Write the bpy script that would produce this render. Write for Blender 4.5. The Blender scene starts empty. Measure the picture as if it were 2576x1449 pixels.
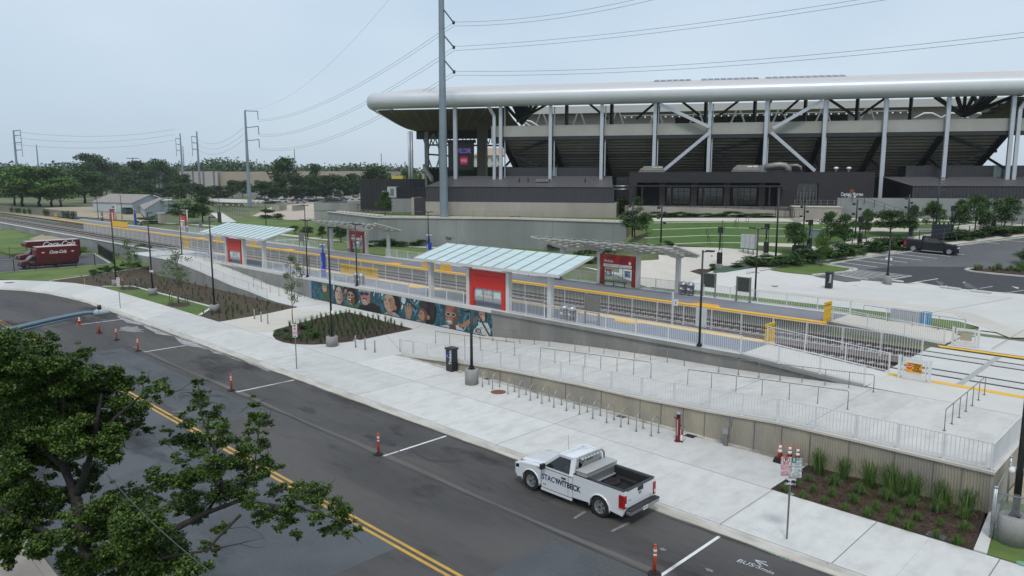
import bpy,bmesh,math,random
import numpy as np
from mathutils import Vector,Matrix
rnd=random.Random(7)
scene=bpy.context.scene
C=scene.collection
PI=math.pi
F,CX,CY=1879.0,1288.0,724.5
HC=12.75
_v1=np.array([-650-CX,445-CY,F]);_v2=np.array([3140-CX,447-CY,F])
_X=-_v1/np.linalg.norm(_v1);_Y=_v2/np.linalg.norm(_v2)
_Y=_Y-_X*(_X@_Y);_Y/=np.linalg.norm(_Y);_Z=np.cross(_X,_Y)
RW=np.array([_X,_Y,_Z])
cam_d=bpy.data.cameras.new('camera');cam=bpy.data.objects.new('camera',cam_d);C.objects.link(cam)
_r,_d,_f=RW[:,0],RW[:,1],RW[:,2]
cam.matrix_world=Matrix(((_r[0],-_d[0],-_f[0],0),(_r[1],-_d[1],-_f[1],0),(_r[2],-_d[2],-_f[2],HC),(0,0,0,1)))
cam_d.sensor_width=36;cam_d.lens=F/2576*36;cam_d.clip_start=0.3;cam_d.clip_end=9000
scene.camera=cam
SUN_EL,SUN_ROT=math.radians(58),math.radians(140)
world=bpy.data.worlds.new('World');scene.world=world;world.use_nodes=True
nt=world.node_tree;N=nt.nodes;Lk=nt.links
bg=N['Background'];bg.inputs['Strength'].default_value=0.10
sky=N.new('ShaderNodeTexSky');sky.sky_type='NISHITA';sky.sun_disc=False
sky.sun_elevation=SUN_EL;sky.sun_rotation=SUN_ROT;sky.air_density=1.2;sky.dust_density=2.0;sky.ozone_density=1.5
tc=N.new('ShaderNodeTexCoord');mp=N.new('ShaderNodeMapping');mp.inputs['Scale'].default_value=(1.0,1.0,2.6)
mp.inputs['Rotation'].default_value=(0,0,0.6)
no=N.new('ShaderNodeTexNoise');no.inputs['Scale'].default_value=1.5;no.inputs['Detail'].default_value=3;no.inputs['Roughness'].default_value=0.5
rp=N.new('ShaderNodeValToRGB');rp.color_ramp.elements[0].position=0.28;rp.color_ramp.elements[0].color=(4.9,6.2,7.7,1)
rp.color_ramp.elements[1].position=0.72;rp.color_ramp.elements[1].color=(7.2,8.2,9.0,1)
mx=N.new('ShaderNodeMix');mx.data_type='RGBA';mx.inputs['Factor'].default_value=0.8
Lk.new(tc.outputs['Generated'],mp.inputs['Vector']);Lk.new(mp.outputs['Vector'],no.inputs['Vector'])
Lk.new(no.outputs['Fac'],rp.inputs['Fac']);Lk.new(sky.outputs['Color'],mx.inputs[6]);Lk.new(rp.outputs['Color'],mx.inputs[7])
Lk.new(mx.outputs[2],bg.inputs['Color'])
sd=bpy.data.lights.new('sun','SUN');sun=bpy.data.objects.new('sun',sd);C.objects.link(sun)
sd.energy=1.35;sd.angle=math.radians(12);sd.color=(1.0,0.96,0.9)
_az=SUN_ROT
sdir=Vector((math.sin(_az)*math.cos(SUN_EL),math.cos(_az)*math.cos(SUN_EL),math.sin(SUN_EL)))
sun.rotation_euler=sdir.to_track_quat('Z','Y').to_euler()
scene.view_settings.view_transform='Standard';scene.view_settings.look='None'
scene.view_settings.exposure=0.17;scene.view_settings.gamma=1.0
scene.render.engine='CYCLES'
scene.cycles.max_bounces=6;scene.cycles.diffuse_bounces=3;scene.cycles.glossy_bounces=3
scene.cycles.transmission_bounces=6;scene.cycles.transparent_max_bounces=12
scene.cycles.caustics_reflective=False;scene.cycles.caustics_refractive=False
try:scene.cycles.use_denoising=True
except Exception:pass
TT=dict(a=(0,450,1.932),b=(1000,450,1.932),c=(2000,450,1.932),d=(3000,450,1.932),e=(0,1000,1.932),f=(1000,1000,1.932),g=(2000,1000,1.932),h=(3000,1000,1.932),i=(0,1500,1.932),j=(1000,1500,1.932),k=(2000,1500,1.932),l=(3000,1500,1.932),m=(1640,900,3.45),n=(2300,880,4.025),o=(600,820,3.45),p=(0,900,3.68),q=(2450,750,1.941),r=(3100,750,1.6178),s=(0,780,2.047),t=(3400,1350,2.047),u=(1900,380,4.025),v=(3440,350,4.14),w=(1000,720,2.08),x=(2010,1720,4.529),y=(1000,0,1.932),A=(2000,150,1.932),B=(3000,150,1.932),Cc=(1400,300,3.22),E=(1230,1080,3.68),S=(3000,1680,5.175))
def K(t,px,py):
 o=TT[t];return(o[0]+px/o[2])*0.644,(o[1]+py/o[2])*0.644
def ray(x,y):
 return RW@np.array([x-CX,y-CY,F])
def P(x,y,z=0.0):
 d=ray(x,y);t=(z-HC)/d[2];return Vector((d[0]*t,d[1]*t,z))
def G(t,px,py,z=0.0):
 return P(*K(t,px,py),z)
def PY(x,y,Y):
 d=ray(x,y);t=Y/d[1];return Vector((d[0]*t,Y,HC+d[2]*t))
def GY(t,px,py,Y):return PY(*K(t,px,py),Y)
def HT(base,x,y):
 r=ray(x,y);s=math.hypot(base[0],base[1])/math.hypot(r[0],r[1]);return HC+r[2]*s
def HK(base,t,px,py):return HT(base,*K(t,px,py))
def depth(X,Y):return-0.6924*X+0.7065*Y
def zt(X,Y):
 d=depth(X,Y);return 1.8 if d<74 else min(7.2,1.8+0.165*(d-74))
def T(x,y,dz=0.0):
 z=1.8
 for _ in range(80):
  p=P(x,y,z);z2=zt(p.x,p.y);z+=(z2-z)*0.25
 return Vector((p.x,p.y,z+dz))
def TK(t,px,py,dz=0.0):return T(*K(t,px,py),dz)
MT={}
def mat(name,c1,c2=None,scale=1.0,rough=0.8,metal=0.0,bump=0.0,bscale=None,detail=6,c3=None,s3=0.1,f3=0.5,stretch=(1,1,1),spec=0.5,emis=None,alpha=None,trans=None,coat=0.0):
 if name in MT:return MT[name]
 m=bpy.data.materials.new(name);m.use_nodes=True;t=m.node_tree;n=t.nodes;l=t.links
 b=n['Principled BSDF'];b.inputs['Roughness'].default_value=rough;b.inputs['Metallic'].default_value=metal
 b.inputs['Specular IOR Level'].default_value=spec
 if coat:b.inputs['Coat Weight'].default_value=coat;b.inputs['Coat Roughness'].default_value=0.06
 if c2 is None:c2=tuple(x*0.86 for x in c1)
 ge=n.new('ShaderNodeNewGeometry');mpn=n.new('ShaderNodeMapping');mpn.inputs['Scale'].default_value=stretch
 l.new(ge.outputs['Position'],mpn.inputs['Vector'])
 tx=n.new('ShaderNodeTexNoise');tx.inputs['Scale'].default_value=scale;tx.inputs['Detail'].default_value=detail;tx.inputs['Roughness'].default_value=0.62
 l.new(mpn.outputs['Vector'],tx.inputs['Vector'])
 r=n.new('ShaderNodeValToRGB');r.color_ramp.elements[0].position=0.3;r.color_ramp.elements[1].position=0.7
 r.color_ramp.elements[0].color=(*c2,1);r.color_ramp.elements[1].color=(*c1,1)
 l.new(tx.outputs['Fac'],r.inputs['Fac']);out=r.outputs['Color']
 if c3 is not None:
  t3=n.new('ShaderNodeTexNoise');t3.inputs['Scale'].default_value=s3;t3.inputs['Detail'].default_value=4;t3.inputs['Distortion'].default_value=0.6
  l.new(mpn.outputs['Vector'],t3.inputs['Vector'])
  r3=n.new('ShaderNodeValToRGB');r3.color_ramp.elements[0].position=0.42;r3.color_ramp.elements[1].position=0.62
  r3.color_ramp.elements[1].color=(f3,f3,f3,1)
  l.new(t3.outputs['Fac'],r3.inputs['Fac'])
  mxx=n.new('ShaderNodeMix');mxx.data_type='RGBA';l.new(r3.outputs['Color'],mxx.inputs['Factor'])
  l.new(out,mxx.inputs[6]);mxx.inputs[7].default_value=(*c3,1);out=mxx.outputs[2]
 l.new(out,b.inputs['Base Color'])
 if bump:
  tb=n.new('ShaderNodeTexNoise');tb.inputs['Scale'].default_value=bscale or scale*3;tb.inputs['Detail'].default_value=4
  l.new(ge.outputs['Position'],tb.inputs['Vector'])
  bp=n.new('ShaderNodeBump');bp.inputs['Strength'].default_value=bump;bp.inputs['Distance'].default_value=0.05
  l.new(tb.outputs['Fac'],bp.inputs['Height']);l.new(bp.outputs['Normal'],b.inputs['Normal'])
 if emis:b.inputs['Emission Color'].default_value=(*emis[:3],1);b.inputs['Emission Strength'].default_value=emis[3]
 if trans is not None:b.inputs['Transmission Weight'].default_value=trans;b.inputs['IOR'].default_value=1.1
 if alpha is not None:b.inputs['Alpha'].default_value=alpha
 MT[name]=m;return m
def decal(name,col,scale=1.0,lo=.5,hi=.7,amax=.6,stretch=(1,1,1),rough=.9):
 m=mat(name,col,None,scale*2,rough);t=m.node_tree;n=t.nodes;l=t.links
 ge=n.new('ShaderNodeNewGeometry');mq=n.new('ShaderNodeMapping');mq.inputs['Scale'].default_value=stretch;tx=n.new('ShaderNodeTexNoise');tx.inputs['Scale'].default_value=scale;tx.inputs['Detail'].default_value=7;tx.inputs['Roughness'].default_value=.65
 r=n.new('ShaderNodeMapRange');r.inputs['From Min'].default_value=lo;r.inputs['From Max'].default_value=hi;r.inputs['To Max'].default_value=amax
 l.new(ge.outputs['Position'],mq.inputs['Vector']);l.new(mq.outputs['Vector'],tx.inputs['Vector']);l.new(tx.outputs['Fac'],r.inputs['Value']);l.new(r.outputs['Result'],n['Principled BSDF'].inputs['Alpha'])
 return m
def leafmat(name,c,var=0.35,rough=0.75):
 if name in MT:return MT[name]
 m=bpy.data.materials.new(name);m.use_nodes=True;t=m.node_tree;n=t.nodes;l=t.links;b=n['Principled BSDF']
 b.inputs['Roughness'].default_value=rough;b.inputs['Specular IOR Level'].default_value=0.25
 ge=n.new('ShaderNodeNewGeometry');r=n.new('ShaderNodeValToRGB')
 r.color_ramp.elements[0].color=(c[0]*(1-var),c[1]*(1-var),c[2]*(1-var),1)
 r.color_ramp.elements[1].color=(c[0]*(1+var*1.2),c[1]*(1+var),c[2]*(1+var*0.6),1)
 l.new(ge.outputs['Random Per Island'],r.inputs['Fac']);l.new(r.outputs['Color'],b.inputs['Base Color'])
 MT[name]=m;return m
concrete=mat('concrete pavement',(.62,.605,.57),(.56,.55,.52),0.9,.85,bump=.08,bscale=40,c3=(.51,.505,.485),s3=.16,f3=.35)
conc_b=mat('concrete slab darker',(.58,.57,.54),(.52,.51,.485),0.7,.85,bump=.08,bscale=40,c3=(.47,.465,.45),s3=.2,f3=.35)
conc_c=mat('concrete slab lighter',(.65,.635,.60),(.59,.58,.55),0.8,.85,bump=.08,bscale=40,c3=(.56,.55,.53),s3=.18,f3=.35)
concrete_warm=mat('warm concrete pavement',(.61,.56,.49),(.54,.50,.435),0.6,.85,bump=.06,bscale=30,c3=(.50,.47,.42),s3=.12,f3=.7)
concrete_ramp=mat('ramp concrete',(.62,.595,.555),(.56,.54,.505),0.8,.85,bump=.06,bscale=30,c3=(.54,.52,.49),s3=.2,f3=.35)
ramp_b=mat('ramp concrete darker',(.585,.565,.53),(.52,.505,.475),0.6,.85,bump=.06,bscale=30,c3=(.49,.475,.45),s3=.25,f3=.35)
joint_m=mat('joint sealant',(.20,.20,.195),None,2,.9)
kerb_m=mat('kerb concrete',(.60,.575,.53),(.50,.48,.44),1.4,.85,bump=.1,bscale=25,c3=(.33,.31,.28),s3=.5,f3=.5)
gutter_m=mat('gutter concrete',(.56,.52,.45),(.46,.43,.375),1.2,.85,bump=.1,bscale=25,c3=(.30,.27,.22),s3=.4,f3=.5)
wall_rib=mat('ribbed wall concrete',(.44,.395,.305),(.345,.31,.245),1.2,.9,bump=.25,bscale=18,c3=(.26,.25,.225),s3=.5,f3=.6,stretch=(1,1,.5))
wall_grey=mat('grey wall concrete',(.30,.29,.27),(.225,.22,.205),.9,.9,bump=.2,bscale=14,c3=(.18,.18,.175),s3=.35,f3=.6,stretch=(1,1,.4))
wall_far=mat('far wall concrete',(.31,.325,.315),(.235,.25,.245),.25,.9,c3=(.19,.20,.195),s3=.12,f3=.7,stretch=(1,1,.4))
wall_tan=mat('tan wall concrete',(.40,.375,.315),(.32,.30,.255),.4,.9,c3=(.27,.255,.22),s3=.15,f3=.6,stretch=(1,1,.4))
asphalt=mat('asphalt',(.070,.065,.063),(.050,.047,.046),5,.88,bump=.25,bscale=90,c3=(.115,.108,.10),s3=.22,f3=.55,stretch=(.25,1,1))
asphalt_old=mat('old coarse asphalt',(.095,.103,.112),(.058,.063,.070),14,.92,bump=.5,bscale=60,c3=(.12,.128,.137),s3=.3,f3=.5)
asphalt_lot=mat('parking lot asphalt',(.115,.118,.122),(.09,.092,.096),2,.9,c3=(.15,.15,.15),s3=.15,f3=.5)
asphalt_dark=mat('new dark asphalt',(.06,.06,.066),(.045,.045,.05),3,.9,bump=.2,bscale=60)
oil=mat('oil stain',(.028,.028,.03),None,3,.6)
dust=mat('dusty tyre band',(.135,.125,.115),(.10,.095,.09),1.5,.92,stretch=(.1,1,1))
paint_white=mat('white road paint',(.78,.78,.77),(.66,.66,.65),6,.7)
paint_worn=mat('worn white paint',(.30,.295,.285),(.16,.16,.16),7,.8)
paint_yellow=mat('yellow road paint',(.62,.36,.05),(.50,.29,.045),5,.75,c3=(.38,.25,.08),s3=1.0,f3=.5)
paint_station=mat('yellow edge paint',(.85,.48,.02),(.75,.42,.02),3,.65)
chalk=mat('white spray chalk',(.72,.75,.78),None,9,.9)
chalk_green=mat('green spray chalk',(.35,.58,.48),None,9,.9)
mulch=mat('brown mulch',(.058,.036,.026),(.028,.018,.014),7,.95,bump=.9,bscale=22,c3=(.085,.055,.04),s3=1.2,f3=.6)
mulch_dry=mat('dry mulch bed',(.085,.05,.032),(.045,.028,.02),4,.95,bump=.8,bscale=14,c3=(.07,.075,.03),s3=.6,f3=.6)
grass=mat('mown grass',(.10,.165,.03),(.06,.115,.02),3.0,.95,bump=.6,bscale=30,c3=(.16,.20,.05),s3=.22,f3=.7)
grass_far=mat('lawn grass',(.075,.15,.028),(.05,.11,.02),1.2,.95,bump=.3,bscale=20,c3=(.10,.14,.045),s3=.15,f3=.6)
dirt=mat('dry dirt',(.42,.34,.25),(.33,.265,.19),.5,.95,c3=(.24,.23,.12),s3=.12,f3=.7)
scrub=mat('scrub land',(.11,.14,.05),(.07,.10,.035),.12,.95,c3=(.24,.21,.13),s3=.03,f3=.45)
ballast=mat('track ballast',(.26,.225,.21),(.10,.085,.08),9,.95,bump=1.0,bscale=14,detail=3)
ballast2=mat('station ballast',(.34,.27,.25),(.15,.12,.115),8,.95,bump=1.0,bscale=12,detail=3)
sleeper_m=mat('concrete sleeper',(.36,.33,.29),(.28,.255,.225),2,.9)
steel_rail=mat('rail steel',(.10,.085,.08),(.06,.05,.045),4,.5,.4)
rubber=mat('black rubber',(.018,.018,.02),None,3,.85)
plat_m=mat('platform paving',(.205,.21,.235),(.165,.17,.195),1.0,.85,c3=(.24,.245,.27),s3=.2,f3=.5)
plat_blue=mat('blue grey platform paving',(.215,.235,.28),(.18,.20,.24),1.0,.85,c3=(.26,.275,.31),s3=.2,f3=.5)
white_m=mat('white painted steel',(.66,.665,.67),(.60,.605,.61),1.2,.45)
galv=mat('galvanised steel',(.42,.44,.455),(.32,.335,.35),6,.38,.75)
galv_dull=mat('dull handrail steel',(.25,.24,.22),(.20,.19,.175),5,.5,.5)
steel_pole=mat('weathered pole steel',(.255,.315,.36),(.205,.255,.295),.8,.6,.25,c3=(.17,.205,.23),s3=.35,f3=.5,stretch=(1,1,.3))
black_m=mat('black painted steel',(.018,.018,.02),(.012,.012,.014),2,.42)
red_m=mat('red painted panel',(.60,.028,.02),(.52,.022,.016),1.5,.4)
yellow_m=mat('yellow painted steel',(.80,.50,.02),(.68,.42,.02),2,.5)
blue_m=mat('blue painted steel',(.025,.06,.38),(.02,.045,.30),2,.45)
cream=mat('cream shelter steel',(.60,.59,.56),(.53,.525,.50),.9,.5)
glass_roof=mat('frosted roof glass',(.55,.665,.645),(.49,.61,.60),.5,.22,spec=.6)
glass_dark=mat('dark window glass',(.012,.015,.018),None,1,.06,spec=.8)
glass_clear=mat('clear glass panel',(.75,.82,.80),None,1,.05,alpha=.22)
glass_green=mat('pale green screen',(.33,.50,.38),None,1,.15,alpha=.45)
wood_stake=mat('wooden stake',(.50,.34,.17),(.38,.25,.12),6,.85)
bark=mat('bark',(.085,.072,.06),(.045,.038,.032),5,.95,bump=.8,bscale=12)
bark_pale=mat('pale young bark',(.20,.165,.135),(.13,.105,.085),6,.95)
ped_m=mat('cast concrete pedestal',(.34,.335,.32),(.26,.255,.245),2.5,.9,bump=.2,bscale=20,c3=(.20,.195,.185),s3=.9,f3=.5)
orange_m=mat('orange plastic',(.75,.085,.025),(.62,.07,.02),3,.5)
refl_white=mat('white reflective band',(.82,.80,.78),None,3,.4)
W={}
class MB:
 def __init__(s):s.v=[];s.f=[];s.mi=[];s.ms=[];s.sm=[]
 def m(s,mt):
  if mt not in s.ms:s.ms.append(mt)
  return s.ms.index(mt)
 def add(s,vs,fs,mt,smooth=False):
  o=len(s.v);s.v.extend([tuple(v)for v in vs]);k=s.m(mt)
  for f in fs:s.f.append([i+o for i in f]);s.mi.append(k);s.sm.append(smooth)
  return s
 def box(s,x0,x1,y0,y1,z0,z1,mt,M=None):
  vs=[Vector((x,y,z))for z in(z0,z1)for y in(y0,y1)for x in(x0,x1)]
  if M is not None:vs=[M@v for v in vs]
  return s.add(vs,[(0,2,3,1),(4,5,7,6),(0,1,5,4),(2,6,7,3),(0,4,6,2),(1,3,7,5)],mt)
 def frame(s,p,q,up=None):
  p=Vector(p);q=Vector(q);d=(q-p).normalized();u=Vector(up)if up else Vector((0,0,1))
  if abs(d.dot(u))>0.98:u=Vector((0,1,0))
  r=d.cross(u).normalized();u=r.cross(d).normalized();return p,q,d,r,u
 def beam(s,p,q,w,h,mt,up=None,w2=None,h2=None):
  p,q,d,r,u=s.frame(p,q,up);w2=w if w2 is None else w2;h2=h if h2 is None else h2
  vs=[]
  for c,a,b in((p,w,h),(q,w2,h2)):
   for i,j in((-1,-1),(1,-1),(1,1),(-1,1)):vs.append(c+r*(i*a/2)+u*(j*b/2))
  return s.add(vs,[(0,1,2,3),(7,6,5,4),(0,4,5,1),(1,5,6,2),(2,6,7,3),(3,7,4,0)],mt)
 def tube(s,p,q,r0,mt,r1=None,n=8,cap=True,smooth=True):
  r1=r0 if r1 is None else r1
  p,q,d,r,u=s.frame(p,q);vs=[]
  for c,a in((p,r0),(q,r1)):
   for k in range(n):t=2*PI*k/n;vs.append(c+(r*math.cos(t)+u*math.sin(t))*a)
  fs=[(k,(k+1)%n,n+(k+1)%n,n+k)for k in range(n)]
  s.add(vs,fs,mt,smooth)
  if cap:o=len(s.v)-2*n;s.f+=[list(range(o+n-1,o-1,-1)),list(range(o+n,o+2*n))];s.mi+=[s.m(mt)]*2;s.sm+=[False]*2
  return s
 def path(s,pts,r,mt,n=6,rs=None,smooth=True):
  pts=[Vector(p)for p in pts];rings=[]
  for i,p in enumerate(pts):
   a=pts[max(i-1,0)];b=pts[min(i+1,len(pts)-1)];d=(b-a).normalized()
   u=Vector((0,0,1))if abs(d.z)<0.9 else Vector((0,1,0))
   rr=d.cross(u).normalized();uu=rr.cross(d).normalized();R=rs[i]if rs else r
   rings.append([p+(rr*math.cos(2*PI*k/n)+uu*math.sin(2*PI*k/n))*R for k in range(n)])
  vs=[v for g in rings for v in g];fs=[]
  for i in range(len(rings)-1):
   for k in range(n):fs.append((i*n+k,i*n+(k+1)%n,(i+1)*n+(k+1)%n,(i+1)*n+k))
  fs.append(tuple(range(n-1,-1,-1)));fs.append(tuple(range((len(rings)-1)*n,len(rings)*n)))
  return s.add(vs,fs,mt,smooth)
 def poly(s,pts,mt):return s.add(pts,[tuple(range(len(pts)))],mt)
 def prism(s,pts,z0,z1,mt,M=None,side=None):
  n=len(pts);a=sum(pts[i][0]*pts[(i+1)%n][1]-pts[(i+1)%n][0]*pts[i][1]for i in range(n))
  if a<0:pts=pts[::-1]
  vs=[Vector((p[0],p[1],z))for z in(z0,z1)for p in pts]
  if M is not None:vs=[M@v for v in vs]
  s.add(vs,[tuple(range(n-1,-1,-1)),tuple(range(n,2*n))],mt)
  o=len(s.v)-2*n;k=s.m(side or mt)
  for i in range(n):s.f.append([o+i,o+(i+1)%n,o+n+(i+1)%n,o+n+i]);s.mi.append(k);s.sm.append(False)
  return s
 def sheet(s,pts,th,mt,side=None):
  n=len(pts);pts=[Vector(p)for p in pts]
  a=sum(pts[i].x*pts[(i+1)%n].y-pts[(i+1)%n].x*pts[i].y for i in range(n))
  if a<0:pts=pts[::-1]
  s.add([p-Vector((0,0,th))for p in pts]+pts,[tuple(range(n-1,-1,-1)),tuple(range(n,2*n))],mt)
  o=len(s.v)-2*n;k=s.m(side or mt)
  for i in range(n):s.f.append([o+i,o+(i+1)%n,o+n+(i+1)%n,o+n+i]);s.mi.append(k);s.sm.append(False)
  return s
 def lathe(s,prof,c,mt,n=16,smooth=True,sx=1,sy=1):
  vs=[];c=Vector(c)
  for r,z in prof:
   for k in range(n):t=2*PI*k/n;vs.append(c+Vector((r*math.cos(t)*sx,r*math.sin(t)*sy,z)))
  fs=[(i*n+k,i*n+(k+1)%n,(i+1)*n+(k+1)%n,(i+1)*n+k)for i in range(len(prof)-1)for k in range(n)]
  s.add(vs,fs,mt,smooth)
  o=len(s.v)-len(vs);s.f+=[list(range(o+n-1,o-1,-1)),list(range(o+(len(prof)-1)*n,o+len(prof)*n))]
  s.mi+=[s.m(mt)]*2;s.sm+=[False]*2;return s
 def build(s,name,parent=None,bevel=0.0,local=False,label=None):
  me=bpy.data.meshes.new(name)
  vs=s.v
  if parent is not None and not local:
   Mi=W[parent.name].inverted();vs=[tuple(Mi@Vector(v))for v in vs]
  me.from_pydata(vs,[],s.f)
  for mt in s.ms:me.materials.append(mt)
  me.polygons.foreach_set('material_index',s.mi);me.polygons.foreach_set('use_smooth',s.sm);me.update()
  o=bpy.data.objects.new(name,me);C.objects.link(o)
  if parent is not None:o.parent=parent;W[o.name]=W[parent.name]
  else:W[o.name]=Matrix()
  if bevel:
   b=o.modifiers.new('bevel','BEVEL');b.width=bevel;b.segments=2;b.limit_method='ANGLE';b.angle_limit=math.radians(35)
  if label:o['label']=label
  return o
def tag(o,label,cat,group=None):
 o['label']=label;o['category']=cat
 if group:o['group']=group
 return o
def thing(name,label,cat,loc=(0,0,0),rz=0.0,group=None):
 o=bpy.data.objects.new(name,None);C.objects.link(o);o.location=loc;o.rotation_euler=(0,0,rz);o.empty_display_size=.2
 W[o.name]=Matrix.Translation(Vector(loc))@Matrix.Rotation(rz,4,'Z');return tag(o,label,cat,group)
def struct(name,mb,kind='structure'):
 o=mb.build(name);o['kind']=kind;return o
KIDS={}
def dup(o,loc=None,rz=None,label=None,sc=None,parent=None):
 c=o.copy();C.objects.link(c)
 if parent is not None:c.parent=parent
 if loc is not None:c.location=loc
 if rz is not None:c.rotation_euler=(0,0,rz)
 if sc is not None:c.scale=(sc,sc,sc)
 if label:c['label']=label
 ch=KIDS.get(o.name)
 if ch is None:ch=KIDS[o.name]=[x for x in bpy.data.objects if x.parent==o]
 for k in ch:dup(k,parent=c)
 return c
def orient(right,up,origin):
 r=Vector(right).normalized();u=Vector(up).normalized();n=r.cross(u).normalized();u=n.cross(r)
 o=Vector(origin);return Matrix(((r.x,u.x,n.x,o.x),(r.y,u.y,n.y,o.y),(r.z,u.z,n.z,o.z),(0,0,0,1)))
def txt(s,size,mt,M,parent=None,name='lettering',align='CENTER',ext=.002,bold=0.0,shear=0.0,sx=1.0,space=1.0,local=False,label=None):
 cu=bpy.data.curves.new(name,'FONT');cu.body=s;cu.size=size;cu.align_x=align;cu.align_y='CENTER'
 cu.extrude=ext;cu.offset=bold;cu.shear=shear;cu.space_character=space;cu.resolution_u=3;cu.space_line=.85
 to=bpy.data.objects.new(name+'_src',cu);C.objects.link(to)
 dg=bpy.context.evaluated_depsgraph_get();me=bpy.data.meshes.new_from_object(to.evaluated_get(dg))
 bpy.data.objects.remove(to);bpy.data.curves.remove(cu)
 MM=M@Matrix.Diagonal((sx,1,1,1))
 if parent is not None and not local:MM=W[parent.name].inverted()@MM
 me.transform(MM);me.materials.clear();me.materials.append(mt)
 o=bpy.data.objects.new(name,me);C.objects.link(o)
 if parent is not None:o.parent=parent;W[o.name]=W[parent.name]
 if label:o['label']=label
 return o
 # ================================================================== GROUND, STREET AND PAVEMENTS
def grid_sheet(mb,xs,ys,zf,mt):
 vs=[(x,y,zf(x,y))for y in ys for x in xs];n=len(xs)
 mb.add(vs,[(j*n+i,j*n+i+1,(j+1)*n+i+1,(j+1)*n+i)for j in range(len(ys)-1)for i in range(n-1)],mt)
GR=Vector(T(1596,668));GR2=Vector(T(1596,560))
_ed=(GR2-GR);_ed.z=0;_ed.normalize()
def side(x,y):return(x-GR.x)*(-_ed.y)+(y-GR.y)*_ed.x
def zbase(x,y):
 if y<44.5:return-0.3
 if y<45.2:return-0.3+(y-44.5)/.7*1.6
 if y<60:return 1.3
 if side(x,y)>0:return 1.75
 return zt(x,y)-.06
mb=MB()
xs=[-6000,-3000,-1500,-800,-500,-350]+list(np.arange(-260,61,4.0))+[100,300,1500]
ys=[-200,-60,0,30,44.5,45.2,52,60,60.5]+list(np.arange(64,260,4.0))+[300,420,600,1000,2000,4000,8000]
grid_sheet(mb,xs,ys,lambda x,y:zbase(x,y),scrub)
ground=struct('ground',mb)
ZR=-0.12
kerb_pts=[(40,24.1)]+[(x,24.1)for x in(20,0,-12.7,-24.6,-36.5,-48.5,-60.5,-70,-79)]+[(-85,24.0),(-90,23.6),(-95,22.9),(-99,21.7),(-103,19.6),(-106,17.2),(-109,13),(-111,6),(-112,-8)]
def offs(pts,d):
 out=[]
 for i,p in enumerate(pts):
  a=Vector(pts[max(i-1,0)]);b=Vector(pts[min(i+1,len(pts)-1)]);t=(b-a).normalized();out.append((p[0]+t.y*d,p[1]-t.x*d))
 return out
def strip(mb,A,B,z,mt,za=None):
 n=len(A);za=z if za is None else za
 vs=[(a[0],a[1],za)for a in A]+[(b[0],b[1],z)for b in B]
 mb.add(vs,[(i,i+1,n+i+1,n+i)for i in range(n-1)],mt)
mb=MB()
gut=offs(kerb_pts,-.5)
near=[(40,5.8),(-24,5.8),(-60,5.8),(-80,5.8),(-90,4.5),(-100,0),(-104,-8)]
mb.poly([(p[0],p[1],ZR)for p in gut]+[(p[0],p[1],ZR)for p in near[::-1]],asphalt)
street=struct('street',mb)
mb=MB()
mb.poly([(-120,5.85,ZR+.004),(-120,14.8,ZR+.004),(-20.1,14.8,ZR+.004),(-20.1,12,ZR+.004),(-20.1,5.85,ZR+.004)][1:]+[(-75,5.85,ZR+.004),(-85,5.85,ZR+.004)],asphalt_old)if False else None
mb.poly([(-84,5.9,ZR+.004),(-20.1,5.9,ZR+.004),(-20.1,14.75,ZR+.004),(-84,14.75,ZR+.004)],asphalt_old)
mb.poly([(-16.5,5.9,ZR+.004),(12,5.9,ZR+.004),(12,19.3,ZR+.004),(-16.5,19.3,ZR+.004)],asphalt_old)
mb.poly([(-60,15.6,ZR+.004),(-37.5,15.6,ZR+.004),(-37.5,18.9,ZR+.004),(-60,18.9,ZR+.004)],asphalt_old)
struct('coarse_asphalt',mb)
mb=MB()
strip(mb,[(x,19.52+.04*math.sin(x))for x in range(-86,14,2)],[(x,19.42+.03*math.sin(x*1.7))for x in range(-86,14,2)],ZR+.008,oil)
strip(mb,[(x,19.8+.1*math.sin(x*.4))for x in range(-60,14,2)],[(x,19.56+.05*math.sin(x*1.2))for x in range(-60,14,2)],ZR+.008,dust)
def blob(mb,cx,cy,rx,ry,z,mt,n=18,j=.35,seed=1,rot=0):
 r=random.Random(seed);pts=[]
 for k in range(n):
  a=2*PI*k/n;q=1+r.uniform(-j,j);x=math.cos(a)*rx*q;y=math.sin(a)*ry*q
  pts.append((cx+x*math.cos(rot)-y*math.sin(rot),cy+x*math.sin(rot)+y*math.cos(rot),z))
 mb.poly(pts,mt)
pa=G('j',390,195,ZR);blob(mb,pa.x,pa.y,.75,.28,ZR+.012,oil,seed=3)
pa=G('j',960,440,ZR);blob(mb,pa.x-.3,pa.y,1.0,.42,ZR+.012,oil,seed=5)
def trail(mb,pts,w,z,mt):
 pts=[Vector(p)for p in pts]
 A=[];B=[]
 for i,p in enumerate(pts):
  t=(pts[min(i+1,len(pts)-1)]-pts[max(i-1,0)]).normalized();nn=Vector((t.y,-t.x,0))*w/2
  A.append((p+nn)[:2]);B.append((p-nn)[:2])
 strip(mb,A,B,z,mt)
trail(mb,[G('j',*q,ZR)for q in[(1070,500),(1105,530),(1160,548),(1150,515),(1175,498),(1215,530),(1285,562)]],.07,ZR+.012,oil)
trail(mb,[G('j',*q,ZR)for q in[(1300,575),(1380,580),(1450,585),(1510,580),(1530,572)]],.05,ZR+.012,oil)
for q,sx in(((1490,455),.12),((1545,525),.1),((1705,553),.14),((1090,425),.16)):
 pa=G('j',*q,ZR);blob(mb,pa.x,pa.y,sx,sx*.6,ZR+.012,oil,n=9)
struct('street_stains',mb)
mb=MB()
for y0 in(14.72,15.0):mb.box(-84,14,y0,y0+.13,ZR+.001,ZR+.008,paint_yellow)
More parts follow.
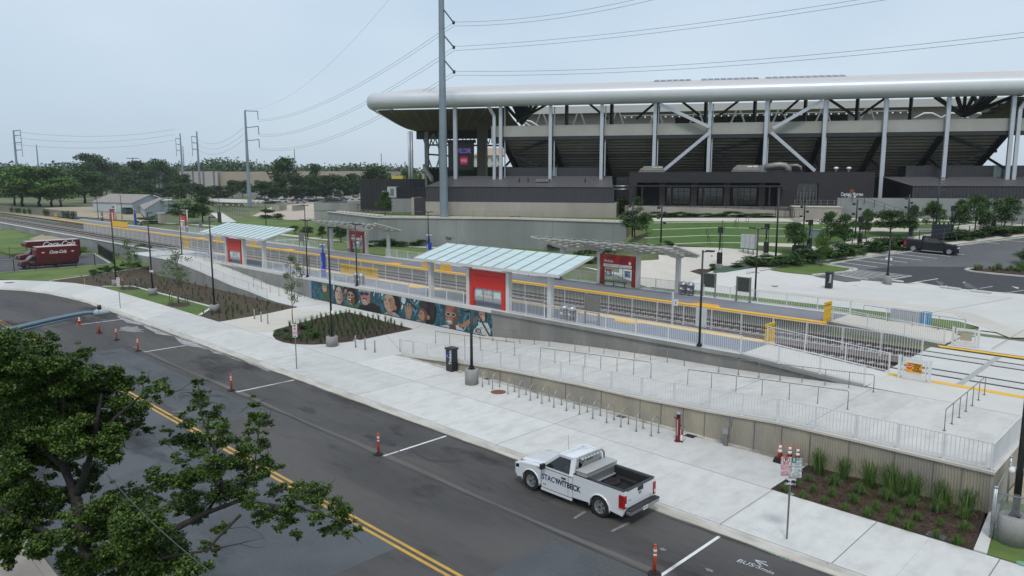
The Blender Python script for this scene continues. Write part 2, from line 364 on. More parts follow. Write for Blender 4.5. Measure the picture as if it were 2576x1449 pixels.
for x in(-12.45,-27.6,-42.56,-57.55,-72.5):mb.box(x-.06,x+.06,19.6,23.45,ZR+.001,ZR+.009,paint_white)
struct('road_markings',mb)
mb=MB()
for(a,b)in(((470,1015),(553,963)),((752,1113),(885,1048))):
 trail(mb,[G('k',*a,ZR),G('k',*b,ZR)],.12,ZR+.009,paint_worn)
trail(mb,[G('i',1295,210,ZR),G('i',1390,207,ZR)],.1,ZR+.009,paint_worn)
for q,s_ in(((905,545),.0),((1000,560),.8)):
 pa=G('e',*q,ZR);
blob(mb,*G('e',990,555,ZR)[:2],1.7,.8,ZR+.009,paint_worn,seed=8)
blob(mb,*G('k',1140,1250,ZR)[:2],.14,.09,ZR+.013,paint_worn,seed=9,j=.4);blob(mb,*G('k',1485,1405,ZR)[:2],.14,.07,ZR+.013,paint_worn,seed=11,j=.4)
struct('worn_markings',mb)
mb=MB();mb.poly([(-90,15.3,ZR+.014),(14,15.3,ZR+.014),(14,23.5,ZR+.014),(-90,23.5,ZR+.014)],decal('pale dust wash',(.20,.185,.17),.5,.5,.75,.5,(.12,1,1)));struct('street_dust',mb)
mb=MB();mb.poly([(-90,6,ZR+.0155),(14,6,ZR+.0155),(14,23.4,ZR+.0155),(-90,23.4,ZR+.0155)],decal('dark patching',(.02,.02,.021),.28,.55,.66,.45,(.4,1,1)));struct('street_patina',mb)
mb=MB();trail(mb,[(-90,23.5,0),(14,23.5,0)],.3,ZR+.02,decal('gutter grime',(.07,.06,.05),2.5,.42,.62,.6,(.15,1,1)));struct('gutter_grime',mb)
mb=MB()
A=[];B=[]
r_=random.Random(4)
for i in range(40):
 x=-75+i*.75;A.append((x,23.55));B.append((x,23.5-(.15+.75*abs(math.sin(i*.35))*r_.uniform(.5,1))*(1 if i<30 else .3)))
strip(mb,A,B,ZR+.010,mat('cement wash',(.46,.46,.45),(.20,.20,.20),2.2,.95,detail=10))
struct('cement_wash',mb)
mb=MB()
k0,k1,k2=offs(kerb_pts,0),offs(kerb_pts,-.14),offs(kerb_pts,-.5)
strip(mb,k0,k1,0.002,kerb_m,.004);strip(mb,k1,offs(kerb_pts,-.2),ZR+.035,kerb_m,.002);strip(mb,offs(kerb_pts,-.2),k2,ZR+.006,gutter_m,ZR+.035)
for x in np.arange(-72,20,3.95):
 mb.box(x-.012,x+.012,23.58,24.09,ZR+.0,.0065,joint_m)if False else mb.box(x-.012,x+.012,23.96,24.09,.0,.0075,joint_m)
struct('kerb',mb)
mb=MB()
outer=[(40,28.42)]+[(x,28.42)for x in(20,0,-12.7,-24.6,-36.5,-48.5,-60.5,-74,-82)]+[(-88,28.4),(-95.5,28.1),(-101,27.0),(-105.2,25.2),(-109,22.8),(-111.5,20),(-114,14),(-116,6),(-117,-8)]
n=len(kerb_pts)
vs=[(p[0],p[1],0)for p in k0]+[(p[0],p[1],0)for p in outer]
for i in range(n-1):mb.add([vs[i],vs[i+1],vs[n+i+1],vs[n+i]],[(0,1,2,3)],(concrete,conc_b,conc_c,concrete,conc_c,conc_b)[i%6])
for a,b,m_ in((-12.9,-24.75,conc_b),(-24.75,-36.55,concrete),(-36.55,-43.1,conc_c)):mb.poly([(a,28.44,0),(a,32.3,0),(b,32.3,0),(b,28.44,0)],m_)
mb.poly([(-43.1,28.44,0),(-43.1,40.8,0),(-54,40.8,0),(-54,28.44,0)],conc_b);mb.poly([(-54,28.44,0),(-54,40.8,0),(-70,40.8,0),(-70,37.2,0),(-66.1,36.6,0),(-65.0,33,0),(-64.45,28.44,0)],conc_c)
struct('pavement',mb)
mb=MB()
def jl(x0,y0,x1,y1,z=.0,w=.032,dz=.004):trail(mb,[(x0,y0,z),(x1,y1,z)],w,z+dz,joint_m)
jl(30,28.43,-82,28.43);jl(30,24.12,-79,24.12,w=.03)
for x in(-.9,-4.75,-8.7,-12.8,-24.7,-36.5,-48.4):jl(x,24.15,x,28.4)
for x in(-24.75,-36.55,-49.2):jl(x,28.5,x,32.2)
jl(-49.2,35.5,-43.2,32.6);jl(-43.1,32.6,-43.1,40.6)
jl(-49.4,38.6,-50.8,40.7);jl(-66,36.8,-60.3,39.2)
struct('pavement_joints',mb)
mb=MB()
for i,x in enumerate(np.arange(-96,30,1.98)):
 if any(abs(x-q)<.5 for q in(-.9,-4.75,-8.7,-12.8,-24.7,-36.5,-48.4)):continue
 if x>-88:trail(mb,[(x,24.2,0),(x,28.38,0)],.012,.003,gutter_m)
struct('pavement_scores',mb)
mb=MB()
mb.poly([(-64.3,28.5,.004),(-57.9,28.5,.004),(-56.4,30.1,.004),(-58.9,33.9,.004),(-60.4,37.3,.004),(-61.3,38.2,.004),(-65.6,36.4,.004)],concrete_warm)
struct('tan_slab',mb)
nf=mat('old footpath',(.30,.27,.235),(.22,.195,.17),1.5,.9,c3=(.17,.15,.13),s3=.5);mb=MB();mb.box(-90,20,5.5,5.8,-.3,.02,nf);mb.box(-90,20,3.9,5.5,-.3,.0,nf);struct('near_footpath',mb)
mb=MB();mb.box(-90,20,-30,3.9,-.4,-.02,grass);struct('near_grass',mb)
round_bed=[(-57.9,28.52),(-56.2,28.52),(-54.6,28.5),(-52.8,28.45),(-50.9,28.9),(-49.66,30.3),(-49.13,32.5),(-49.37,35.2),(-49.48,38.57),(-51.2,38.75),(-55,38.9),(-60.2,39.1),(-60.57,37.4),(-58.94,33.53),(-57.65,30.3),(-57.6,29.3)]
rb=[Vector(G('f',*q))for q in[(1190,552),(950,600),(750,642),(540,665),(430,670),(350,668),(265,662),(200,650),(150,630),(130,608),(128,588),(150,555),(350,500),(560,445),(700,425),(830,455),(1000,502)]]
round_bed=[(p.x,p.y)for p in rb]
mb=MB();mb.prism(round_bed,-.2,.012,mulch);struct('round_mulch_bed',mb)
left_bed=[(-105.2,25.3),(-100.9,27.1),(-95.7,28.2),(-92.9,30.9),(-72.3,31.3),(-68.7,28.5),(-64.4,28.6),(-64.9,32.2),(-66.1,36.6),(-66,37.0),(-104,37.0),(-114,41.2),(-111.9,40),(-107.4,31)]
mb=MB();mb.prism(left_bed,-.2,.006,mulch_dry);struct('long_mulch_bed',mb)
grass_isl=[(-95.5,28.25),(-92.9,30.75),(-72.3,31.15),(-68.9,28.5)]
mb=MB();mb.prism(grass_isl,-.2,.03,grass);struct('verge_grass',mb)
mb=MB();mb.poly([(-105.3,25.4,.02),(-112,40.1,.02),(-113,41.2,.02),(-112,62,.02),(-160,62,.02),(-200,30,.02),(-130,10,.02),(-116,8,.02),(-113.5,16,.02),(-110.8,21.4,.02)],grass);struct('corner_grass',mb)
mb=MB()
def edging(pts,w=.2,h=.06):
 for a,b in zip(pts,pts[1:]):mb.beam((a[0],a[1],h/2-.02),(b[0],b[1],h/2-.02),w,h+.04,concrete)
edging([(-105.2,25.4),(-112,40.1)],.22);edging([(-95.3,28.4),(-92.95,30.95),(-72.2,31.3),(-68.8,28.6)],.3)
struct('bed_edging',mb)
for(c,r,i)in((G('e',1350,370),1.5,0),(G('e',985,245),1.7,1)):
 mb=MB();blob(mb,c.x,c.y,r,r*.7,.045,mulch,j=.12,seed=i);struct('tree_mulch',mb)
rp_out=[(-12.85,28.47),(-12.85,32.1),(-6.1,32.1),(-5.5,30.5),(-5.55,28.47)]
mb=MB();mb.prism([(-12.85,28.47),(-12.85,32.1),(-6.0,32.1),(-5.55,28.47)],-.2,.01,mulch);struct('corner_mulch_bed',mb)
mb=MB();mb.prism([(-5.55,28.47),(-6.0,33.3),(-5.75,33.3),(-5.15,28.47)],-.1,.05,concrete);struct('corner_edging',mb)
mb=MB();mb.poly([(-5.15,28.45,.02),(-5.8,34.0,.02),(6,34,.02),(6,28.45,.02)],grass);struct('corner_turf',mb)
mb=MB();mb.poly([(-5.8,34.0,.0),(-5.8,44,.0),(20,44,.0),(20,34,.0)],mat('stony ground',(.45,.38,.29),(.30,.25,.19),5,.95,bump=.8,bscale=12));struct('gravel_yard',mb)
# ================================================================== THE RIBBED WALL AND THE RISING WALK BEHIND IT
def ztop(x):
 pts=[(-43.1,.02),(-40,.25),(-36,.62),(-31,.92),(-26,1.12),(-22,1.2),(-18,1.38),(-14.5,1.62),(-11,1.66),(-6,1.66),(60,1.66)]
 if x<=pts[0][0]:return 0.0
 for(a,za),(b,zb)in zip(pts,pts[1:]):
  if x<=b:return za+(zb-za)*(x-a)/(b-a)
 return pts[-1][1]
wall=thing('retaining_wall','long ribbed tan concrete retaining wall behind the row of bike hoops','wall',(-24,32.3,0))
mb=MB();x=-43.0;prof=[]
while x<-5.95:
 prof+=[(x,0.0),(x+.035,.0),(x+.055,.035),(x+.095,.035)];x+=.11
prof.append((x,0))
vs=[]
for(px,d)in prof:vs+=[(px,32.2+d,-.05),(px,32.2+d,ztop(px)-.02)]
mb.add(vs,[(2*i,2*i+2,2*i+3,2*i+1)for i in range(len(prof)-1)],wall_rib)
mb.box(-5.95,-5.85,32.2,44,-.05,1.64,wall_rib)
mb.build('wall_face',wall)
mb=MB();xx=[-43.1,-40,-36,-31,-26,-22,-18,-14.5,-11,-5.8]
for a,b in zip(xx,xx[1:]):
 za,zb=ztop(a),ztop(b)
 mb.add([(a,32.14,za),(b,32.14,zb),(b,32.44,zb),(a,32.44,za),(a,32.14,za-.1),(b,32.14,zb-.1)],[(0,1,2,3),(4,5,1,0)],concrete_warm)
mb.build('coping',wall)
mb=MB()
for x in(-38.2,-35.4,-32.6,-29.9,-27.2,-24.6,-22.0,-20.7,-19.4,-18.15,-16.8,-15.55,-14.2,-12.9,-11.2,-9.4,-7.9,-6.9):mb.box(x-.012,x+.012,32.175,32.215,0,ztop(x)-.1,joint_m)
mb.build('panel_joint',wall)
mb=MB()
for a,b in zip(xx[:-1],xx[1:]):
 mb.add([(a,32.42,ztop(a)+.003),(b,32.42,ztop(b)+.003),(b,41.0,ztop(b)+.003),(a,41.0,ztop(a)+.003)],[(0,1,2,3)],concrete_ramp if int(-a)%2 else ramp_b)
mb.poly([(-13.6,41.0,1.663),(-5.8,41.0,1.663),(-5.8,45.0,1.663),(-13.6,45.0,1.663)],concrete_ramp)
struct('rising_walk',mb)
mb=MB()
for x in(-36.6,-30.4,-27.3,-18.8,-13.3):trail(mb,[(x,32.5,0),(x,40.9,0)],.025,ztop(x)+.008,joint_m)
trail(mb,[(-13.6,41,0),(-5.9,40.9,0)],.025,1.67,joint_m);trail(mb,[(-13.6,41,0),(-13.9,45,0)],.04,1.672,joint_m)
struct('walk_joints',mb)
# ================================================================== TRACKS AND PLATFORMS
ZP=2.2
mb=MB();mb.poly([(-700,44.6,1.42),(-14.2,44.6,1.42),(-14.2,54.9,1.42),(-700,54.9,1.42)],ballast);struct('ballast_bed',mb)
mb=MB()
for y0 in(46.4,51.15):
 pts=[(-600,y0-.5),(-14.4,y0-.5)]
r_=random.Random(12)
vs=[];fs=[]
for i in range(9000):
 x=-14.5-(r_.random()**1.6)*85;y=r_.uniform(44.9,54.4);s_=r_.uniform(.04,.10);o=len(vs)
 z=1.43;a=r_.uniform(0,PI)
 for k in range(4):vs.append((x+s_*math.cos(a+k*PI/2),y+s_*math.sin(a+k*PI/2)*.8,z))
 vs.append((x,y,z+s_*.8));fs+=[(o,o+1,o+4),(o+1,o+2,o+4),(o+2,o+3,o+4),(o+3,o,o+4)]
mb=MB();mb.add(vs,fs,ballast2);st=mb.build('track_stones');st['kind']='stuff'
for nm,y0,lab in(('railway_track',46.55,'near pair of rails on concrete sleepers beside the street side platform'),('railway_track',51.3,'far pair of rails on concrete sleepers beside the yellow edged platform')):
 t=thing(nm,lab,'railway track',(-60,y0+.72,1.4),group='railway tracks')
 mb=MB()
 for y in(y0,y0+1.435):
  mb.box(-640,-14.2,y-.04,y+.04,1.58,1.64,steel_rail);mb.box(-640,-14.2,y-.07,y+.07,1.44,1.50,steel_rail);mb.box(-640,-14.2,y-.015,y+.015,1.5,1.58,steel_rail)
 mb.build('rails',t)
 mb=MB()
 for i in range(420):x=-15-i*.61;mb.box(x-.13,x+.13,y0-.58,y0+2.02,1.4,1.475,sleeper_m)
 mb.build('sleepers',t)
cr=thing('level_crossing','flush concrete crossing panels with black rubber rail strips beside the swing gates','level crossing',(-8,50,1.6))
mb=MB()
for(a,b)in((44.95,46.38),(46.72,47.82),(48.15,51.13),(51.47,52.57),(52.9,54.2)):mb.box(-14.1,30,a,b,1.3,1.6,concrete if b-a>1.3 else conc_b)
mb.build('panels',cr)
mb=MB()
for y in(46.55,47.985,51.3,52.735):mb.box(-14.1,30,y-.13,y+.13,1.3,1.585,rubber)
mb.build('rubber_strip',cr)
mb=MB()
for y in(46.55,47.985,51.3,52.735):mb.box(-14.25,30,y-.035,y+.035,1.5,1.603,steel_rail)
mb.build('rail',cr)
mb=MB()
for y0,sk in((44.35,0),(54.3,-1)):mb.add([(-13.6,y0,1.672),(30,y0,1.672),(30,y0+.55,1.672),(-13.9,y0+.55,1.672)],[(0,1,2,3)],paint_station)
struct('crossing_lines',mb)
mb=MB()
for x in(-10.4,-5.9):mb.box(x,x+.35,45.0,54.1,1.58,1.604,mat('damp concrete',(.40,.40,.39),None,2,.7))
struct('crossing_patches',mb)
PX0,PX1=-104.0,-21.0
near_p=thing('station_platform','near blue grey station platform with the painted portraits on its wall','platform',(-50,43.5,0),group='station platforms')
mb=MB()
mb.prism([(PX0,41.5),(PX1,41.5),(PX1,45.05),(PX0,45.05)],2.0,ZP,plat_blue);mb.build('deck',near_p)
mb=MB();mb.box(PX0,PX1,41.0,41.5,1.95,ZP+.03,concrete);mb.box(PX0,PX1,45.8,45.95,1.3,ZP-.1,wall_grey);mb.box(PX0,PX1,41.55,45.7,1.2,1.98,wall_grey);mb.build('coping',near_p)
mb=MB();mb.box(PX0,PX1,45.05,45.85,2.0,ZP+.004,mat('pale yellow warning strip',(.82,.58,.22),(.74,.50,.18),2,.7));mb.build('warning_strip',near_p)
for i,(t_,px,py)in enumerate((('g',910,490),('f',1180,240))):
 mb=MB();c=G(t_,px,py,ZP);mb.poly([(c.x-1.5,45.04,ZP+.006),(c.x-.9,44.3,ZP+.006),(c.x+.5,44.3,ZP+.006),(c.x+1.1,45.04,ZP+.006)],paint_station);mb.build('warning_strip',near_p)
far_p=thing('station_platform','far grey station platform with a bright yellow edge','platform',(-60,57,0),group='station platforms')
FX0,FX1=-212.0,-21.3
mb=MB();mb.box(FX0,FX1,55.0,58.95,1.3,ZP,plat_m);mb.build('deck',far_p)
mb=MB();mb.box(FX0,FX1,58.95,59.6,1.3,ZP+.02,concrete);mb.build('coping',far_p)
mb=MB();mb.box(FX0,FX1,54.45,55.0,2.02,ZP+.006,paint_station);mb.build('warning_strip',far_p)
mb=MB();mb.box(FX0,FX1,54.7,54.99,1.3,2.0,wall_grey);mb.build('platform_face',far_p)
for i,(t_,px,py)in enumerate((('c',1450,1432),('b',1050,1118),('b',270,1012),('a',1530,925))):
 mb=MB();c=G(t_,px,py,ZP);mb.poly([(c.x-1.4,55.01,ZP+.005),(c.x-.7,56.0,ZP+.005),(c.x+.9,56.0,ZP+.005),(c.x+1.6,55.01,ZP+.005)],mat('orange yellow paint',(.85,.38,.02),None,2,.7));mb.build('warning_strip',far_p)
mb=MB();mb.sheet([(PX1,41.2,ZP),(PX1,44.9,ZP),(-13.6,44.9,1.668),(-13.6,41.2,1.668)],.5,concrete_ramp,wall_grey);struct('ramp_down',mb)
mb=MB();mb.sheet([(FX1,55.3,ZP),(FX1,59.4,ZP),(-13.4,60.4,1.68),(-13.6,55.2,1.68)],.7,concrete_warm,wall_grey);struct('ramp_down',mb)
pw=thing('platform_wall','grey ribbed wall under the near platform rising behind the handrails','wall',(-40,41,0))
mb=MB();x=-42.4;prof=[]
while x<-13.5:
 prof+=[(x,0.0),(x+.04,.0),(x+.06,.04),(x+.1,.04)];x+=.12
prof.append((x,0));vs=[]
def ptop(x):return 2.0 if x<PX1 else 2.0+(x-PX1)/(-13.6-PX1)*(1.45-2.0)-.0
for(px,d)in prof:vs+=[(px,41.0+d,min(ztop(px)-.05,ptop(px)-.02)),(px,41.0+d,max(ptop(px),ztop(px)-.04))]
mb.add(vs,[(2*i,2*i+2,2*i+3,2*i+1)for i in range(len(prof)-1)],wall_grey)
mb.add([(PX1,40.9,2.2),(-13.6,40.9,1.69),(-13.6,41.22,1.69),(PX1,41.22,2.2),(PX1,40.9,2.02),(-13.6,40.9,1.5)],[(0,1,2,3),(4,5,1,0)],wall_grey)
mb.box(-42.4,PX1,40.9,41.02,1.98,ZP+.02,wall_grey)
mb.build('wall_face',pw)
pw2=thing('platform_wall','smooth grey wall left of the painted portraits under the near platform','wall',(-85,41,0))
mb=MB();mb.box(-104,-69.9,41.0,41.5,-.1,1.95,wall_grey);mb.build('wall_face',pw2)
mb=MB();mb.box(-70.4,-69.85,40.93,41.0,-.1,1.96,mat('blue grey trim',(.22,.27,.36),None,1,.7));mb.build('end_trim',pw2)
def inside_isl(x,y):return-95<x<-69 and y<31.1
gr_=decal('pavement grime',(.28,.27,.25),1.6,.45,.85,.2,(1,.5,1));mb=MB();mb.poly([(20,24.2,.0065),(20,28.4,.0065),(-88,28.4,.0065),(-88,24.2,.0065)],gr_);mb.poly([(-12.9,28.5,.0065),(-12.9,32.15,.0065),(-43,32.15,.0065),(-43,28.5,.0065)],gr_);struct('pavement_grime',mb)
mb=MB();trail(mb,[(-43,32.0,0),(-6,32.0,0)],.4,.0085,decal('wall foot dirt',(.13,.12,.10),1.6,.42,.66,.6,(.4,1,1)));struct('wall_foot_dirt',mb)
mb=MB()
for a,b in zip(xx[:-1],xx[1:]):mb.add([(a,32.5,ztop(a)+.010),(b,32.5,ztop(b)+.010),(b,40.9,ztop(b)+.010),(a,40.9,ztop(a)+.010)],[(0,1,2,3)],gr_)
struct('walk_grime',mb)
mb=MB();mb.box(-43,-6,32.165,32.168,0,1.5,mat('x',(0,0,0)))if False else None
vs=[];fs=[];r_=random.Random(77)
for pl,n_ in((left_bed,5200),([(q.x,q.y)for q in rb],2600),([(-12.85,28.5),(-12.85,32.1),(-6.1,32.1),(-5.6,28.5)],3000)):
 xs_=[q[0]for q in pl];ys_=[q[1]for q in pl];k=0
 while k<n_:
  x,y=r_.uniform(min(xs_),max(xs_)),r_.uniform(min(ys_),max(ys_));k+=1
  c=False;m_=len(pl)
  for i in range(m_):
   (x1,y1),(x2,y2)=pl[i],pl[(i+1)%m_]
   if(y1>y)!=(y2>y)and x<(x2-x1)*(y-y1)/(y2-y1)+x1:c=not c
  if not c or inside_isl(x,y):continue
  a=r_.uniform(0,PI);l_=r_.uniform(.03,.09);w_=r_.uniform(.008,.02);o=len(vs);dz=r_.uniform(-.02,.03)
  dx,dy=math.cos(a)*l_,math.sin(a)*l_
  vs+=[(x-dx-dy*w_/l_,y-dy+dx*w_/l_,.02),(x-dx+dy*w_/l_,y-dy-dx*w_/l_,.02),(x+dx+dy*w_/l_,y+dy-dx*w_/l_,.045+dz),(x+dx-dy*w_/l_,y+dy+dx*w_/l_,.045+dz)];fs.append((o,o+1,o+2,o+3))
mb=MB();mb.add(vs,fs,leafmat('mulch chips',(.065,.042,.03),.7));o=mb.build('mulch_chips');o['kind']='stuff'
# ================================================================== PORTRAIT WALL
def portrait_wall():
 t=thing('painted_wall','wall painted with eight smiling portraits on a blue and green ground','mural',(-56,41,0))
 m=bpy.data.materials.new('mural ground');m.use_nodes=True;n=m.node_tree.nodes;l=m.node_tree.links;b=n['Principled BSDF'];b.inputs['Roughness'].default_value=.8
 ge=n.new('ShaderNodeNewGeometry');mp_=n.new('ShaderNodeMapping');mp_.inputs['Scale'].default_value=(1,1,.45);no_=n.new('ShaderNodeTexNoise');no_.inputs['Scale'].default_value=2.6;no_.inputs['Detail'].default_value=6;no_.inputs['Distortion'].default_value=2.2
 r=n.new('ShaderNodeValToRGB');cr_=r.color_ramp
 cols=[(.28,(.012,.02,.03)),(.38,(.02,.055,.05)),(.45,(.015,.06,.11)),(.52,(.02,.10,.15)),(.58,(.04,.12,.08)),(.66,(.08,.21,.28)),(.8,(.45,.55,.58))]
 cr_.elements[0].position,cr_.elements[0].color=cols[0][0],(*cols[0][1],1);cr_.elements[1].position,cr_.elements[1].color=cols[-1][0],(*cols[-1][1],1)
 for p,c in cols[1:-1]:e=cr_.elements.new(p);e.color=(*c,1)
 l.new(ge.outputs['Position'],mp_.inputs['Vector']);l.new(mp_.outputs['Vector'],no_.inputs['Vector']);l.new(no_.outputs['Fac'],r.inputs['Fac']);l.new(r.outputs['Color'],b.inputs['Base Color'])
 mb=MB();mb.box(-69.85,-42.4,41.0,41.5,-.1,1.96,m);mb.build('wall_face',t)
 pm={}
 def pc(c):
  k='mural paint %d %d %d'%tuple(int(v*255)for v in c)
  if k not in pm:pm[k]=mat(k,c,tuple(v*.62 for v in c),6.0,.8,detail=8,stretch=(1,1,.7))
  return pm[k]
 lay=[0]
 def shape(mb,pts,c,dy=0):
  Y=40.995-dy*.003;q=[]
  for p in pts:
   w_=GY('E',*p,40.97);q.append((w_.x,Y,min(max(w_.z,.01),1.94)))
  mb.poly(q,pc(c))
 def oval(mb,cx,cy,rx,ry,c,dy=0,j=.06,rot=0,n=20,seed=0,a0=0,a1=2*PI):
  r_=random.Random(seed+int(cx));pts=[]
  for k in range(n):
   a=a0+(a1-a0)*k/(n if a1-a0>6.2 else n-1);q=1+r_.uniform(-j,j);x=math.cos(a)*rx*q;y=math.sin(a)*ry*q
   pts.append((cx+x*math.cos(rot)-y*math.sin(rot),cy+.22*x+x*math.sin(rot)+y*math.cos(rot)))
  shape(mb,pts,c,dy)
 d,tan,pale,brown,rose,dk=(.02,.016,.015),(.40,.23,.15),(.52,.36,.27),(.16,.07,.045),(.45,.20,.16),(.05,.03,.025)
 mb=MB();r_=random.Random(3)
 for i in range(90):
  px=r_.uniform(100,2500);top=60+(px-100)*.17;bot=320+(px-100)*.225;py=r_.uniform(top+15,bot-25)
  oval(mb,px,py,r_.uniform(6,16),r_.uniform(14,45),r_.choice([(.03,.18,.26),(.02,.10,.08),(.10,.34,.42),(.30,.48,.50),(.05,.22,.13),(.015,.03,.05),(.65,.72,.72)]),0.3+i*.004,rot=r_.uniform(-.4,.7),n=9,j=.2)
 mb.build('painted_ground',t)
 def face(parts,lab):
  mb=MB()
  for k,(kind,*a)in enumerate(parts):
   if kind=='o':oval(mb,*a,dy=1+k)
   else:shape(mb,a[0],a[1],1+k)
  mb.build('portrait',t,label=lab)
 face([('p',[(105,200),(95,330),(215,385),(225,280),(190,180)],(.05,.12,.06)),('o',140,165,44,62,dk),('o',138,172,34,52,pale),('o',150,190,12,5,rose),('o',128,160,8,4,d),('o',152,162,8,4,d),('o',138,118,42,22,(.16,.22,.12))],'painted man in a green cap')
 face([('o',340,265,66,138,dk),('o',342,275,54,124,pale),('o',375,300,22,80,tan),('o',322,222,13,6,d),('o',368,232,13,6,d),('o',318,207,17,4,dk),('o',370,216,16,4,dk),('o',345,262,10,18,rose),('o',352,318,26,26,d),('o',350,308,20,8,(.75,.7,.65)),('o',356,332,14,8,rose),('p',[(300,395),(400,400),(410,432),(300,412)],(.2,.08,.06))],'painted woman shouting')
 face([('o',435,190,34,50,d),('o',442,215,22,34,tan),('p',[(420,400),(470,340),(600,360),(650,400),(620,470),(470,450)],(.06,.16,.09)),('o',535,290,92,122,d),('o',512,310,54,96,tan),('o',545,350,26,62,brown),('o',488,262,26,24,(.55,.30,.26)),('o',488,262,19,17,d),('o',536,272,25,22,(.55,.30,.26)),('o',536,272,18,15,d),('o',505,345,26,36,dk),('o',502,330,19,10,(.8,.76,.7)),('o',512,360,14,10,rose)],'painted man with round glasses and black curls')
 face([('p',[(600,480),(620,420),(700,395),(840,380),(930,440),(960,555),(760,525)],d),('o',720,290,78,130,dk),('o',722,300,68,116,rose),('o',770,300,24,90,tan),('p',[(625,170),(690,130),(790,160),(800,235),(720,200),(640,225)],(.50,.52,.50)),('p',[(615,215),(650,195),(800,225),(790,240)],(.30,.26,.24)),('o',680,245,30,26,(.02,.03,.10)),('o',742,250,30,24,(.02,.03,.10)),('o',715,322,32,14,dk),('o',712,338,22,12,(.75,.45,.38)),('o',720,380,42,26,(.42,.34,.30))],'painted man in a pale cap and dark sunglasses')
 face([('o',1120,400,108,200,d),('p',[(985,560),(1050,500),(1150,520),(1240,640),(1100,610),(1010,585)],(.30,.40,.44)),('p',[(1045,470),(1110,500),(1125,600),(1030,570)],tan),('o',1066,370,78,132,pale),('o',1110,400,40,96,tan),('o',1155,450,18,36,tan),('o',1012,338,14,9,d),('o',1072,350,15,9,d),('o',1010,318,18,4,dk),('o',1074,328,20,4,dk),('o',1030,392,11,16,rose),('o',1038,448,26,11,(.40,.12,.11)),('o',1036,443,18,4,(.7,.6,.55))],'painted girl with long dark hair looking left')
 face([('o',1270,335,32,58,(.62,.68,.66)),('p',[(1305,290),(1330,330),(1470,460),(1455,480),(1310,330)],d),('p',[(1310,640),(1300,500),(1285,420),(1300,415),(1322,480),(1318,380),(1335,378),(1345,470),(1362,385),(1378,390),(1372,480),(1392,430),(1402,440),(1388,540),(1370,655)],tan),('p',[(1180,640),(1200,600),(1290,640),(1270,668)],(.12,.10,.10))],'painted raised hand beside a lantern')
 face([('p',[(1440,680),(1500,620),(1640,640),(1740,740),(1600,715)],(.30,.40,.42)),('o',1630,500,118,205,d),('o',1560,400,60,70,(.05,.035,.03)),('o',1548,555,66,100,brown),('o',1535,560,40,80,tan),('o',1630,590,20,34,tan),('p',[(1482,545),(1505,530),(1512,575),(1490,585)],tan),('o',1528,530,15,7,d),('o',1505,620,20,12,(.35,.12,.09)),('o',1690,500,40,140,(.035,.025,.022))],'painted profile with a great mass of dark curls')
 face([('p',[(1790,745),(1850,700),(1990,690),(2080,710),(2150,815),(1990,805)],(.55,.60,.64)),('p',[(1900,660),(2020,690),(2030,800),(1940,770)],brown),('o',1965,530,98,160,brown),('o',1930,560,60,120,(.34,.15,.11)),('o',1945,440,60,40,(.32,.13,.10)),('o',1918,540,34,28,(.55,.50,.48)),('o',1918,540,27,21,dk),('o',1990,552,34,28,(.55,.50,.48)),('o',1990,552,27,21,dk),('o',1925,605,18,16,(.42,.20,.15)),('o',1938,655,46,34,(.40,.35,.33)),('o',1935,648,26,9,(.75,.70,.65))],'painted bearded man with glasses and white shirt')
 face([('p',[(2040,660),(2100,690),(2200,620),(2250,650),(2180,720),(2080,735)],(.42,.20,.08)),('p',[(2230,640),(2330,560),(2360,600),(2260,700)],(.10,.14,.14)),('p',[(2270,850),(2290,760),(2380,660),(2480,670),(2520,760),(2520,890),(2400,885)],(.60,.62,.58)),('o',2420,545,62,100,dk),('o',2400,560,44,84,tan),('o',2420,600,24,50,pale),('o',2385,548,11,5,d),('o',2425,552,10,5,d),('o',2395,610,18,8,(.42,.10,.10)),('p',[(2330,545),(2350,540),(2530,860),(2505,870)],(.05,.05,.05))],'painted musician in a white jersey')
 q=GY('E',2350,775,40.97);txt('ATX',.52,mat('mural lettering',(.02,.03,.03)),orient((1,0,.0),(0,0,1),(q.x,40.95,q.z-.05)),t,bold=.012,sx=.72)
portrait_wall()
# ================================================================== FENCES AND HANDRAILS
def fence(name,label,pts,h=1.07,pick=.14,step=2.4,mt=None,cat='fence',group=None,post_w=.06,bars=(0.1,1.0),pw=.018,hand=None,bar_r=.02):
 mt=mt or white_m;pts=[Vector(p)for p in pts]
 t=thing(name,label,cat,tuple(pts[0]),group=group)
 mb=MB()
 for a,b in zip(pts,pts[1:]):
  for fr in bars:mb.beam(a+Vector((0,0,h*fr)),b+Vector((0,0,h*fr)),.045 if fr>.9 else .035,.035,mt)
 mb.build('rails',t)
 mp_=MB();posts=[]
 for a,b in zip(pts,pts[1:]):
  L=(b-a).length
  if L<.05:continue
  if pick:
   n=max(2,int(L/pick))
   for i in range(n):
    p=a+(b-a)*((i+.5)/n);w=pw/2
    z0,z1=p.z+h*bars[0],p.z+h*bars[-1]
    mp_.add([(p.x+dx*w,p.y+dy*w,z)for z in(z0,z1)for dx,dy in((-1,-1),(1,-1),(1,1),(-1,1))],[(0,1,5,4),(1,2,6,5),(2,3,7,6),(3,0,4,7)],mt)
  n=max(1,round(L/step))
  for i in range(n):posts.append(a+(b-a)*(i/n))
 posts.append(pts[-1])
 if pick:mp_.build('pickets',t)
 me=None
 for p in posts[:98]:
  if me is None:
   mb=MB();mb.box(-post_w/2,post_w/2,-post_w/2,post_w/2,-.02,h+.01,mt);mb.box(-.07,.07,-.07,.07,-.01,.012,mt)
   o=mb.build('post',t,local=True);me=o.data;pr=o
  else:o=pr.copy();C.objects.link(o)
  o.location=Matrix(W[t.name]).inverted()@p
 return t
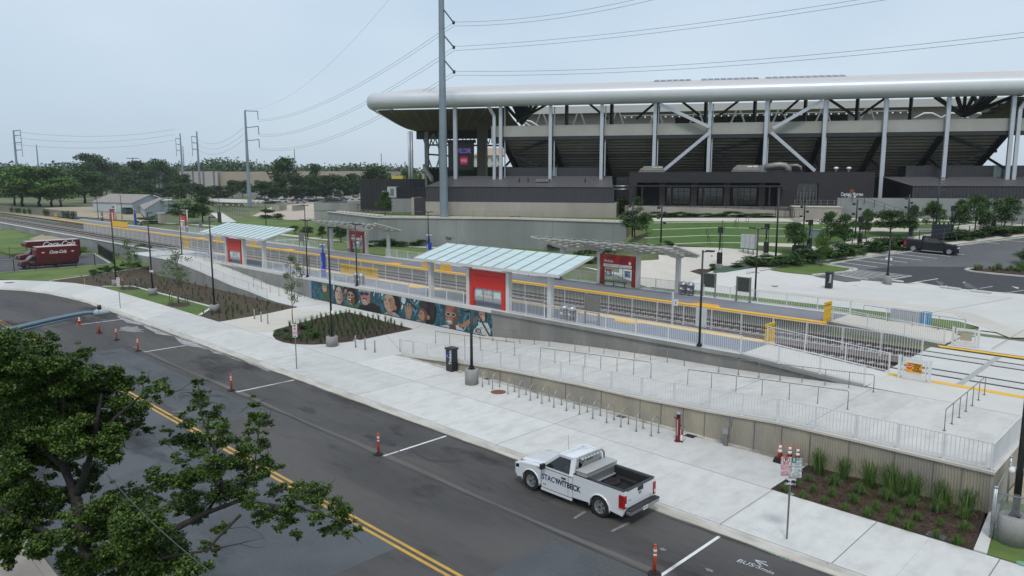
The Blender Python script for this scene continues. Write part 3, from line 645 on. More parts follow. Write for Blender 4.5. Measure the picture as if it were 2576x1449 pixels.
def handrail(label,a,b,h=.92,n=7,mt=None,group='handrails on the ramps',r=.021):
 mt=mt or galv_dull;a=Vector(a);b=Vector(b);t=thing('handrail',label,'handrail',tuple(a),group=group)
 d=(b-a).normalized();H=Vector((0,0,h));mb=MB()
 mb.path([a+H*.93,a+H+d*.05,b+H-d*.05,b+H*.93],r,mt,6);mb.build('rail',t)
 for i in range(n):
  p=a+(b-a)*(i/(n-1));mb=MB();mb.tube(p,p+H*(.93 if i in(0,n-1)else .99),r,mt,n=6);mb.box(p.x-.06,p.x+.06,p.y-.06,p.y+.06,p.z,p.z+.012,mt);mb.build('post',t)
 return t
def wk(x,y):return Vector((x,y,ztop(x)))
fence('picket_fence','long white picket fence along the top of the ribbed wall above the bike hoops',[wk(x,32.3)for x in(-42.9,-40,-36,-31,-26,-22,-18,-14.5,-11,-5.95)],h=1.07,pick=.15,step=1.85,pw=.021)
fence('picket_fence','white picket fence turning back from the corner of the ribbed wall',[(-5.95,32.35,1.66),(-5.95,44,1.66)],h=1.07,pick=.1)
fence('picket_fence','white platform fence left of the left street side shelter',[(-103.6,41.25,ZP+.03),(-90.6,41.25,ZP+.03)],group='fences at the street side platform')
fence('picket_fence','white platform fence above the painted portraits between the two street side shelters',[(-81.0,41.25,ZP+.03),(-51.05,41.25,ZP+.03)],group='fences at the street side platform')
fence('picket_fence','white platform fence left of the near red panel under the shelter',[(-50.4,41.25,ZP+.03),(-46.1,41.25,ZP+.03)],group='fences at the street side platform')
fence('picket_fence','white platform fence right of the near red panel under the shelter',[(-40.8,41.25,ZP+.03),(-37.0,41.25,ZP+.03)],group='fences at the street side platform')
fence('picket_fence','white platform fence from the near shelter to the down ramp',[(-36.4,41.25,ZP+.03),(PX1,41.25,ZP+.03)],group='fences at the street side platform')
fence('picket_fence','white fence on the street side of the down ramp',[(PX1,41.15,ZP+.01),(-13.75,41.1,1.69)],group='fences at the street side platform')
fence('picket_fence','white fence between the down ramp and the tracks',[(PX1-.1,44.85,ZP+.01),(-13.7,44.8,1.69)],h=1.15)
fence('picket_fence','long white picket fence between the two tracks',[(-176,49.75,1.44),(-100,49.75,1.44),(-13.4,49.75,1.5)],h=1.5,pick=.16,pw=.021)
fence('picket_fence','white fence behind the far platform left of the far shelter',[(-150,59.35,ZP),(-96.6,59.35,ZP)],group='fences behind the far platform')
fence('picket_fence','white fence behind the far platform between the two open far shelters',[(-81.8,59.35,ZP),(-51.1,59.35,ZP)],group='fences behind the far platform')
fence('picket_fence','white fence behind the right far shelter in front of the grass strip',[(-50.5,59.35,ZP),(-36.9,59.35,ZP)],group='fences behind the far platform')
fence('picket_fence','white fence behind the two grey notice boards and bins of the far platform',[(-36.6,59.35,ZP),(FX1,59.35,ZP)],group='fences behind the far platform')
fence('picket_fence','white fence on the far side of the far down ramp',[(FX1,59.4,ZP),(-13.6,60.3,1.7)])
fence('picket_fence','white fence on the track side of the far down ramp',[(FX1+.2,55.35,ZP),(-13.6,55.25,1.7)])
handrail('long galvanised handrail on the far ramp with its right end curving down by the grass',(-20.2,59.1,2.1),(-13.5,60.0,1.7),h=1.0,n=5)
def HR(label,t1,p1,t2,p2,n,h=.92,z=None):
 def base(t_,p_):
  zz=.8
  for _ in range(40):q=G(t_,*p_,zz);zz+=(ztop(q.x)-zz)*.5
  return q
 return handrail(label,base(t1,p1),base(t2,p2),h,n)
HR('steel handrail on the walk in front of the last painted portraits','f',(1355,655),'g',(20,752),6)
HR('steel handrail in the middle of the walk below the near shelter','g',(215,797),'g',(1048,917),8)
HR('steel handrail in the middle of the walk nearest the swing gate','g',(1325,977),'h',(600,1157),7)
HR('steel handrail against the grey ribbed wall just right of the painted portraits','f',(1690,628),'g',(280,682),6)
HR('steel handrail against the grey ribbed wall below the black lamp post','g',(475,718),'g',(1300,827),8)
HR('steel handrail against the low end of the grey wall beside the down ramp','g',(1560,877),'h',(795,1027),8)
a_=G('h',1330,1318,1.67);b_=G('h',1632,1048,1.67)
handrail('steel handrail standing alone on the landing at the right, running away to the yellow line',a_,b_,.98,7)
HR('short steel handrail end at the start of the rising walk left of the ticket pylon','f',(1087,720),'f',(1185,738),2)
def zl(x):
 pts=[(-104,2.2),(-98,2.18),(-93.7,2.02),(-88,1.55),(-84.4,1.17),(-79.4,.66),(-76,.5),(-71.9,.15),(-69.5,.02),(-60,.0)]
 for(a,za),(b,zb)in zip(pts,pts[1:]):
  if x<=b:return za+(zb-za)*max(0,(x-a)/(b-a))
 return 0
mb=MB();xl=[-104,-98,-93.7,-88,-84.4,-79.4,-76,-71.9,-69.5,-66.2]
for a,b in zip(xl,xl[1:]):mb.add([(a,37.1,zl(a)),(b,37.1,zl(b)),(b,41.02,zl(b)),(a,41.02,zl(a))],[(0,1,2,3)],concrete)
mb.poly([(-112,37.1,2.15),(-104,37.1,2.2),(-104,44.9,2.2),(-112,44.9,2.15)],concrete);struct('left_ramp',mb)
lw=thing('ramp_wall','smooth grey concrete wall carrying the left ramp beside the long mulch bed','wall',(-85,37,0))
mb=MB()
for a,b in zip(xl,xl[1:]):mb.prism([(a,-.1),(b,-.1),(b,zl(b)+.12),(a,zl(a)+.12)],-.0,.22,wall_grey,Matrix(((1,0,0,0),(0,0,-1,37.1),(0,1,0,0),(0,0,0,1))))
mb.box(-104.2,-104.0,37,44,-.1,2.3,wall_grey);mb.build('wall_face',lw)
mb=MB()
for a,b in zip(xl,xl[1:]):mb.add([(a,36.85,zl(a)+.125),(b,36.85,zl(b)+.125),(b,37.12,zl(b)+.125),(a,37.12,zl(a)+.125)],[(0,1,2,3)],concrete)
mb.build('coping',lw)
fence('thin_railing','thin white picket railing along the left ramp wall',[(x,37.0,zl(x)+.13)for x in xl[:-2]],h=1.0,pick=.14,step=2.6,pw=.012,post_w=.04)
fence('thin_railing','white railing closing the top landing of the left ramp',[(-104,37.1,2.2),(-104,41.2,2.2)],h=1.07)
handrail('steel handrail along the upper half of the left ramp beside the platform wall',(-98,40.6,zl(-98)),(-82,40.6,zl(-82)),.9,7)
handrail('steel handrail along the lower half of the left ramp beside the platform wall',(-79,40.6,zl(-79)),(-68.6,40.6,zl(-68.6)),.9,6)
handrail('steel handrail down the middle of the left ramp foot',(-78.5,38.8,zl(-78.5)),(-69,38.8,zl(-69)),.9,6)
ew=thing('retaining_wall','pale retaining wall carrying the tracks behind the red delivery trucks','wall',(-150,41.3,0))
mb=MB();mb.box(-300,-104.2,41.2,41.6,-.3,2.1,wall_far);mb.build('wall_face',ew)
mb=MB();mb.box(-300,-104.2,41.1,41.65,2.1,2.2,concrete);mb.build('coping',ew)
fence('mesh_fence','thin steel post fence on the pale retaining wall beside the tracks',[(-280,41.4,2.2),(-104.3,41.4,2.2)],h=1.3,pick=0,step=3.2,mt=galv,post_w=.05)
def spike_fence(label,pts,h=1.9,gate=False):
 t=fence('black_fence',label,pts,h=h,pick=.14,step=2.5,mt=black_m,bars=(.08,.86),pw=.022,post_w=.07);return t
spike_fence('black steel picket fence in front of the red delivery trucks',[(-118.6,12,0),(-119,37.2,0)])
spike_fence('black steel fence at the right end of the truck yard, running back',[(-119.05,37.3,0),(-137,40.6,0)])
spike_fence('black steel picket fence at the far left behind the truck yard',[(-137.5,21,0),(-138.5,33,0)])
mb=MB();mb.poly([(-119.3,10,.045),(-119.3,36.8,.045),(-137.5,39.8,.045),(-150,20,.045),(-150,8,.045)],asphalt_lot);struct('truck_yard',mb)
mb=MB();mb.beam((-119.3,36.9,.08),(-137,39.9,.08),.25,.15,concrete);mb.beam((-119.1,12,.05),(-119.2,36.9,.05),.3,.1,concrete);struct('yard_kerb',mb)
mb=MB();mb.sheet([(-141,29,.5),(-141,40,1.0),(-200,41,1.2),(-200,30,.4)],.6,grass);mb.sheet([(-150,37,1.1),(-165,37,1.1),(-172,41,1.4),(-155,41,1.4)],.5,dirt);struct('rough_bank',mb)
# ================================================================== SHELTERS
def shelter(label,xs,Yc,out,z0=ZP,glazed=True,group='platform shelters'):
 t=thing('platform_shelter',label,'shelter',(xs[0],Yc,z0),group=group)
 for x in xs:
  mb=MB();mb.box(x-.17,x+.17,Yc-.2,Yc+.2,z0,5.62,cream);mb.box(x-.28,x+.28,Yc-.28,Yc+.28,z0-.01,z0+.02,cream);mb.build('column',t,bevel=.01)
 y0,z_0=Yc-out*.75,5.55;y1,z_1=Yc+out*3.2,6.62
 for x in xs:
  mb=MB();M=Matrix(((0,0,1,x-.09),(out,0,0,Yc),(0,1,0,0),(0,0,0,1)))
  mb.prism([(-.75,5.46),(-.2,5.34),(.3,5.45),(1.2,5.62),(2.9,6.36),(3.15,6.58),(-.75,5.56)],0,.18,cream,M);mb.build('roof_beam',t)
 xa,xb=xs[0]-1.45,xs[-1]+1.5
 def RP(x,s_,dz=0):return(x,y0+(y1-y0)*s_,z_0+(z_1-z_0)*s_+.12+dz)
 mb=MB()
 for s_ in(.02,.27,.5,.73,.97):a,b=RP(xa,s_,-.06),RP(xb,s_,-.06);mb.beam(a,b,.08,.1,cream)
 mb.build('purlin',t)
 mb=MB()
 for x in(xa,xb):mb.beam(RP(x,0),RP(x,1),.09,.14,cream)
 mb.beam(RP(xa,0,-.05),RP(xb,0,-.05),.08,.22,cream);mb.build('roof_edge',t)
 n=12 if glazed else 11;w_=(xb-xa)/n
 if glazed:
  gm=MB()
  for i in range(n):
   for j in range(4):
    a,b=xa+i*w_+.03,xa+(i+1)*w_-.03;s0,s1=j/4+.004,(j+1)/4-.004
    gm.add([RP(a,s0,.03),RP(b,s0,.03),RP(b,s1,.03),RP(a,s1,.03),RP(a,s0,.015),RP(b,s0,.015),RP(b,s1,.015),RP(a,s1,.015)],[(0,1,2,3),(7,6,5,4),(0,4,5,1),(1,5,6,2),(2,6,7,3),(3,7,4,0)],glass_roof)
  gm.build('roof_glass',t)
  mb=MB()
  for i in range(n+1):x=xa+i*w_;mb.beam(RP(x,0,.045),RP(x,1,.045),.055,.06,mat('glazing bar',(.30,.33,.33),None,2,.4,.5))
  mb.beam(RP(xa,0,.03),RP(xb,0,.03),.05,.05,mat('gutter edge',(.10,.14,.14),None,2,.4));mb.build('glazing_bar',t)
 else:
  gm=MB()
  for j in range(n):
   xm=xa+(j+.5)*w_
   a0,b0=RP(xm-w_*.34,0.0,.16),RP(xm+w_*.34,0.0,.10)
   a1,b1=RP(xm-w_*.34,1.0,.16),RP(xm+w_*.34,1.0,.10)
   v=[Vector(q)for q in(a0,b0,b1,a1)];gm.add(v+[q-Vector((0,0,.02))for q in v],[(0,1,2,3),(7,6,5,4),(0,4,5,1),(1,5,6,2),(2,6,7,3),(3,7,4,0)],glass_roof)
  gm.build('roof_glass',t)
  mb=MB()
  for j in range(n):xm=xa+(j+.5)*w_;mb.beam(RP(xm,.0,.05),RP(xm,1,.05),.07,.05,cream)
  mb.build('louvre_bar',t)
  mb=MB();mb.beam(RP(xb+.1,-.02,.1),RP(xb+.1,1.02,.1),.3,.12,cream);mb.build('end_fascia',t)
 return t
XS1=(-50.73,-45.78,-41.12,-36.72);XS2=(-96.1,-91.5,-87.2,-82.1)
shelter('near glass roofed shelter with a red panel over the street side platform',XS1,41.6,1)
shelter('left glass roofed shelter over the street side platform beside the left ramp',(-95.6,-90.9,-86.4,-81.3),41.7,1)
shelter('open louvred shelter over the far platform at the right',XS1,59.25,-1,glazed=False)
shelter('open louvred shelter over the far platform at the left, before the long concrete wall',XS2,60.0,-1,glazed=False)
def red_panel(label,xa,xb,Y,front=False,z0=ZP,ztp=5.22,small=False):
 t=thing('station_sign',label,'information panel',((xa+xb)/2,Y,z0),group='red information panels')
 f=red_m if not front else mat('dark red panel',(.34,.022,.022),(.28,.018,.018),1.5,.45)
 w=.42 if not small else .3;head=1.45 if not front else 1.25
 mb=MB();mb.box(xa,xa+w,Y-.12,Y+.12,z0,ztp,f);mb.box(xb-w,xb,Y-.12,Y+.12,z0,ztp,f);mb.box(xa+w,xb-w,Y-.12,Y+.12,ztp-head,ztp,f)
 if not front:mb.box(xa+w,xb-w,Y-.14,Y-.12,ztp-.42,ztp-.39,mat('red groove',(.28,.015,.012)));
 mb.build('frame',t)
 gz0,gz1=z0+.55,ztp-head
 mb=MB();mb.box(xa+w,xb-w,Y-.01,Y+.01,gz0,gz1,glass_clear);mb.build('glass',t)
 mb=MB()
 nb=3;ww=(xb-xa-2*w)/nb
 for i in range(nb+1):mb.box(xa+w+i*ww-.03,xa+w+i*ww+.03,Y-.03,Y+.03,gz0,gz1,galv)
 mb.box(xa+w,xb-w,Y-.032,Y+.032,gz1-.06,gz1-.002,galv);mb.box(xa+w,xb-w,Y-.05,Y+.05,gz0-.08,gz0,galv)
 mb.build('glazing_bar',t)
 mb=MB();pmx=mat('poster back',(.50,.68,.66),None,2,.6)
 pz0=gz0+.35;pz1=gz1-.22;pw_=min(.72,ww*.72)
 for cx_ in(xa+w+ww*.5,xb-w-ww*.5):
  if not front:mb.box(cx_-pw_/2,cx_+pw_/2,Y-.035,Y-.012,pz0,pz1,pmx)
 if not front:mb.build('poster',t)
 else:
  k=0
  for cx_,c in((xa+w+ww*.5,(.16,.16,.22)),(xb-w-ww*.5,(.42,.58,.66))):
   mb=MB();mb.box(cx_-pw_/2,cx_+pw_/2,Y-.035,Y-.012,pz0,pz1,mat('poster %d'%k,c,tuple(v*.75 for v in c),5,.5));mb.box(cx_-pw_/2,cx_+pw_/2,Y-.038,Y-.03,pz1-.14,pz1-.01,red_m if k==0 else mat('poster blue',(.1,.2,.3)))
   r_=random.Random(k+3)
   for q in range(14):a_=cx_-pw_*.4+r_.uniform(0,.06);z_=pz1-.2-q*(pz1-pz0-.25)/14;mb.box(a_,a_+pw_*r_.uniform(.3,.75),Y-.039,Y-.034,z_,z_+.025,refl_white if k==0 else mat('poster ink',(.08,.16,.25)))
   mb.build('poster',t);k+=1
  mb=MB();mb.box(xa+w,xb-w,Y-.15,Y-.12,gz1+.04,gz1+.34,refl_white);mb.build('route_strip',t)
  q_=(xb-xa-2*w)
  mb=MB();mb.box(xa+w+.15,xa+w+q_*.62,Y-.158,Y-.15,gz1+.2,gz1+.215,mat('route ink',(.15,.08,.10)));
  for i in range(9):mb.lathe([(.022,0),(.022,.01)],(0,0,0),mat('route ink',(.15,.08,.10)),8)if False else mb.box(xa+w+.2+i*q_*.065,xa+w+.24+i*q_*.065,Y-.16,Y-.15,gz1+.185,gz1+.23,mat('route ink',(.15,.08,.10)))
  mb.build('route_line',t)
  txt('CapMetro',.14,mat('route purple',(.30,.06,.16)),orient((1,0,0),(0,0,1),(xb-w-.42,Y-.155,gz1+.13)),t)
  txt('McKalla',.34,refl_white,orient((1,0,0),(0,0,1),(xa+w+.08,Y-.125,gz1+.60)),t,align='LEFT',bold=.008)
  mb=MB();M=Matrix(((1,0,0,xb-w-.22),(0,0,-1,Y-.12),(0,1,0,gz1+.55),(0,0,0,1)))
  mb.prism([(.14*math.cos(2*PI*k/20),.14*math.sin(2*PI*k/20))for k in range(20)],0,.01,refl_white,M);mb.build('round_badge',t)
  for xx_ in(xa+.16,xb-.24):txt('II\nII',.13,refl_white,orient((1,0,0),(0,0,1),(xx_+.04,Y-.125,z0+1.6)),t,name='emblem')
 return t
red_panel('near bright red panel with a window and two pale posters, seen from behind',-45.5,-41.4,41.55)
red_panel('bright red panel with a window under the left street side shelter',-90.55,-87.0,41.7,small=True)
red_panel('dark red station panel naming the stop, under the right far shelter',-45.55,-41.35,59.2,front=True)
red_panel('dark red station panel under the left far shelter',-91.1,-87.6,60.0,front=True)
def red_sign_post(label,x,Y):
 t=thing('station_sign',label,'information panel',(x,Y,ZP),group='red information panels')
 mb=MB();mb.box(x-1.45,x-1.2,Y-.1,Y+.1,ZP,5.2,red_m);mb.box(x+1.2,x+1.45,Y-.1,Y+.1,ZP,5.2,red_m);mb.box(x-1.2,x+1.2,Y-.1,Y+.1,4.4,5.2,red_m);mb.build('frame',t)
 mb=MB();mb.box(x-1.2,x+1.2,Y-.01,Y+.01,2.7,4.1,glass_clear);mb.build('glass',t)
 mb=MB();mb.box(x-1.2,x+1.2,Y-.12,Y-.1,4.12,4.36,refl_white);mb.box(x-.9,x-.2,Y-.03,Y-.01,3,3.9,refl_white);mb.build('route_strip',t)
 txt('McKalla',.3,refl_white,orient((1,0,0),(0,0,1),(x-1.1,Y-.105,4.75)),t,align='LEFT',bold=.008)
 mb=MB();mb.tube((x+.9,Y+.6,ZP),(x+.9,Y+.6,6.3),.12,cream,n=8);mb.build('mast',t)
 mb=MB();mb.beam((x-1.9,Y+.6,6.3),(x+1.6,Y+.6,6.3),.1,.1,cream);mb.box(x-.5,x+.9,Y+.3,Y+.5,5.5,6.0,galv_dull);mb.build('top_arm',t)
red_sign_post('small red panel on the far platform below the dark leafy tree',-150.6,60.3)
red_sign_post('small red panel on the far platform in front of the long grey shed',-191.9,60.4)
def bench(label,x,Y,L=2.9,mt=None,z0=ZP):
 mt=mt or mat('dark green bench',(.07,.09,.07),None,3,.6);t=thing('bench',label,'bench',(x,Y,z0),group='platform benches')
 for i in range(2):mb=MB();mb.box(x-L/2+i*L/2+.02,x-L/2+(i+1)*L/2-.02,Y-.24,Y+.24,z0+.44,z0+.49,mt);mb.build('seat',t)
 for i in range(3):xx_=x-L/2+.15+i*(L-.3)/2;mb=MB();mb.box(xx_-.03,xx_+.03,Y-.2,Y+.2,z0+.40,z0+.44,mt);mb.box(xx_-.03,xx_+.03,Y-.03,Y+.03,z0,z0+.4,mt);mb.build('leg',t)
bench('green bench in front of the naming panel under the right far shelter',-43.5,58.6)
bench('green bench under the left far shelter',-89.4,59.3)
bench('steel bench on the street side platform above the painted portraits',-65.5,41.9,2.6,galv)
handrail('low steel leaning rail on the far platform right of the yellow gates',(-56.5,58.6,ZP),(-53.3,58.6,ZP),.5,3,group='leaning rails')
def bin_pair(label,x,Y,z0=ZP):
 t=thing('litter_bin',label,'litter bin',(x,Y,z0),group='steel litter bins');mb=MB()
 for k in range(18):a=2*PI*k/18;mb.beam((x+.29*math.cos(a),Y+.29*math.sin(a),z0+.06),(x+.31*math.cos(a),Y+.31*math.sin(a),z0+.85),.05,.012,galv)
 for z_ in(z0+.08,z0+.45,z0+.84):mb.lathe([(.30,0),(.325,0),(.325,.04),(.30,.04)],(x,Y,z_),galv,20)
 mb.build('slatted_body',t)
 mb=MB();mb.lathe([(.25,.03),(.25,.8)],(x,Y,z0),mat('bin liner',(.12,.12,.125)),14);mb.build('liner',t)
 mb=MB();mb.lathe([(.34,.86),(.36,.9),(.33,.98),(.30,1.08),(.22,1.16),(.02,1.2)],(x,Y,z0),galv,20);mb.build('lid',t)
 mb=MB();mb.box(x-.12,x+.1,Y-.345,Y-.32,z0+.5,z0+.66,refl_white);mb.build('sticker',t)
c=G('n',1480,1085,ZP);bin_pair('left of two domed steel bins on the far platform beside the right shelter',c.x,c.y)
c=G('n',1597,1100,ZP);bin_pair('right of two domed steel bins on the far platform beside the right shelter',c.x,c.y)
bin_pair('left of two steel bins behind the fence right of the near shelter',-35.55,41.85);bin_pair('right of two steel bins behind the fence right of the near shelter',-34.8,41.85)
bin_pair('left of two steel bins above the painted portraits',-62.7,41.85);bin_pair('right of two steel bins above the painted portraits',-61.9,41.85)
bin_pair('left steel bin on the far platform seen under the near shelter roof',-51.6,58.7);bin_pair('right steel bin on the far platform seen under the near shelter roof',-50.7,58.7)
bin_pair('steel bin beside the small red panel below the dark leafy tree',-146.8,59.6);bin_pair('steel bin at the blue column far left on the far platform',-172.4,60.0);bin_pair('steel bin left of the red panel before the long grey shed',-198,60.0)
def board(label,x,Y,z0=ZP,w=1.15,front=True,h=2.15):
 t=thing('notice_board',label,'notice board',(x,Y,z0),group='grey notice boards')
 for sx in(-1,1):mb=MB();mb.box(x+sx*(w/2+.05)-.05,x+sx*(w/2+.05)+.05,Y-.05,Y+.05,z0,z0+h,galv_dull);mb.box(x+sx*(w/2+.05)-.12,x+sx*(w/2+.05)+.12,Y-.12,Y+.12,z0,z0+.02,galv_dull);mb.build('post',t)
 mb=MB();mb.box(x-w/2,x+w/2,Y-.035,Y+.035,z0+.85,z0+h-.03,galv_dull);mb.build('panel',t)
 if front:mb=MB();mb.box(x-w/2+.07,x+w/2-.07,Y-.045,Y-.036,z0+.92,z0+h-.1,mat('dark board glass',(.06,.075,.07),(.045,.055,.05),3,.25));mb.build('board_face',t)
c=G('n',1880,1125,ZP);board('left of two dark faced notice boards on the far platform',c.x,c.y+.05)
c=G('h',-390+0,340,ZP)if False else G('g',1740,345,ZP);board('right of two dark faced notice boards on the far platform',c.x,c.y+.05)
c=G('g',590,520,ZP);board('plain backed grey notice board right of the bins of the near shelter',c.x,42.0,front=False)
board('plain backed grey notice board on the street side platform behind the young tree',-73.0,42.3,front=False)
board('narrow grey notice board on the far platform left of the left far shelter',-103.5,59.3,front=False)
board('narrow grey notice board on the far platform left of the huge steel pole',-64.5,59.3,front=False)
board('narrow grey notice board right of the small red panel below the dark leafy tree',-142.0,60.2,front=False)
board('narrow grey notice board left of the red panel before the long grey shed',-199.5,60.6,front=False)
t=thing('sign_board','white board on the platform behind the black lamp post','sign',(-24.2,44.0,ZP))
c=G('g',1425,545,ZP)
mb=MB();mb.box(c.x-.42,c.x+.42,c.y-.03,c.y+.0,ZP+.1,ZP+1.5,mat('pale board back',(.52,.56,.60),None,2,.5));mb.build('panel',t)
mb=MB();mb.box(c.x-.05,c.x+.05,c.y,c.y+.08,ZP,ZP+1.55,galv);mb.build('post',t)
c=G('g',1208,520,1.5);t=thing('number_sign','white post with a small square sign reading 1 between the tracks','sign',(c.x,c.y,1.5))
mb=MB();mb.box(c.x-.06,c.x+.06,c.y-.06,c.y+.06,1.5,4.05,white_m);mb.build('post',t)
mb=MB();mb.box(c.x+.08,c.x+.50,c.y-.05,c.y-.03,3.05,3.52,refl_white);mb.box(c.x+.02,c.x+.1,c.y-.045,c.y-.035,3.15,3.4,galv);mb.build('plate',t)
txt('1',.34,black_m,orient((1,0,0),(0,0,1),(c.x+.29,c.y-.055,3.28)),t,bold=.012)
def arrow_gate(label,xa,xb,Y,n,z0=ZP,h=1.35,along='x'):
 t=thing('yellow_barrier',label,'barrier',(xa,Y,z0),group='yellow platform barriers')
 for k in range(n):
  u=k/max(1,n-1);x=xa+(xb-xa)*u if along=='x' else xa;y=Y if along=='x' else Y+(xb-xa)*u
  if n<=12:mb=MB()
  elif k==0:mb=MB()
  mb.box(x-.035,x+.035,y-.035,y+.035,z0,z0+h-.14,yellow_m);mb.lathe([(.05,h-.14),(.07,h-.08),(.02,h)],(x,y,z0),yellow_m,6);mb.box(x-.055,x+.055,y-.055,y+.055,z0+h-.3,z0+h-.26,mat('barrier clip',(.10,.07,.02)))
  if n<=12 or k==n-1:mb.build('post' if n<=12 else 'row_of_posts',t)
 mb=MB()
 if along=='x':
  for z_ in(.25,.9):mb.beam((xa,Y,z0+z_),(xb,Y,z0+z_),.05,.05,yellow_m)
 else:
  for z_ in(.25,.9):mb.beam((xa,Y,z0+z_),(xa,Y+xb-xa,z0+z_),.05,.05,yellow_m)
 mb.build('rail',t)
arrow_gate('yellow barrier at the right end of the far platform',-21.45,-20.3,54.75,6,h=1.5,along='y')
arrow_gate('yellow barrier at the right end of the street side platform',-21.2,-20.0,44.8,6,h=1.3,along='y')
c1=G('m',10,510,ZP);c2=G('m',155,535,ZP);arrow_gate('row of yellow posts on the far platform left of the near shelter column',c1.x,c2.x,54.9,9,h=1.45)
c1=G('m',240,545,ZP);c2=G('m',405,560,ZP);arrow_gate('row of yellow posts on the far platform just right of the near shelter column',c1.x,c2.x,54.9,10,h=1.45)
c1=G('f',800,115,ZP);c2=G('f',1010,165,ZP);arrow_gate('long row of yellow posts on the street side platform edge above the portraits',c1.x,c2.x,45.4,26,h=1.1)
c1=G('o',925,410,ZP);arrow_gate('yellow barrier on the far platform seen under the left shelter',c1.x-.8,c1.x+.8,55.0,5,h=1.7)
c1=G('o',1365,475,ZP);arrow_gate('yellow barrier on the far platform right of the left red panel',c1.x-.8,c1.x+.8,55.0,5,h=1.9)
c1=G('o',590,515,ZP);arrow_gate('yellow barrier at the left end of the street side platform',c1.x-.8,c1.x+.8,45.2,5,h=1.6)
c1=G('s',510,150,ZP);arrow_gate('yellow barrier at the far left end of the far platform',c1.x-1,c1.x+1,55.2,4,h=1.5)
t=thing('yellow_barrier','solid yellow panel on the far platform edge between the red panels on the left','barrier',(-171.7,55.5,ZP),group='yellow platform barriers')
mb=MB();mb.box(-178.3,-165.4,55.3,55.4,ZP+.25,ZP+1.15,yellow_m)if False else mb.box(-176.6,-166.6,55.3,55.4,ZP+.12,ZP+1.15,yellow_m);mb.build('panel',t)
mb=MB();[mb.box(x-.05,x+.05,55.4,55.5,ZP,ZP+1.2,yellow_m)for x in(-176,-171.6,-167)];mb.build('post',t)
def help_column(label,x,Y):
 t=thing('help_column',label,'help point',(x,Y,ZP),group='blue help columns')
 mb=MB();mb.box(x-.2,x+.2,Y-.2,Y+.2,ZP,ZP+2.6,blue_m);mb.build('column',t,bevel=.02)
 mb=MB();mb.box(x-.22,x-.03,Y-.215,Y-.2,ZP+.9,ZP+2.3,mat('pale blue stripe',(.25,.38,.62)));mb.box(x+.02,x+.19,Y-.215,Y-.2,ZP+1.2,ZP+1.7,galv);mb.build('call_plate',t)
 mb=MB();mb.tube((x,Y,ZP+2.6),(x,Y,ZP+3.5),.08,blue_m,n=8);mb.build('mast',t)
 mb=MB();mb.beam((x-.5,Y,ZP+3.5),(x+.45,Y,ZP+3.5),.12,.08,refl_white);mb.build('camera_arm',t)
 mb=MB();mb.lathe([(.02,-.34),(.13,-.3),(.15,-.18),(.12,-.05),(.04,0)],(x-.42,Y,ZP+3.46),mat('camera grey',(.30,.31,.32)),10);mb.build('camera',t)
 mb=MB();mb.box(x-.12,x+.12,Y-.1,Y+.1,ZP+3.54,ZP+3.62,galv_dull);mb.build('solar_plate',t)
c=G('m',240,430,ZP);help_column('blue help column with a camera beside the big steel pole',c.x+.0,58.7)
help_column('blue help column with a camera on the street side platform right of the left shelter',G('o',2292,905,ZP).x,42.4)
help_column('blue help column on the far platform at the far left',-175.3,59.9)
def swing_gate(label,a,b,z0,sign=True):
 a=Vector((*a,z0));b=Vector((*b,z0));t=thing('swing_gate',label,'gate',tuple(a),group='white swing gates');d=(b-a).normalized();L=(b-a).length
 u=Vector((0,0,1));pan=mat('gate grey white',(.62,.62,.60)if not sign else(.66,.68,.68),None,2,.5)
 for p in(a,b):mb=MB();mb.beam(p,p+u*1.25,.14,.14,pan,up=(0,1,0));mb.build('post',t)
 mb=MB();mb.beam(a+d*.15+u*.16,b-d*.15+u*.16,.07,.3,pan);mb.beam(a+d*.15+u*1.12,b-d*.15+u*1.12,.07,.16,pan);mb.beam(a+d*.2+u*.3,a+d*.2+u*1.1,.07,.1,pan,up=(0,1,0));mb.beam(b-d*.2+u*.3,b-d*.2+u*1.1,.07,.1,pan,up=(0,1,0));mb.build('gate_frame',t)
 mb=MB();mb.beam(a+d*.15+u*.75,b-d*.15+u*.75,.03,.06,galv_dull)
 for i in range(12):p=a+d*(.3+i*(L-.6)/11);mb.beam(p+u*.3,p+u*1.05,.02,.02,pan,up=(0,1,0))
 mb.build('gate_bars',t)
 c_=(a+b)/2+u*.68;n_=Vector((d.y,-d.x,0))
 if sign:
  M=orient(d,u,c_+n_*.06);mb=MB()
  mb.prism([(-.42,-.28),(.42,-.28),(.42,.28),(-.42,.28)],0,.012,mat('warning orange',(.80,.36,.03)),M);mb.build('warning_plate',t)
  mb=MB();M2=M@Matrix.Translation((-.24,.04,.014));mb.prism([(.15*math.cos(PI/8+k*PI/4),.13*math.sin(PI/8+k*PI/4))for k in range(8)],0,.006,mat('stop red',(.65,.03,.03)),M2);mb.build('stop_disc',t)
  txt('STOP',.10,refl_white,M@Matrix.Translation((-.24,.04,.024)),t,bold=.003,sx=.9)
  txt('LOOK\nFOR\nTRAINS',.155,black_m,M@Matrix.Translation((.14,.0,.016)),t,bold=.006,sx=.9)
  mb=MB();mb.prism([(-.30,.21),(.34,.21),(.34,.245),(-.30,.245)],.012,.016,black_m,M);mb.build('border_line',t)
 else:
  M=orient(d,u,c_+n_*.06);mb=MB();mb.prism([(-.30,-.26),(.36,-.26),(.36,.24),(-.30,.24)],0,.012,mat('sign back tan',(.42,.36,.27)),M);mb.build('warning_plate',t)
swing_gate('white swing gate with the orange warning to look for trains',(-13.0,44.25),(-11.45,44.2),1.67)
swing_gate('white swing gate on the far side of the tracks with a plain tan sign back',(-13.15,55.45),(-11.7,55.55),1.68,sign=False)
t=thing('equipment_cabinet','wide grey cabinet with a blue door behind the far down ramp','cabinet',(-17,62,1.8))
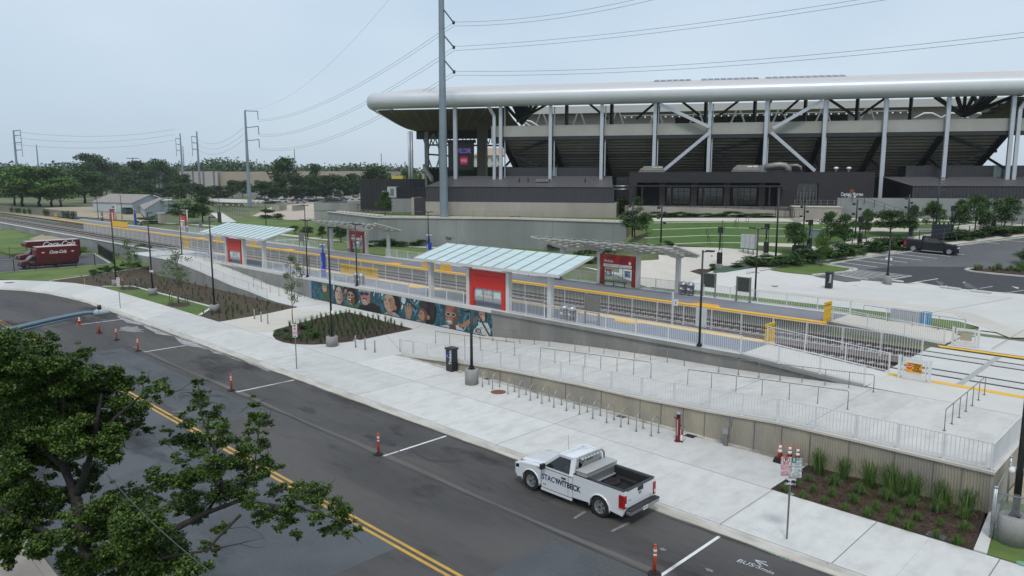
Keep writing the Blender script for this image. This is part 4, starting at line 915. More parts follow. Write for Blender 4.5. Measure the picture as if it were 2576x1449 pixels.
c=G('h',1090,505,1.8)
mb=MB();mb.box(c.x-1.55,c.x+.55,c.y-.3,c.y+.4,1.8,2.75,mat('cabinet grey',(.42,.44,.45),None,2,.5));mb.build('body',t,bevel=.02)
mb=MB();mb.box(c.x+.58,c.x+1.2,c.y-.3,c.y+.4,1.8,2.75,mat('cabinet blue',(.05,.25,.50),None,2,.4));mb.build('blue_door',t,bevel=.02)
mb=MB();mb.box(c.x-1.9,c.x+1.5,c.y-.6,c.y+.7,1.74,1.82,concrete);mb.build('plinth',t)
# ================================================================== STADIUM (its own frame: s along the front, t away from the street, z up)
SO=(-61.793,108.714);SU=(.85526,.51821);SN=(-.51821,.85526)
MS=Matrix(((SU[0],SN[0],0,SO[0]),(SU[1],SN[1],0,SO[1]),(0,0,1,0),(0,0,0,1)))
def SW(s,t,z):return MS@Vector((s,t,z))
def SP(x,y,t):
 r=ray(x,y);k=(125+t)/(r[0]*SN[0]+r[1]*SN[1]);X,Y=r[0]*k,r[1]*k
 return(X-SO[0])*SU[0]+(Y-SO[1])*SU[1],HC+r[2]*k
silver=mat('silver roof panel',(.62,.635,.65),(.58,.595,.61),.3,.42,.3)
soffit_m=mat('slatted brown soffit',(.20,.165,.125),(.15,.125,.10),.4,.8)
sil_col=mat('silver column',(.50,.53,.57),(.45,.48,.52),.8,.4,.3)
dk_steel=mat('dark steel',(.022,.023,.027),(.016,.017,.02),1,.5)
beam_c=mat('beam concrete',(.40,.40,.365),(.33,.33,.30),.25,.9,c3=(.29,.29,.26),s3=.12,f3=.6)
rake_m=mat('terrace underside',(.31,.29,.245),(.25,.235,.20),.5,.9)
metal_d=mat('dark ribbed metal',(.048,.048,.054),(.04,.04,.046),2,.55)
metal_r=mat('grey metal roof',(.125,.12,.13),(.11,.105,.115),1.5,.5)
brick_d=mat('dark stone cladding',(.035,.032,.036),(.016,.015,.018),3.2,.8,detail=8,stretch=(.5,.5,5))
st=thing('stadium','big stadium with a long silver rounded roof edge on silver columns','stadium',tuple(SW(0,5,6.5)))
path=[(75,0),(40,0),(0,0),(-30,0),(-50,0),(-55.5,0),(-57.2,.5),(-58.3,1.8),(-59.2,4.6),(-60.6,8.5),(-61.8,13.5),(-64.8,24.4),(-68.2,37.2),(-71.1,49.4),(-72.6,58.8)]
mb=MB();K_=14;vs=[];out=[]
for i,p in enumerate(path):
 a=Vector(path[max(i-1,0)]);b=Vector(path[min(i+1,len(path)-1)]);d=(b-a).normalized();nn=Vector((-d.y,d.x))
 bf=1 if i<7 else(.75,.5,.3,.2,.15,.15,.15,.15,.15)[min(i-7,8)]
 for k in range(K_+1):
  an=-PI/2+PI*k/K_;o=1.9*bf*abs(math.cos(an))**.75;z=25.92+1.4*math.copysign(abs(math.sin(an))**.85,math.sin(an))
  vs.append(SW(p[0]+nn.x*o,p[1]+nn.y*o,z))
m_=K_+1
mb.add(vs,[(i*m_+k,(i+1)*m_+k,(i+1)*m_+k+1,i*m_+k+1)for i in range(len(path)-1)for k in range(K_)],silver,True)
mb.build('roof_edge',st)
mb=MB()
for i in range(0):pass
deck=mat('pale roof deck',(.58,.53,.50),(.52,.475,.45),.8,.6,stretch=(1,1,1))
mb.add([SW(75,.0,27.3),SW(-55.5,.0,27.3),SW(-58.2,4,27.5),SW(-56,26,31.1),SW(75,26,31.15),SW(75,26,30.9),SW(-56,26,30.8),SW(-57.5,4,27.1),SW(-53.5,.1,26.9),SW(75,.1,26.9)],[(0,1,2,3,4),(9,8,7,6,5),(3,4,5,6)][:2],deck)
mb.build('roof_deck',st)
mb=MB()
pan=mat('solar panel',(.02,.022,.035),None,1,.2)
for(xa,xb)in((1645,1728),(1765,1912),(1928,2132)):
 sa,sb=SP(xa,200,22)[0],SP(xb,195,22)[0];s_=sa
 while s_<sb:mb.add([SW(s_,22,30.6),SW(s_+1.0,22,30.6),SW(s_+1.0,25.5,31.3),SW(s_,25.5,31.3)],[(0,1,2,3)],pan);s_+=1.15
mb.build('solar_panels',st)
def soffit(outl,side_):
 mb=MB();mb.poly([SW(s,t,24.37)for s,t in outl],soffit_m);mb.build('soffit',st)
left_s=[(-34,.2),(-55.4,.2),(-57.4,1.0),(-59.0,5),(-61.4,13.5),(-64.4,24.4),(-67.8,37.2),(-70.7,49.4),(-72.2,60),(-44.5,60),(-40.8,39.5),(-38.1,22.9)]
soffit(left_s,-1);soffit([(42.3,.2),(44.9,12.6),(50.2,38),(55,60),(85,60),(85,.2)],1)
mb=MB();slat=mat('soffit seam',(.5,.45,.36))
for i in range(22):
 s0=-55+i*2.2
 a=(s0,.6);b=(s0-12-i*.2,40)
 if s0>-36:break
 mb.beam(SW(a[0],a[1],24.34),SW(b[0]+(40-40),b[1],24.34),.10,.04,slat)
for i in range(14):s0=44+i*2.6;mb.beam(SW(s0,.6,24.34),SW(s0+6,40,24.34),.10,.04,slat)
mb.build('soffit_seams',st)
mb=MB();mb.beam(SW(-72,60,23.4),SW(-43,60,23.4),1.2,2.0,dk_steel)
for i in range(14):s=-71+i*2.1;mb.beam(SW(s,60,24.2),SW(s+1.2,60,21.0),.2,.2,dk_steel);mb.beam(SW(s+2.2,60,24.2),SW(s+1.2,60,21.0),.2,.2,dk_steel)
mb.beam(SW(-70,61,21.0),SW(-36,61,20.4),.5,.4,dk_steel);mb.build('end_truss',st)
cols=[-34.8+8.54*k for k in range(10)]
for k,s in enumerate(cols):
 zb=12.2 if k in(0,1)else 11.4
 mb=MB();mb.beam(SW(s,0,8.4),SW(s,0,24.5),.52,.5,sil_col,up=tuple(SN)+(0,));mb.beam(SW(s+.5,.9,13 if k%3 else 8.4),SW(s+.5,.9,24.4),.18,.18,sil_col,up=tuple(SN)+(0,));mb.build('column',st)
mb=MB();mb.beam(SW(-8.8-.45,.8,8.4),SW(-8.8-.45,.8,19.4),.5,.5,sil_col,up=tuple(SN)+(0,));mb.build('column',st)
mb=MB();mb.beam(SW(-35.9,-.1,8.4),SW(-35.9,-.1,23),.5,.4,sil_col,up=tuple(SN)+(0,));mb.beam(SW(-35.9,-.1,23),SW(-36.8,-.6,24.6),.5,.4,sil_col,up=tuple(SN)+(0,));mb.build('column',st)
mb=MB();mb.beam(SW(42.9,-.1,8.4),SW(42.9,-.1,22.6),.5,.4,sil_col,up=tuple(SN)+(0,));mb.beam(SW(42.9,-.1,22.6),SW(44.0,-.5,24.6),.5,.4,sil_col,up=tuple(SN)+(0,));mb.build('column',st)
mb=MB();mb.beam(SW(-42.9,.2,8.4),SW(-42.9,.2,24.5),.6,.6,sil_col,up=tuple(SN)+(0,));mb.build('column',st)
for x_ in(1028.5,1035):
 s,z=SP(x_,331,57);mb=MB();mb.tube(SW(s,57,6),SW(s,57,24.3),.33,sil_col,n=8);mb.build('column',st)
for x_ in(1073,1108):
 s,z=SP(x_,335,50);mb=MB();mb.beam(SW(s,50,6),SW(s,50,23.6),.95,.7,mat('tower grey',(.33,.34,.36)),up=tuple(SN)+(0,));mb.build('column',st)
sa,sb=SP(1073,335,50)[0],SP(1108,335,50)[0];mb=MB();tg=mat('tower brace',(.36,.40,.40))
for(za,zb)in((18.4,23.3),(18.4,13.2)):
 mb.beam(SW(sa,50,za),SW((sa+sb)/2,50,zb),.28,.28,tg);mb.beam(SW((sa+sb)/2+0,50,zb),SW(sb,50,za),.28,.28,tg)
mb.beam(SW(sa,50,18.3),SW(sb+3,50,17.8),.4,.4,dk_steel);mb.build('tower_brace',st)
s,z=SP(1213,325,30);mb=MB();mb.beam(SW(s,30,6.5),SW(s,30,24.36),1.9,1.6,mat('pillar concrete',(.20,.185,.16),(.16,.15,.13),.4,.9),up=tuple(SN)+(0,));mb.build('concrete_pillar',st)
def SPL(x,y,t=-.35):s,z=SP(x,y,t);return SW(s,t,z)
for a,b in(((1660,262),(1785,320)),((1783,335),(1668,430)),((2070,252),(1944,323)),((1940,333),(2050,430))):
 mb=MB();mb.beam(SPL(*a),SPL(*b),.5,.5,sil_col);mb.build('silver_brace',st)
mb=MB();mb.box(-36.0,62,.55,1.6,19.55,21.35,beam_c,MS);mb.box(-36.6,-35.9,.5,3.4,18.5,21.4,beam_c,MS)
mb.build('ring_beam',st)
mb=MB()
for k in range(12):s=-34.8+8.54*k;mb.box(s-.05+.3,s+.05+.3,.53,.56,19.6,21.3,dk_steel,MS)
mb.box(-36,62,.5,1.9,18.95,19.5,dk_steel,MS);mb.box(-35,43,7.2,7.6,16.6,17.0,dk_steel,MS);mb.build('dark_girder',st)
mb=MB();prof=[];nst=15;t,z=1.9,19.3
for i in range(nst):prof+=[(t,z),(t,z-.26),(t+.30,z-.27)];z-=.44;t+=1.02
vs=[]
for(tt,zz)in prof:vs+=[SW(-34.6,tt,zz),SW(42.5,tt,zz)]
mb.add(vs,[(2*i,2*i+1,2*i+3,2*i+2)for i in range(len(prof)-1)],rake_m)
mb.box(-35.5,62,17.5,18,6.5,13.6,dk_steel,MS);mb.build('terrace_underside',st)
mb=MB()
for k,s in enumerate(cols):
 mb=MB();mb.beam(SW(s-.1,1.4,19.4),SW(s-.1,16.5,12.6),.75,1.0,dk_steel);mb.beam(SW(s,.6,14.0),SW(s-.1,9.5,16.2),.25,.3,dk_steel);mb.build('raker_beam',st)
mb=MB()
for(s0,s1,fl)in((-34.8,-26.1,0),(41.9,33.4,0),(-.4,8.2,0)):
 mb=MB();mb.beam(SW(s0+(.8 if s1>s0 else-1.2),5,16.9),SW(s1,1.6,19.2),.3,.35,dk_steel);mb.beam(SW(s0+(.8 if s1>s0 else-1.2),5,16.6),SW(s1-(.4 if s1>s0 else-.4),7,13.4),.3,.35,dk_steel);mb.build('dark_brace',st)
mb=MB()
s0=SP(1426,260,20)[0];dsp=SP(1539.6,260,20)[0]-s0
for k in range(9):
 s=s0+dsp*k
 if s>40:break
 mb=MB();mb.beam(SW(s,20,19.5),SW(s,20,30.2),.5,.5,dk_steel);mb.build('black_post',st)
mb=MB()
V=[((1287,321),(1300,266)),((1300,306),(1375,263)),((1480,259),(1530,300)),((1650,257),(1600,300)),((1715,255),(1760,290)),((1860,252),(1810,290)),((1942,250),(1930,270)),((2010,250),(1970,285)),((2085,249),(2150,292)),((2228,246),(2165,290)),((2353,242),(2420,292))]
for a,b in V[1:]:mb=MB();mb.beam(SPL(*a,9),SPL(*b,9),.38,.38,dk_steel);mb.build('truss_member',st)
mb=MB();fb=SPL(1313,311,14)
for x_ in(1268,1290,1296,1304,1310,1318,1327,1338,1352):q=SPL(x_,262,6 if x_>1268 else 2);mb.beam(fb,q,.45,.45,dk_steel)
mb.build('fan_truss',st);mb=MB();fb=SPL(2424,292,14)
for x_ in(2353,2408,2428,2448,2549,2500,2475):q=SPL(x_,243,8);mb.beam(fb,q,.5,.5,dk_steel)
mb.build('fan_truss',st);mb=MB();fb=SPL(2464,276,22)
for x_ in(2450,2467,2486,2505):q=SPL(x_,241,14);mb.beam(fb,q,.45,.45,dk_steel)
mb.build('fan_truss',st)
for i in range(5):a=SPL(2470+i*20,286-i*11,18);b=SPL(2500+i*18,283-i*11,18);mb=MB();mb.beam(a,b,.4,.3,dk_steel);mb.build('truss_member',st)
mb=MB();mb.box(-52,80,96,140,31.2,33.2,mat('far roof slab',(.50,.50,.47),(.44,.44,.41),.1,.8),MS);mb.build('far_roof',st)
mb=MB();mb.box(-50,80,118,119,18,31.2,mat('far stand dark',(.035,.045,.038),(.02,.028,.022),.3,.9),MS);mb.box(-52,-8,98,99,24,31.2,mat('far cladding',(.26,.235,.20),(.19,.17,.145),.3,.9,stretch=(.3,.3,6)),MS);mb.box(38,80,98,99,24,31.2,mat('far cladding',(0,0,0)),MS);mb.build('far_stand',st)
mb=MB()
for i in range(40):s=-22+i*1.9;mb.lathe([(.05,0),(.26,-.1),(.26,-.4),(.05,-.5)],SW(s,95,29.9),refl_white,6)
mb.beam(SW(-23,95.3,30.2),SW(52,95.3,30.2),.15,.15,sil_col);mb.build('floodlight_row',st)
mb=MB()
for i in range(9):s=-50+i*11;mb.beam(SW(s,94,22),SW(s+3.5,94,31),.4,.4,mat('far truss grey',(.22,.23,.22)));mb.beam(SW(s+8,94,22),SW(s+4.5,94,31),.4,.4,mat('far truss grey',(.22,.23,.22)))
mb.build('far_truss',st)
wl=mat('white lattice steel',(.72,.72,.72))
mb=MB()
for x_ in(2335,2400,2455,2520):mb.path([SPL(x_-36,298,60),SPL(x_-10,285,60),SPL(x_+10,285,60),SPL(x_+36,298,60)],.22,wl,5);mb.build('white_lattice',st);mb=MB()
for x_ in(1308,1328):mb.path([SPL(x_-20,320,60),SPL(x_-5,303,60),SPL(x_+8,306,60),SPL(x_+30,320,60)],.25,wl,5);mb.build('white_lattice',st);mb=MB()
mb=MB();gs=mat('green seats',(.025,.06,.03),(.012,.03,.016),1.2,.8)
s0,s1=SP(1068,412,50)[0],SP(1260,412,50)[0]
for i in range(9):mb.box(s0+i*1.1,s1+6,50-i*1.5,51.5-i*1.5,8,15.2-i*.5,gs,MS)
mb.build('end_stand_seats',st)
mb=MB();mb.beam(SW(s0-.4,50.5,15.4),SW(s0+6.5,37,12.2),.5,1.1,mat('stand edge tan',(.33,.30,.25)));mb.build('stand_edge',st)
vb=thing('video_board','black video board with a purple welcome and a red store badge under the stadium roof','video board',tuple(SW(-53,42,14)))
sa,za=SP(1127,360,40);sb,zb=SP(1190,428,40)
mb=MB();mb.box(sa,sb,40,41,zb,za,mat('screen black',(.008,.008,.012),None,1,.3),MS);mb.build('screen',vb)
mb=MB();mb.box(sa-.3,sb+.4,40.2,41.2,za,za+.7,dk_steel,MS);mb.build('truss',vb)
Mv=MS@Matrix(((1,0,0,0),(0,0,-1,39.95),(0,1,0,0),(0,0,0,1)))
q=SP(1167,380,39.95);scr1=mat('screen violet',(.2,.12,.5),None,1,.5,emis=(.30,.22,.75,.3));scr2=mat('screen red',(.6,.02,.08),None,1,.5,emis=(.75,.04,.16,.28))
txt('WELCOME',1.45,scr1,Mv@Matrix.Translation((q[0],q[1],0)),vb,bold=.03,sx=.48)
q=SP(1167,404,39.95);mb=MB();Mb=Mv@Matrix.Translation((q[0],q[1],0))@Matrix.Diagonal((.68,.8,1,1))
oc=[(-1.35,-.7),(-1.0,-1.1),(1.0,-1.1),(1.35,-.7),(1.35,.7),(1.0,1.1),(-1.0,1.1),(-1.35,.7)]
mb.prism(oc,0,.02,scr2,Mb);mb.prism([(x*.88,y*.86)for x,y in oc],.02,.03,mat('screen black',(.0,.0,.0)),Mb);mb.prism([(x*.78,y*.74)for x,y in oc],.03,.04,scr2,Mb);mb.build('badge',vb)
txt('H·E·B',1.15,mat('screen white',(.7,.5,.6),None,1,.5,emis=(.8,.5,.65,.3)),Mb@Matrix.Translation((0,0,.06)),vb,bold=.02,sx=.8)
# ================================================================== BUILDINGS ALONG THE STADIUM FRONT
def ribs(mb,s0,s1,t,z0,z1,mt,step=.45):
 vs=[];s=s0;prof=[]
 while s<s1:prof+=[(s,0),(s+step*.8,0),(s+step*.86,-.05),(s+step*.94,-.05)];s+=step
 prof.append((s1,0))
 for(a,d)in prof:vs+=[SW(a,t+d,z0),SW(a,t+d,z1)]
 mb.add(vs,[(2*i,2*i+2,2*i+3,2*i+1)for i in range(len(prof)-1)],mt)
def metal_shed(label,s0,s1,zp0,zw0,zw1,zr,t0,t1,inset,doors=(),vents=()):
 b=thing('metal_building',label,'building',tuple(SW((s0+s1)/2,t0,zp0)),group='dark metal buildings at the stadium')
 mb=MB();mb.box(s0+.02,s1-.02,t0+.02,t1,zp0,zw1,metal_d,MS);ribs(mb,s0,s1,t0,zw0,zw1,metal_d);mb.build('wall',b)
 mb=MB();mb.add([SW(s0-.1,t0-.15,zw1),SW(s1+.1,t0-.15,zw1),SW(s1-inset[1],t1,zr),SW(s0+inset[0],t1,zr)],[(0,1,2,3)],metal_r);mb.add([SW(s0,t0,zw1-.02),SW(s0+inset[0],t1,zr-.02),SW(s0,t1,zw1),SW(s0,t1,zp0),SW(s0,t0,zp0)],[(0,1,2,3,4)][:0]or[(0,1,2)],metal_d)
 n=int((s1-s0)/.6)
 for i in range(n+1):a=s0+i*.6;k=max(s0+inset[0],min(s1-inset[1],a));mb.beam(SW(a,t0-.1,zw1+.03),SW(k,t1,zr+.03),.04,.05,metal_r)
 mb.build('roof',b)
 for(a,zt_,w_,h_)in doors:
  mb=MB();mb.box(a,a+w_,t0-.1,t0-.06,zt_-h_,zt_,mat('service door',(.042,.042,.048)),MS);mb.box(a-.05,a+w_+.05,t0-.085,t0-.055,zt_,zt_+.06,metal_r,MS);mb.build('door',b)
 for a in vents:mb=MB();c_=SW(a,t0+2.5,zw1+(zr-zw1)*.45);mb.tube(c_,c_+Vector((0,0,.7)),.1,dk_steel,n=6);mb.build('vent_pipe',b)
 return b
ba=metal_shed('long dark metal building behind the big steel pole, on a pale concrete base',-46.5,-15.3,6.4,8.68,11.2,12.95,-5,2,(2.2,.8),vents=(-31,-29.5,-20))
mb=MB();mb.box(-46.6,-14.6,-5.1,2,6.4,8.7,wall_tan,MS);mb.build('concrete_base',ba)
mb=MB();c_=SW(-26.5,-2,12.2);mb.box(-28.2,-26.0,-2.5,-1.2,12.0,12.5,galv_dull,MS);mb.build('skylight',ba)
gb=thing('upper_box','low flat dark grey box on top behind the left metal building','building',tuple(SW(-27,2,12.5)))
mb=MB();ribs(mb,-36.4,-26.6,2.1,12.6,14.4,metal_d,.3);ribs(mb,-25.5,-17.4,2.1,12.6,14.4,metal_d,.3);mb.box(-36.4,-17.4,2.2,6,12.5,14.38,metal_d,MS);mb.build('wall',gb)
mb=MB();mb.box(-26.6,-25.5,2.0,2.4,12.6,14.42,mat('pale green cladding',(.22,.29,.28)),MS);mb.build('column_cover',gb)
bb=metal_shed('long dark metal building with doors at the right behind the concrete wall',28.2,80,6.4,9.0,11.55,12.85,-5,2,(-2.6,0),doors=((31.6,10.9,1.0,2.1),(45.2,10.9,1.0,2.1),(48.1,10.9,1.0,2.1),(51,10.9,1.2,2.1)))
mb=MB();mb.box(47,49.2,-2.5,-1.2,12.0,12.6,galv_dull,MS);mb.build('skylight',bb)
gb2=thing('upper_box','low flat dark grey box on top behind the right metal building','building',tuple(SW(40,3,12.5)))
mb=MB();ribs(mb,30.5,41.3,3.1,12.4,14.55,metal_d,.3);ribs(mb,42.3,80,3.1,12.4,14.55,metal_d,.3);mb.box(30.5,80,3.2,8,12.4,14.5,metal_d,MS);mb.box(29.2,30.5,3.2,8,12.4,14.5,metal_d,MS);mb.build('wall',gb2)
mb=MB();mb.box(41.3,42.3,3.0,3.4,12.4,14.6,mat('pale green cladding',(.22,.29,.28)),MS);mb.build('column_cover',gb2)
cb=thing('club_building','low dark stone club building with recessed glass doors under the stadium','building',tuple(SW(5,-6,8.4)))
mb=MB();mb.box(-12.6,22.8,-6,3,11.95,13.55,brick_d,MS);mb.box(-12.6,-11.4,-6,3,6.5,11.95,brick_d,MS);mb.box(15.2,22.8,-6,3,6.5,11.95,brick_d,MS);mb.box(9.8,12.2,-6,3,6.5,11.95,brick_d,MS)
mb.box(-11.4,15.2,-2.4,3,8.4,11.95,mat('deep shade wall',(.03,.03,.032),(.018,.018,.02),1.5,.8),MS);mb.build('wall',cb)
mb=MB();mb.box(-11.6,10.2,-7.5,-6.05,11.35,11.55,dk_steel,MS)
for s in(-10.5,-6.2,-1.2,3.4,8.2,9.4):mb.box(s-.1,s+.1,-7.4,-7.2,8.4,11.35,dk_steel,MS)
mb.build('canopy',cb)
for s in(-7.6,-2.7,2.3,7.5):mb=MB();mb.box(s-.45,s+.45,-3.2,-2.4,8.4,11.95,mat('taupe column',(.16,.145,.125),(.12,.11,.095),1.5,.9),MS);mb.build('concrete_column',cb)
for i,(a,b)in enumerate(((-6.9,-3.3),(-2,1.7),(3.0,6.8))):
 mb=MB();mb.box(a,b,-2.46,-2.42,8.45,11.1,glass_dark,MS);mb.build('window',cb)
 mb=MB()
 for k in range(5):x_=a+(b-a)*k/4;mb.box(x_-.04,x_+.04,-2.52,-2.44,8.45,11.1,dk_steel,MS)
 for z_ in(9.2,9.8,10.5):mb.box(a,b,-2.5,-2.45,z_,z_+.04,mat('timber slat',(.10,.06,.035)),MS)
 mb.build('window_frame',cb)
mb=MB();mb.box(12.3,15.1,-5.4,-5.35,8.45,11.9,glass_dark,MS);mb.build('glass_entrance',cb)
mb=MB()
for k in range(7):x_=12.35+2.7*k/6;mb.box(x_-.035,x_+.035,-5.5,-5.38,8.45,10.7 if k%2 else 11.9,galv_dull,MS)
mb.box(12.3,15.1,-5.48,-5.38,10.65,10.75,dk_steel,MS);mb.build('door_frame',cb)
Mw=MS@Matrix(((1,0,0,0),(0,0,-1,-6.03),(0,1,0,0),(0,0,0,1)))
q=SP(2143,489,-6);txt('Captain Morgan',.72,refl_white,Mw@Matrix.Translation((q[0],q[1],0)),cb,bold=.015,sx=.66)
q=SP(2143,497,-6);txt('CLUB',.55,refl_white,Mw@Matrix.Translation((q[0],q[1],0)),cb,bold=.02,sx=.8)
q=SP(2143,481,-6);mb=MB();mb.prism([(-.25,-.2),(.25,-.2),(.3,.1),(.0,.35),(-.3,.1)],0,.02,mat('copper emblem',(.25,.09,.04)),Mw@Matrix.Translation((q[0],q[1],0)));mb.build('emblem',cb)
mb=MB();mb.box(-13,17.3,-8.6,-6,6.4,8.42,mat('terrace paving',(.17,.15,.14)),MS);mb.build('terrace',cb)
mb=MB();mb.box(-15.2,-12.6,.5,1,6.5,12.8,dk_steel,MS);gp=thing('service_gap','dark gap with two silver pipes between metal building and club','wall',tuple(SW(-14,0,6.5)));mb.build('back_wall',gp)
for z_ in(11.35,10.85):mb=MB();mb.tube(SW(-15.3,-3.5,z_),SW(-12.5,-3.5,z_),.13,galv,n=8);mb.build('pipe',gp)
def hvac(label,x0,x1,y0,y1,t=-2.5):
 s0,z1=SP(x0,y0,t);s1,z0=SP(x1,y1,t);h=thing('rooftop_unit',label,'rooftop unit',tuple(SW((s0+s1)/2,t,z0)),group='rooftop units')
 mb=MB();mb.box(s0+.6,s1,t,t+2.2,z0+.25,z1,mat('plant casing',(.30,.29,.25),(.25,.24,.21),1,.7),MS);mb.build('casing',h,bevel=.04)
 mb=MB();mb.add([SW(s0,t+.3,z0+.5),SW(s0+.6,t,z1-.1),SW(s0+.6,t+2,z1-.1),SW(s0,t+1.8,z0+.5),SW(s0,t+.3,z0+.3),SW(s0+.6,t,z0+.3)],[(0,1,2,3),(0,4,5,1)],mat('plant casing',(0,0,0)));mb.build('hood',h)
 mb=MB();mb.box(s1-1.6,s1-.9,t-.04,t,z0+.7,z1-.15,refl_white,MS);mb.box(s1-.75,s1-.1,t-.04,t,z0+.7,z1-.15,refl_white,MS);mb.build('panel',h)
 mb=MB();mb.box(s0-.2,s1+.3,t-.1,t+2.3,z0,z0+.25,galv_dull,MS);mb.build('base_frame',h)
hvac('grey rooftop unit at the left end of the club roof',1610,1667,418,433)
hvac('grey rooftop unit in the middle of the club roof beside the ducts',1844,1907,415,432)
t_=thing('roof_duct','fat silver bent duct and thin duct on the club roof','duct',tuple(SW(8,-2,13.6)))
dm=mat('duct foil',(.30,.29,.265),(.22,.21,.19),3,.5,.3)
def DP(x,y):return SPL(x,y,-2.2)
mb=MB();mb.path([DP(1925,420),DP(1960,415),DP(1975,417),DP(1984,424),DP(1985,434)],.5,dm,10);mb.build('fat_duct',t_)
mb=MB();mb.path([DP(1985,416),DP(2006,416),DP(2014,420),DP(2016,434)],.22,dm,8);mb.build('thin_duct',t_)
mb=MB();mb.box(SP(1905,420,-2)[0],SP(1930,420,-2)[0],-2.2,-.8,13.6,14.6,mat('teal grey casing',(.25,.30,.29)),MS);[mb.box(s_,s_+.06,-2.3,-2.24,13.6,14.3,galv_dull,MS)for s_ in np.arange(7.2,11,.45)];mb.build('plenum',t_)
for x_,lab in((2103,'small white cowl vent on the club roof beside the silver column'),(2135,'tiny white dome vent on the right of the club roof')):
 o=MB();o.lathe([(.12,0),(.12,.4),(.35,.45),(.35,.7),(.1,.8)],SPL(x_,433,-2),refl_white,10);tag(o.build('roof_vent'),lab,'roof vent')
bk=thing('black_building','black flat roofed building left of the stadium, beside the car park','building',tuple(SW(-75,50,6)))
s0,z1=SP(905,450,52);s1,_=SP(1066,450,52)
mb=MB();ribs(mb,s0,s1,52,1.8,z1,mat('black ribbed wall',(.022,.021,.026),(.018,.017,.021),1,.6),.9);mb.box(s0+.05,s1,52.1,75,1.8,z1-.05,mat('black ribbed wall',(0,0,0)),MS);mb.build('wall',bk)
mb=MB();mb.box(SP(990,447,55)[0],SP(1017,447,55)[0],54,56,z1,z1+.8,mat('yellow machine',(.65,.55,.10)),MS);mb.build('yellow_roof_machine',bk)
b2=thing('black_building','low black annex with white plant on its roof left of the metal building','building',tuple(SW(-60,10,6)))
s0,z1=SP(975,471,8);s1,z0=SP(1072,508,8)
mb=MB();ribs(mb,s0+1.8,s1,8,z0+.6,z1,mat('black ribbed wall',(0,0,0)),.5);mb.box(s0+1.85,s1+2,8.1,14,6,z1-.05,mat('black ribbed wall',(0,0,0)),MS);mb.build('wall',b2)
mb=MB();mb.box(s0,s0+1.8,7.8,10,z0+.8,z1+.1,mat('white plant box',(.55,.57,.58)),MS);mb.box(s0+.6,s0+1.3,7.75,7.8,z0+1.1,z1-.3,galv_dull,MS);mb.build('white_unit',b2)
mb=MB();mb.box(s0-1.2,s0-.1,8.2,9.4,z0+.9,z0+2.0,mat('white plant box',(0,0,0)),MS);mb.build('condenser',b2)
s_a=SP(1022,465,9)[0];mb=MB()
for k in range(5):mb.beam(SW(s_a+k*.9,9,z1),SW(s_a+k*.9,9,z1+1.1),.1,.1,dk_steel)
for z_ in(.5,1.1):mb.beam(SW(s_a,9,z1+z_),SW(s_a+3.8,9,z1+z_),.12,.12,dk_steel)
mb.build('roof_screen',b2)
w2=thing('concrete_wall','concrete base wall below the black annex','wall',tuple(SW(-52,6,6)))
mb=MB();mb.box(-57.5,-50.3,6.5,7,6,8.8,wall_far,MS);mb.box(-50.3,-49.6,2,7,6,8.9,wall_far,MS);mb.build('wall_face',w2)
mb=MB();mb.box(-49.6,-46.8,-2.5,-2.3,6.3,9.2,mat('dark gate',(.05,.045,.05)),MS);mb.box(-50.1,-49.6,-2.6,2,6.3,9.3,wall_tan,MS);mb.build('gate',w2)
pb=thing('retaining_wall','tall pale concrete wall at the right with a stair running down it','wall',tuple(SW(30,-8,6)))
mb=MB();mb.box(17.5,80,-8.5,-8.0,5,9.85,wall_far,MS);mb.build('wall_face',pb)
tb=thing('retaining_wall','warm tan concrete terrace wall in front of the club entrance','wall',tuple(SW(14,-9,6)))
mb=MB();mb.box(11.1,17.4,-12.2,-8.6,5,8.6,wall_tan,MS);mb.build('wall_face',tb)
mb=MB();mb.box(11.0,17.5,-12.3,-8.5,8.6,8.68,concrete_warm,MS);mb.box(12.0,12.4,-12.24,-12.2,7.0,7.5,refl_white,MS);mb.build('coping',tb)
lb=thing('retaining_wall','long low tan wall with a ramp below the club terrace','wall',tuple(SW(0,-13,6)))
mb=MB();M_=MS@Matrix(((1,0,0,0),(0,0,-1,-8.7),(0,1,0,0),(0,0,0,1)))
mb.prism([(-12.4,5.6),(11,5.6),(11,7.9),(2,8.2),(-12.4,8.46)],0,.4,wall_tan,M_);mb.build('wall_face',lb)
fence('dark_railing','dark railing along the ramp below the club terrace',[SW(-12,-8.9,8.47),SW(2,-8.9,8.2),SW(10.8,-9.0,7.8)],h=.95,pick=0,step=1.7,mt=black_m,bars=(.5,1),cat='railing')
fence('dark_railing','dark stair railing coming down in front of the tall pale wall',[SW(17.8,-8.8,9.8),SW(21,-8.9,9.0),SW(25,-9,7.6),SW(28,-9,6.9)],h=1.0,pick=0,step=1.5,mt=black_m,bars=(.5,1),cat='railing')
fence('dark_railing','dark railing at the left foot of the tan terrace wall',[SW(8.6,-12.8,7.2),SW(12.4,-13.2,7.2)],h=1.05,pick=.4,step=1.3,mt=black_m,bars=(.1,1),cat='railing')
fence('dark_railing','thin railing on top of the tan terrace wall',[SW(11.2,-12,8.68),SW(17.3,-12,8.68)],h=.9,pick=0,step=.9,mt=galv_dull,bars=(.5,1),cat='railing')
A0,A1,A2=G('b',540,730,6.3),G('b',920,775,6.3),G('c',865,812,6.3);A15=G('b',1900,783,6.3)
rw_=thing('retaining_wall','very long tall grey concrete wall behind the big steel pole','wall',(A1.x,A1.y,2))
pts=[A0,A1,A15,A2];inn=[]
mb=MB()
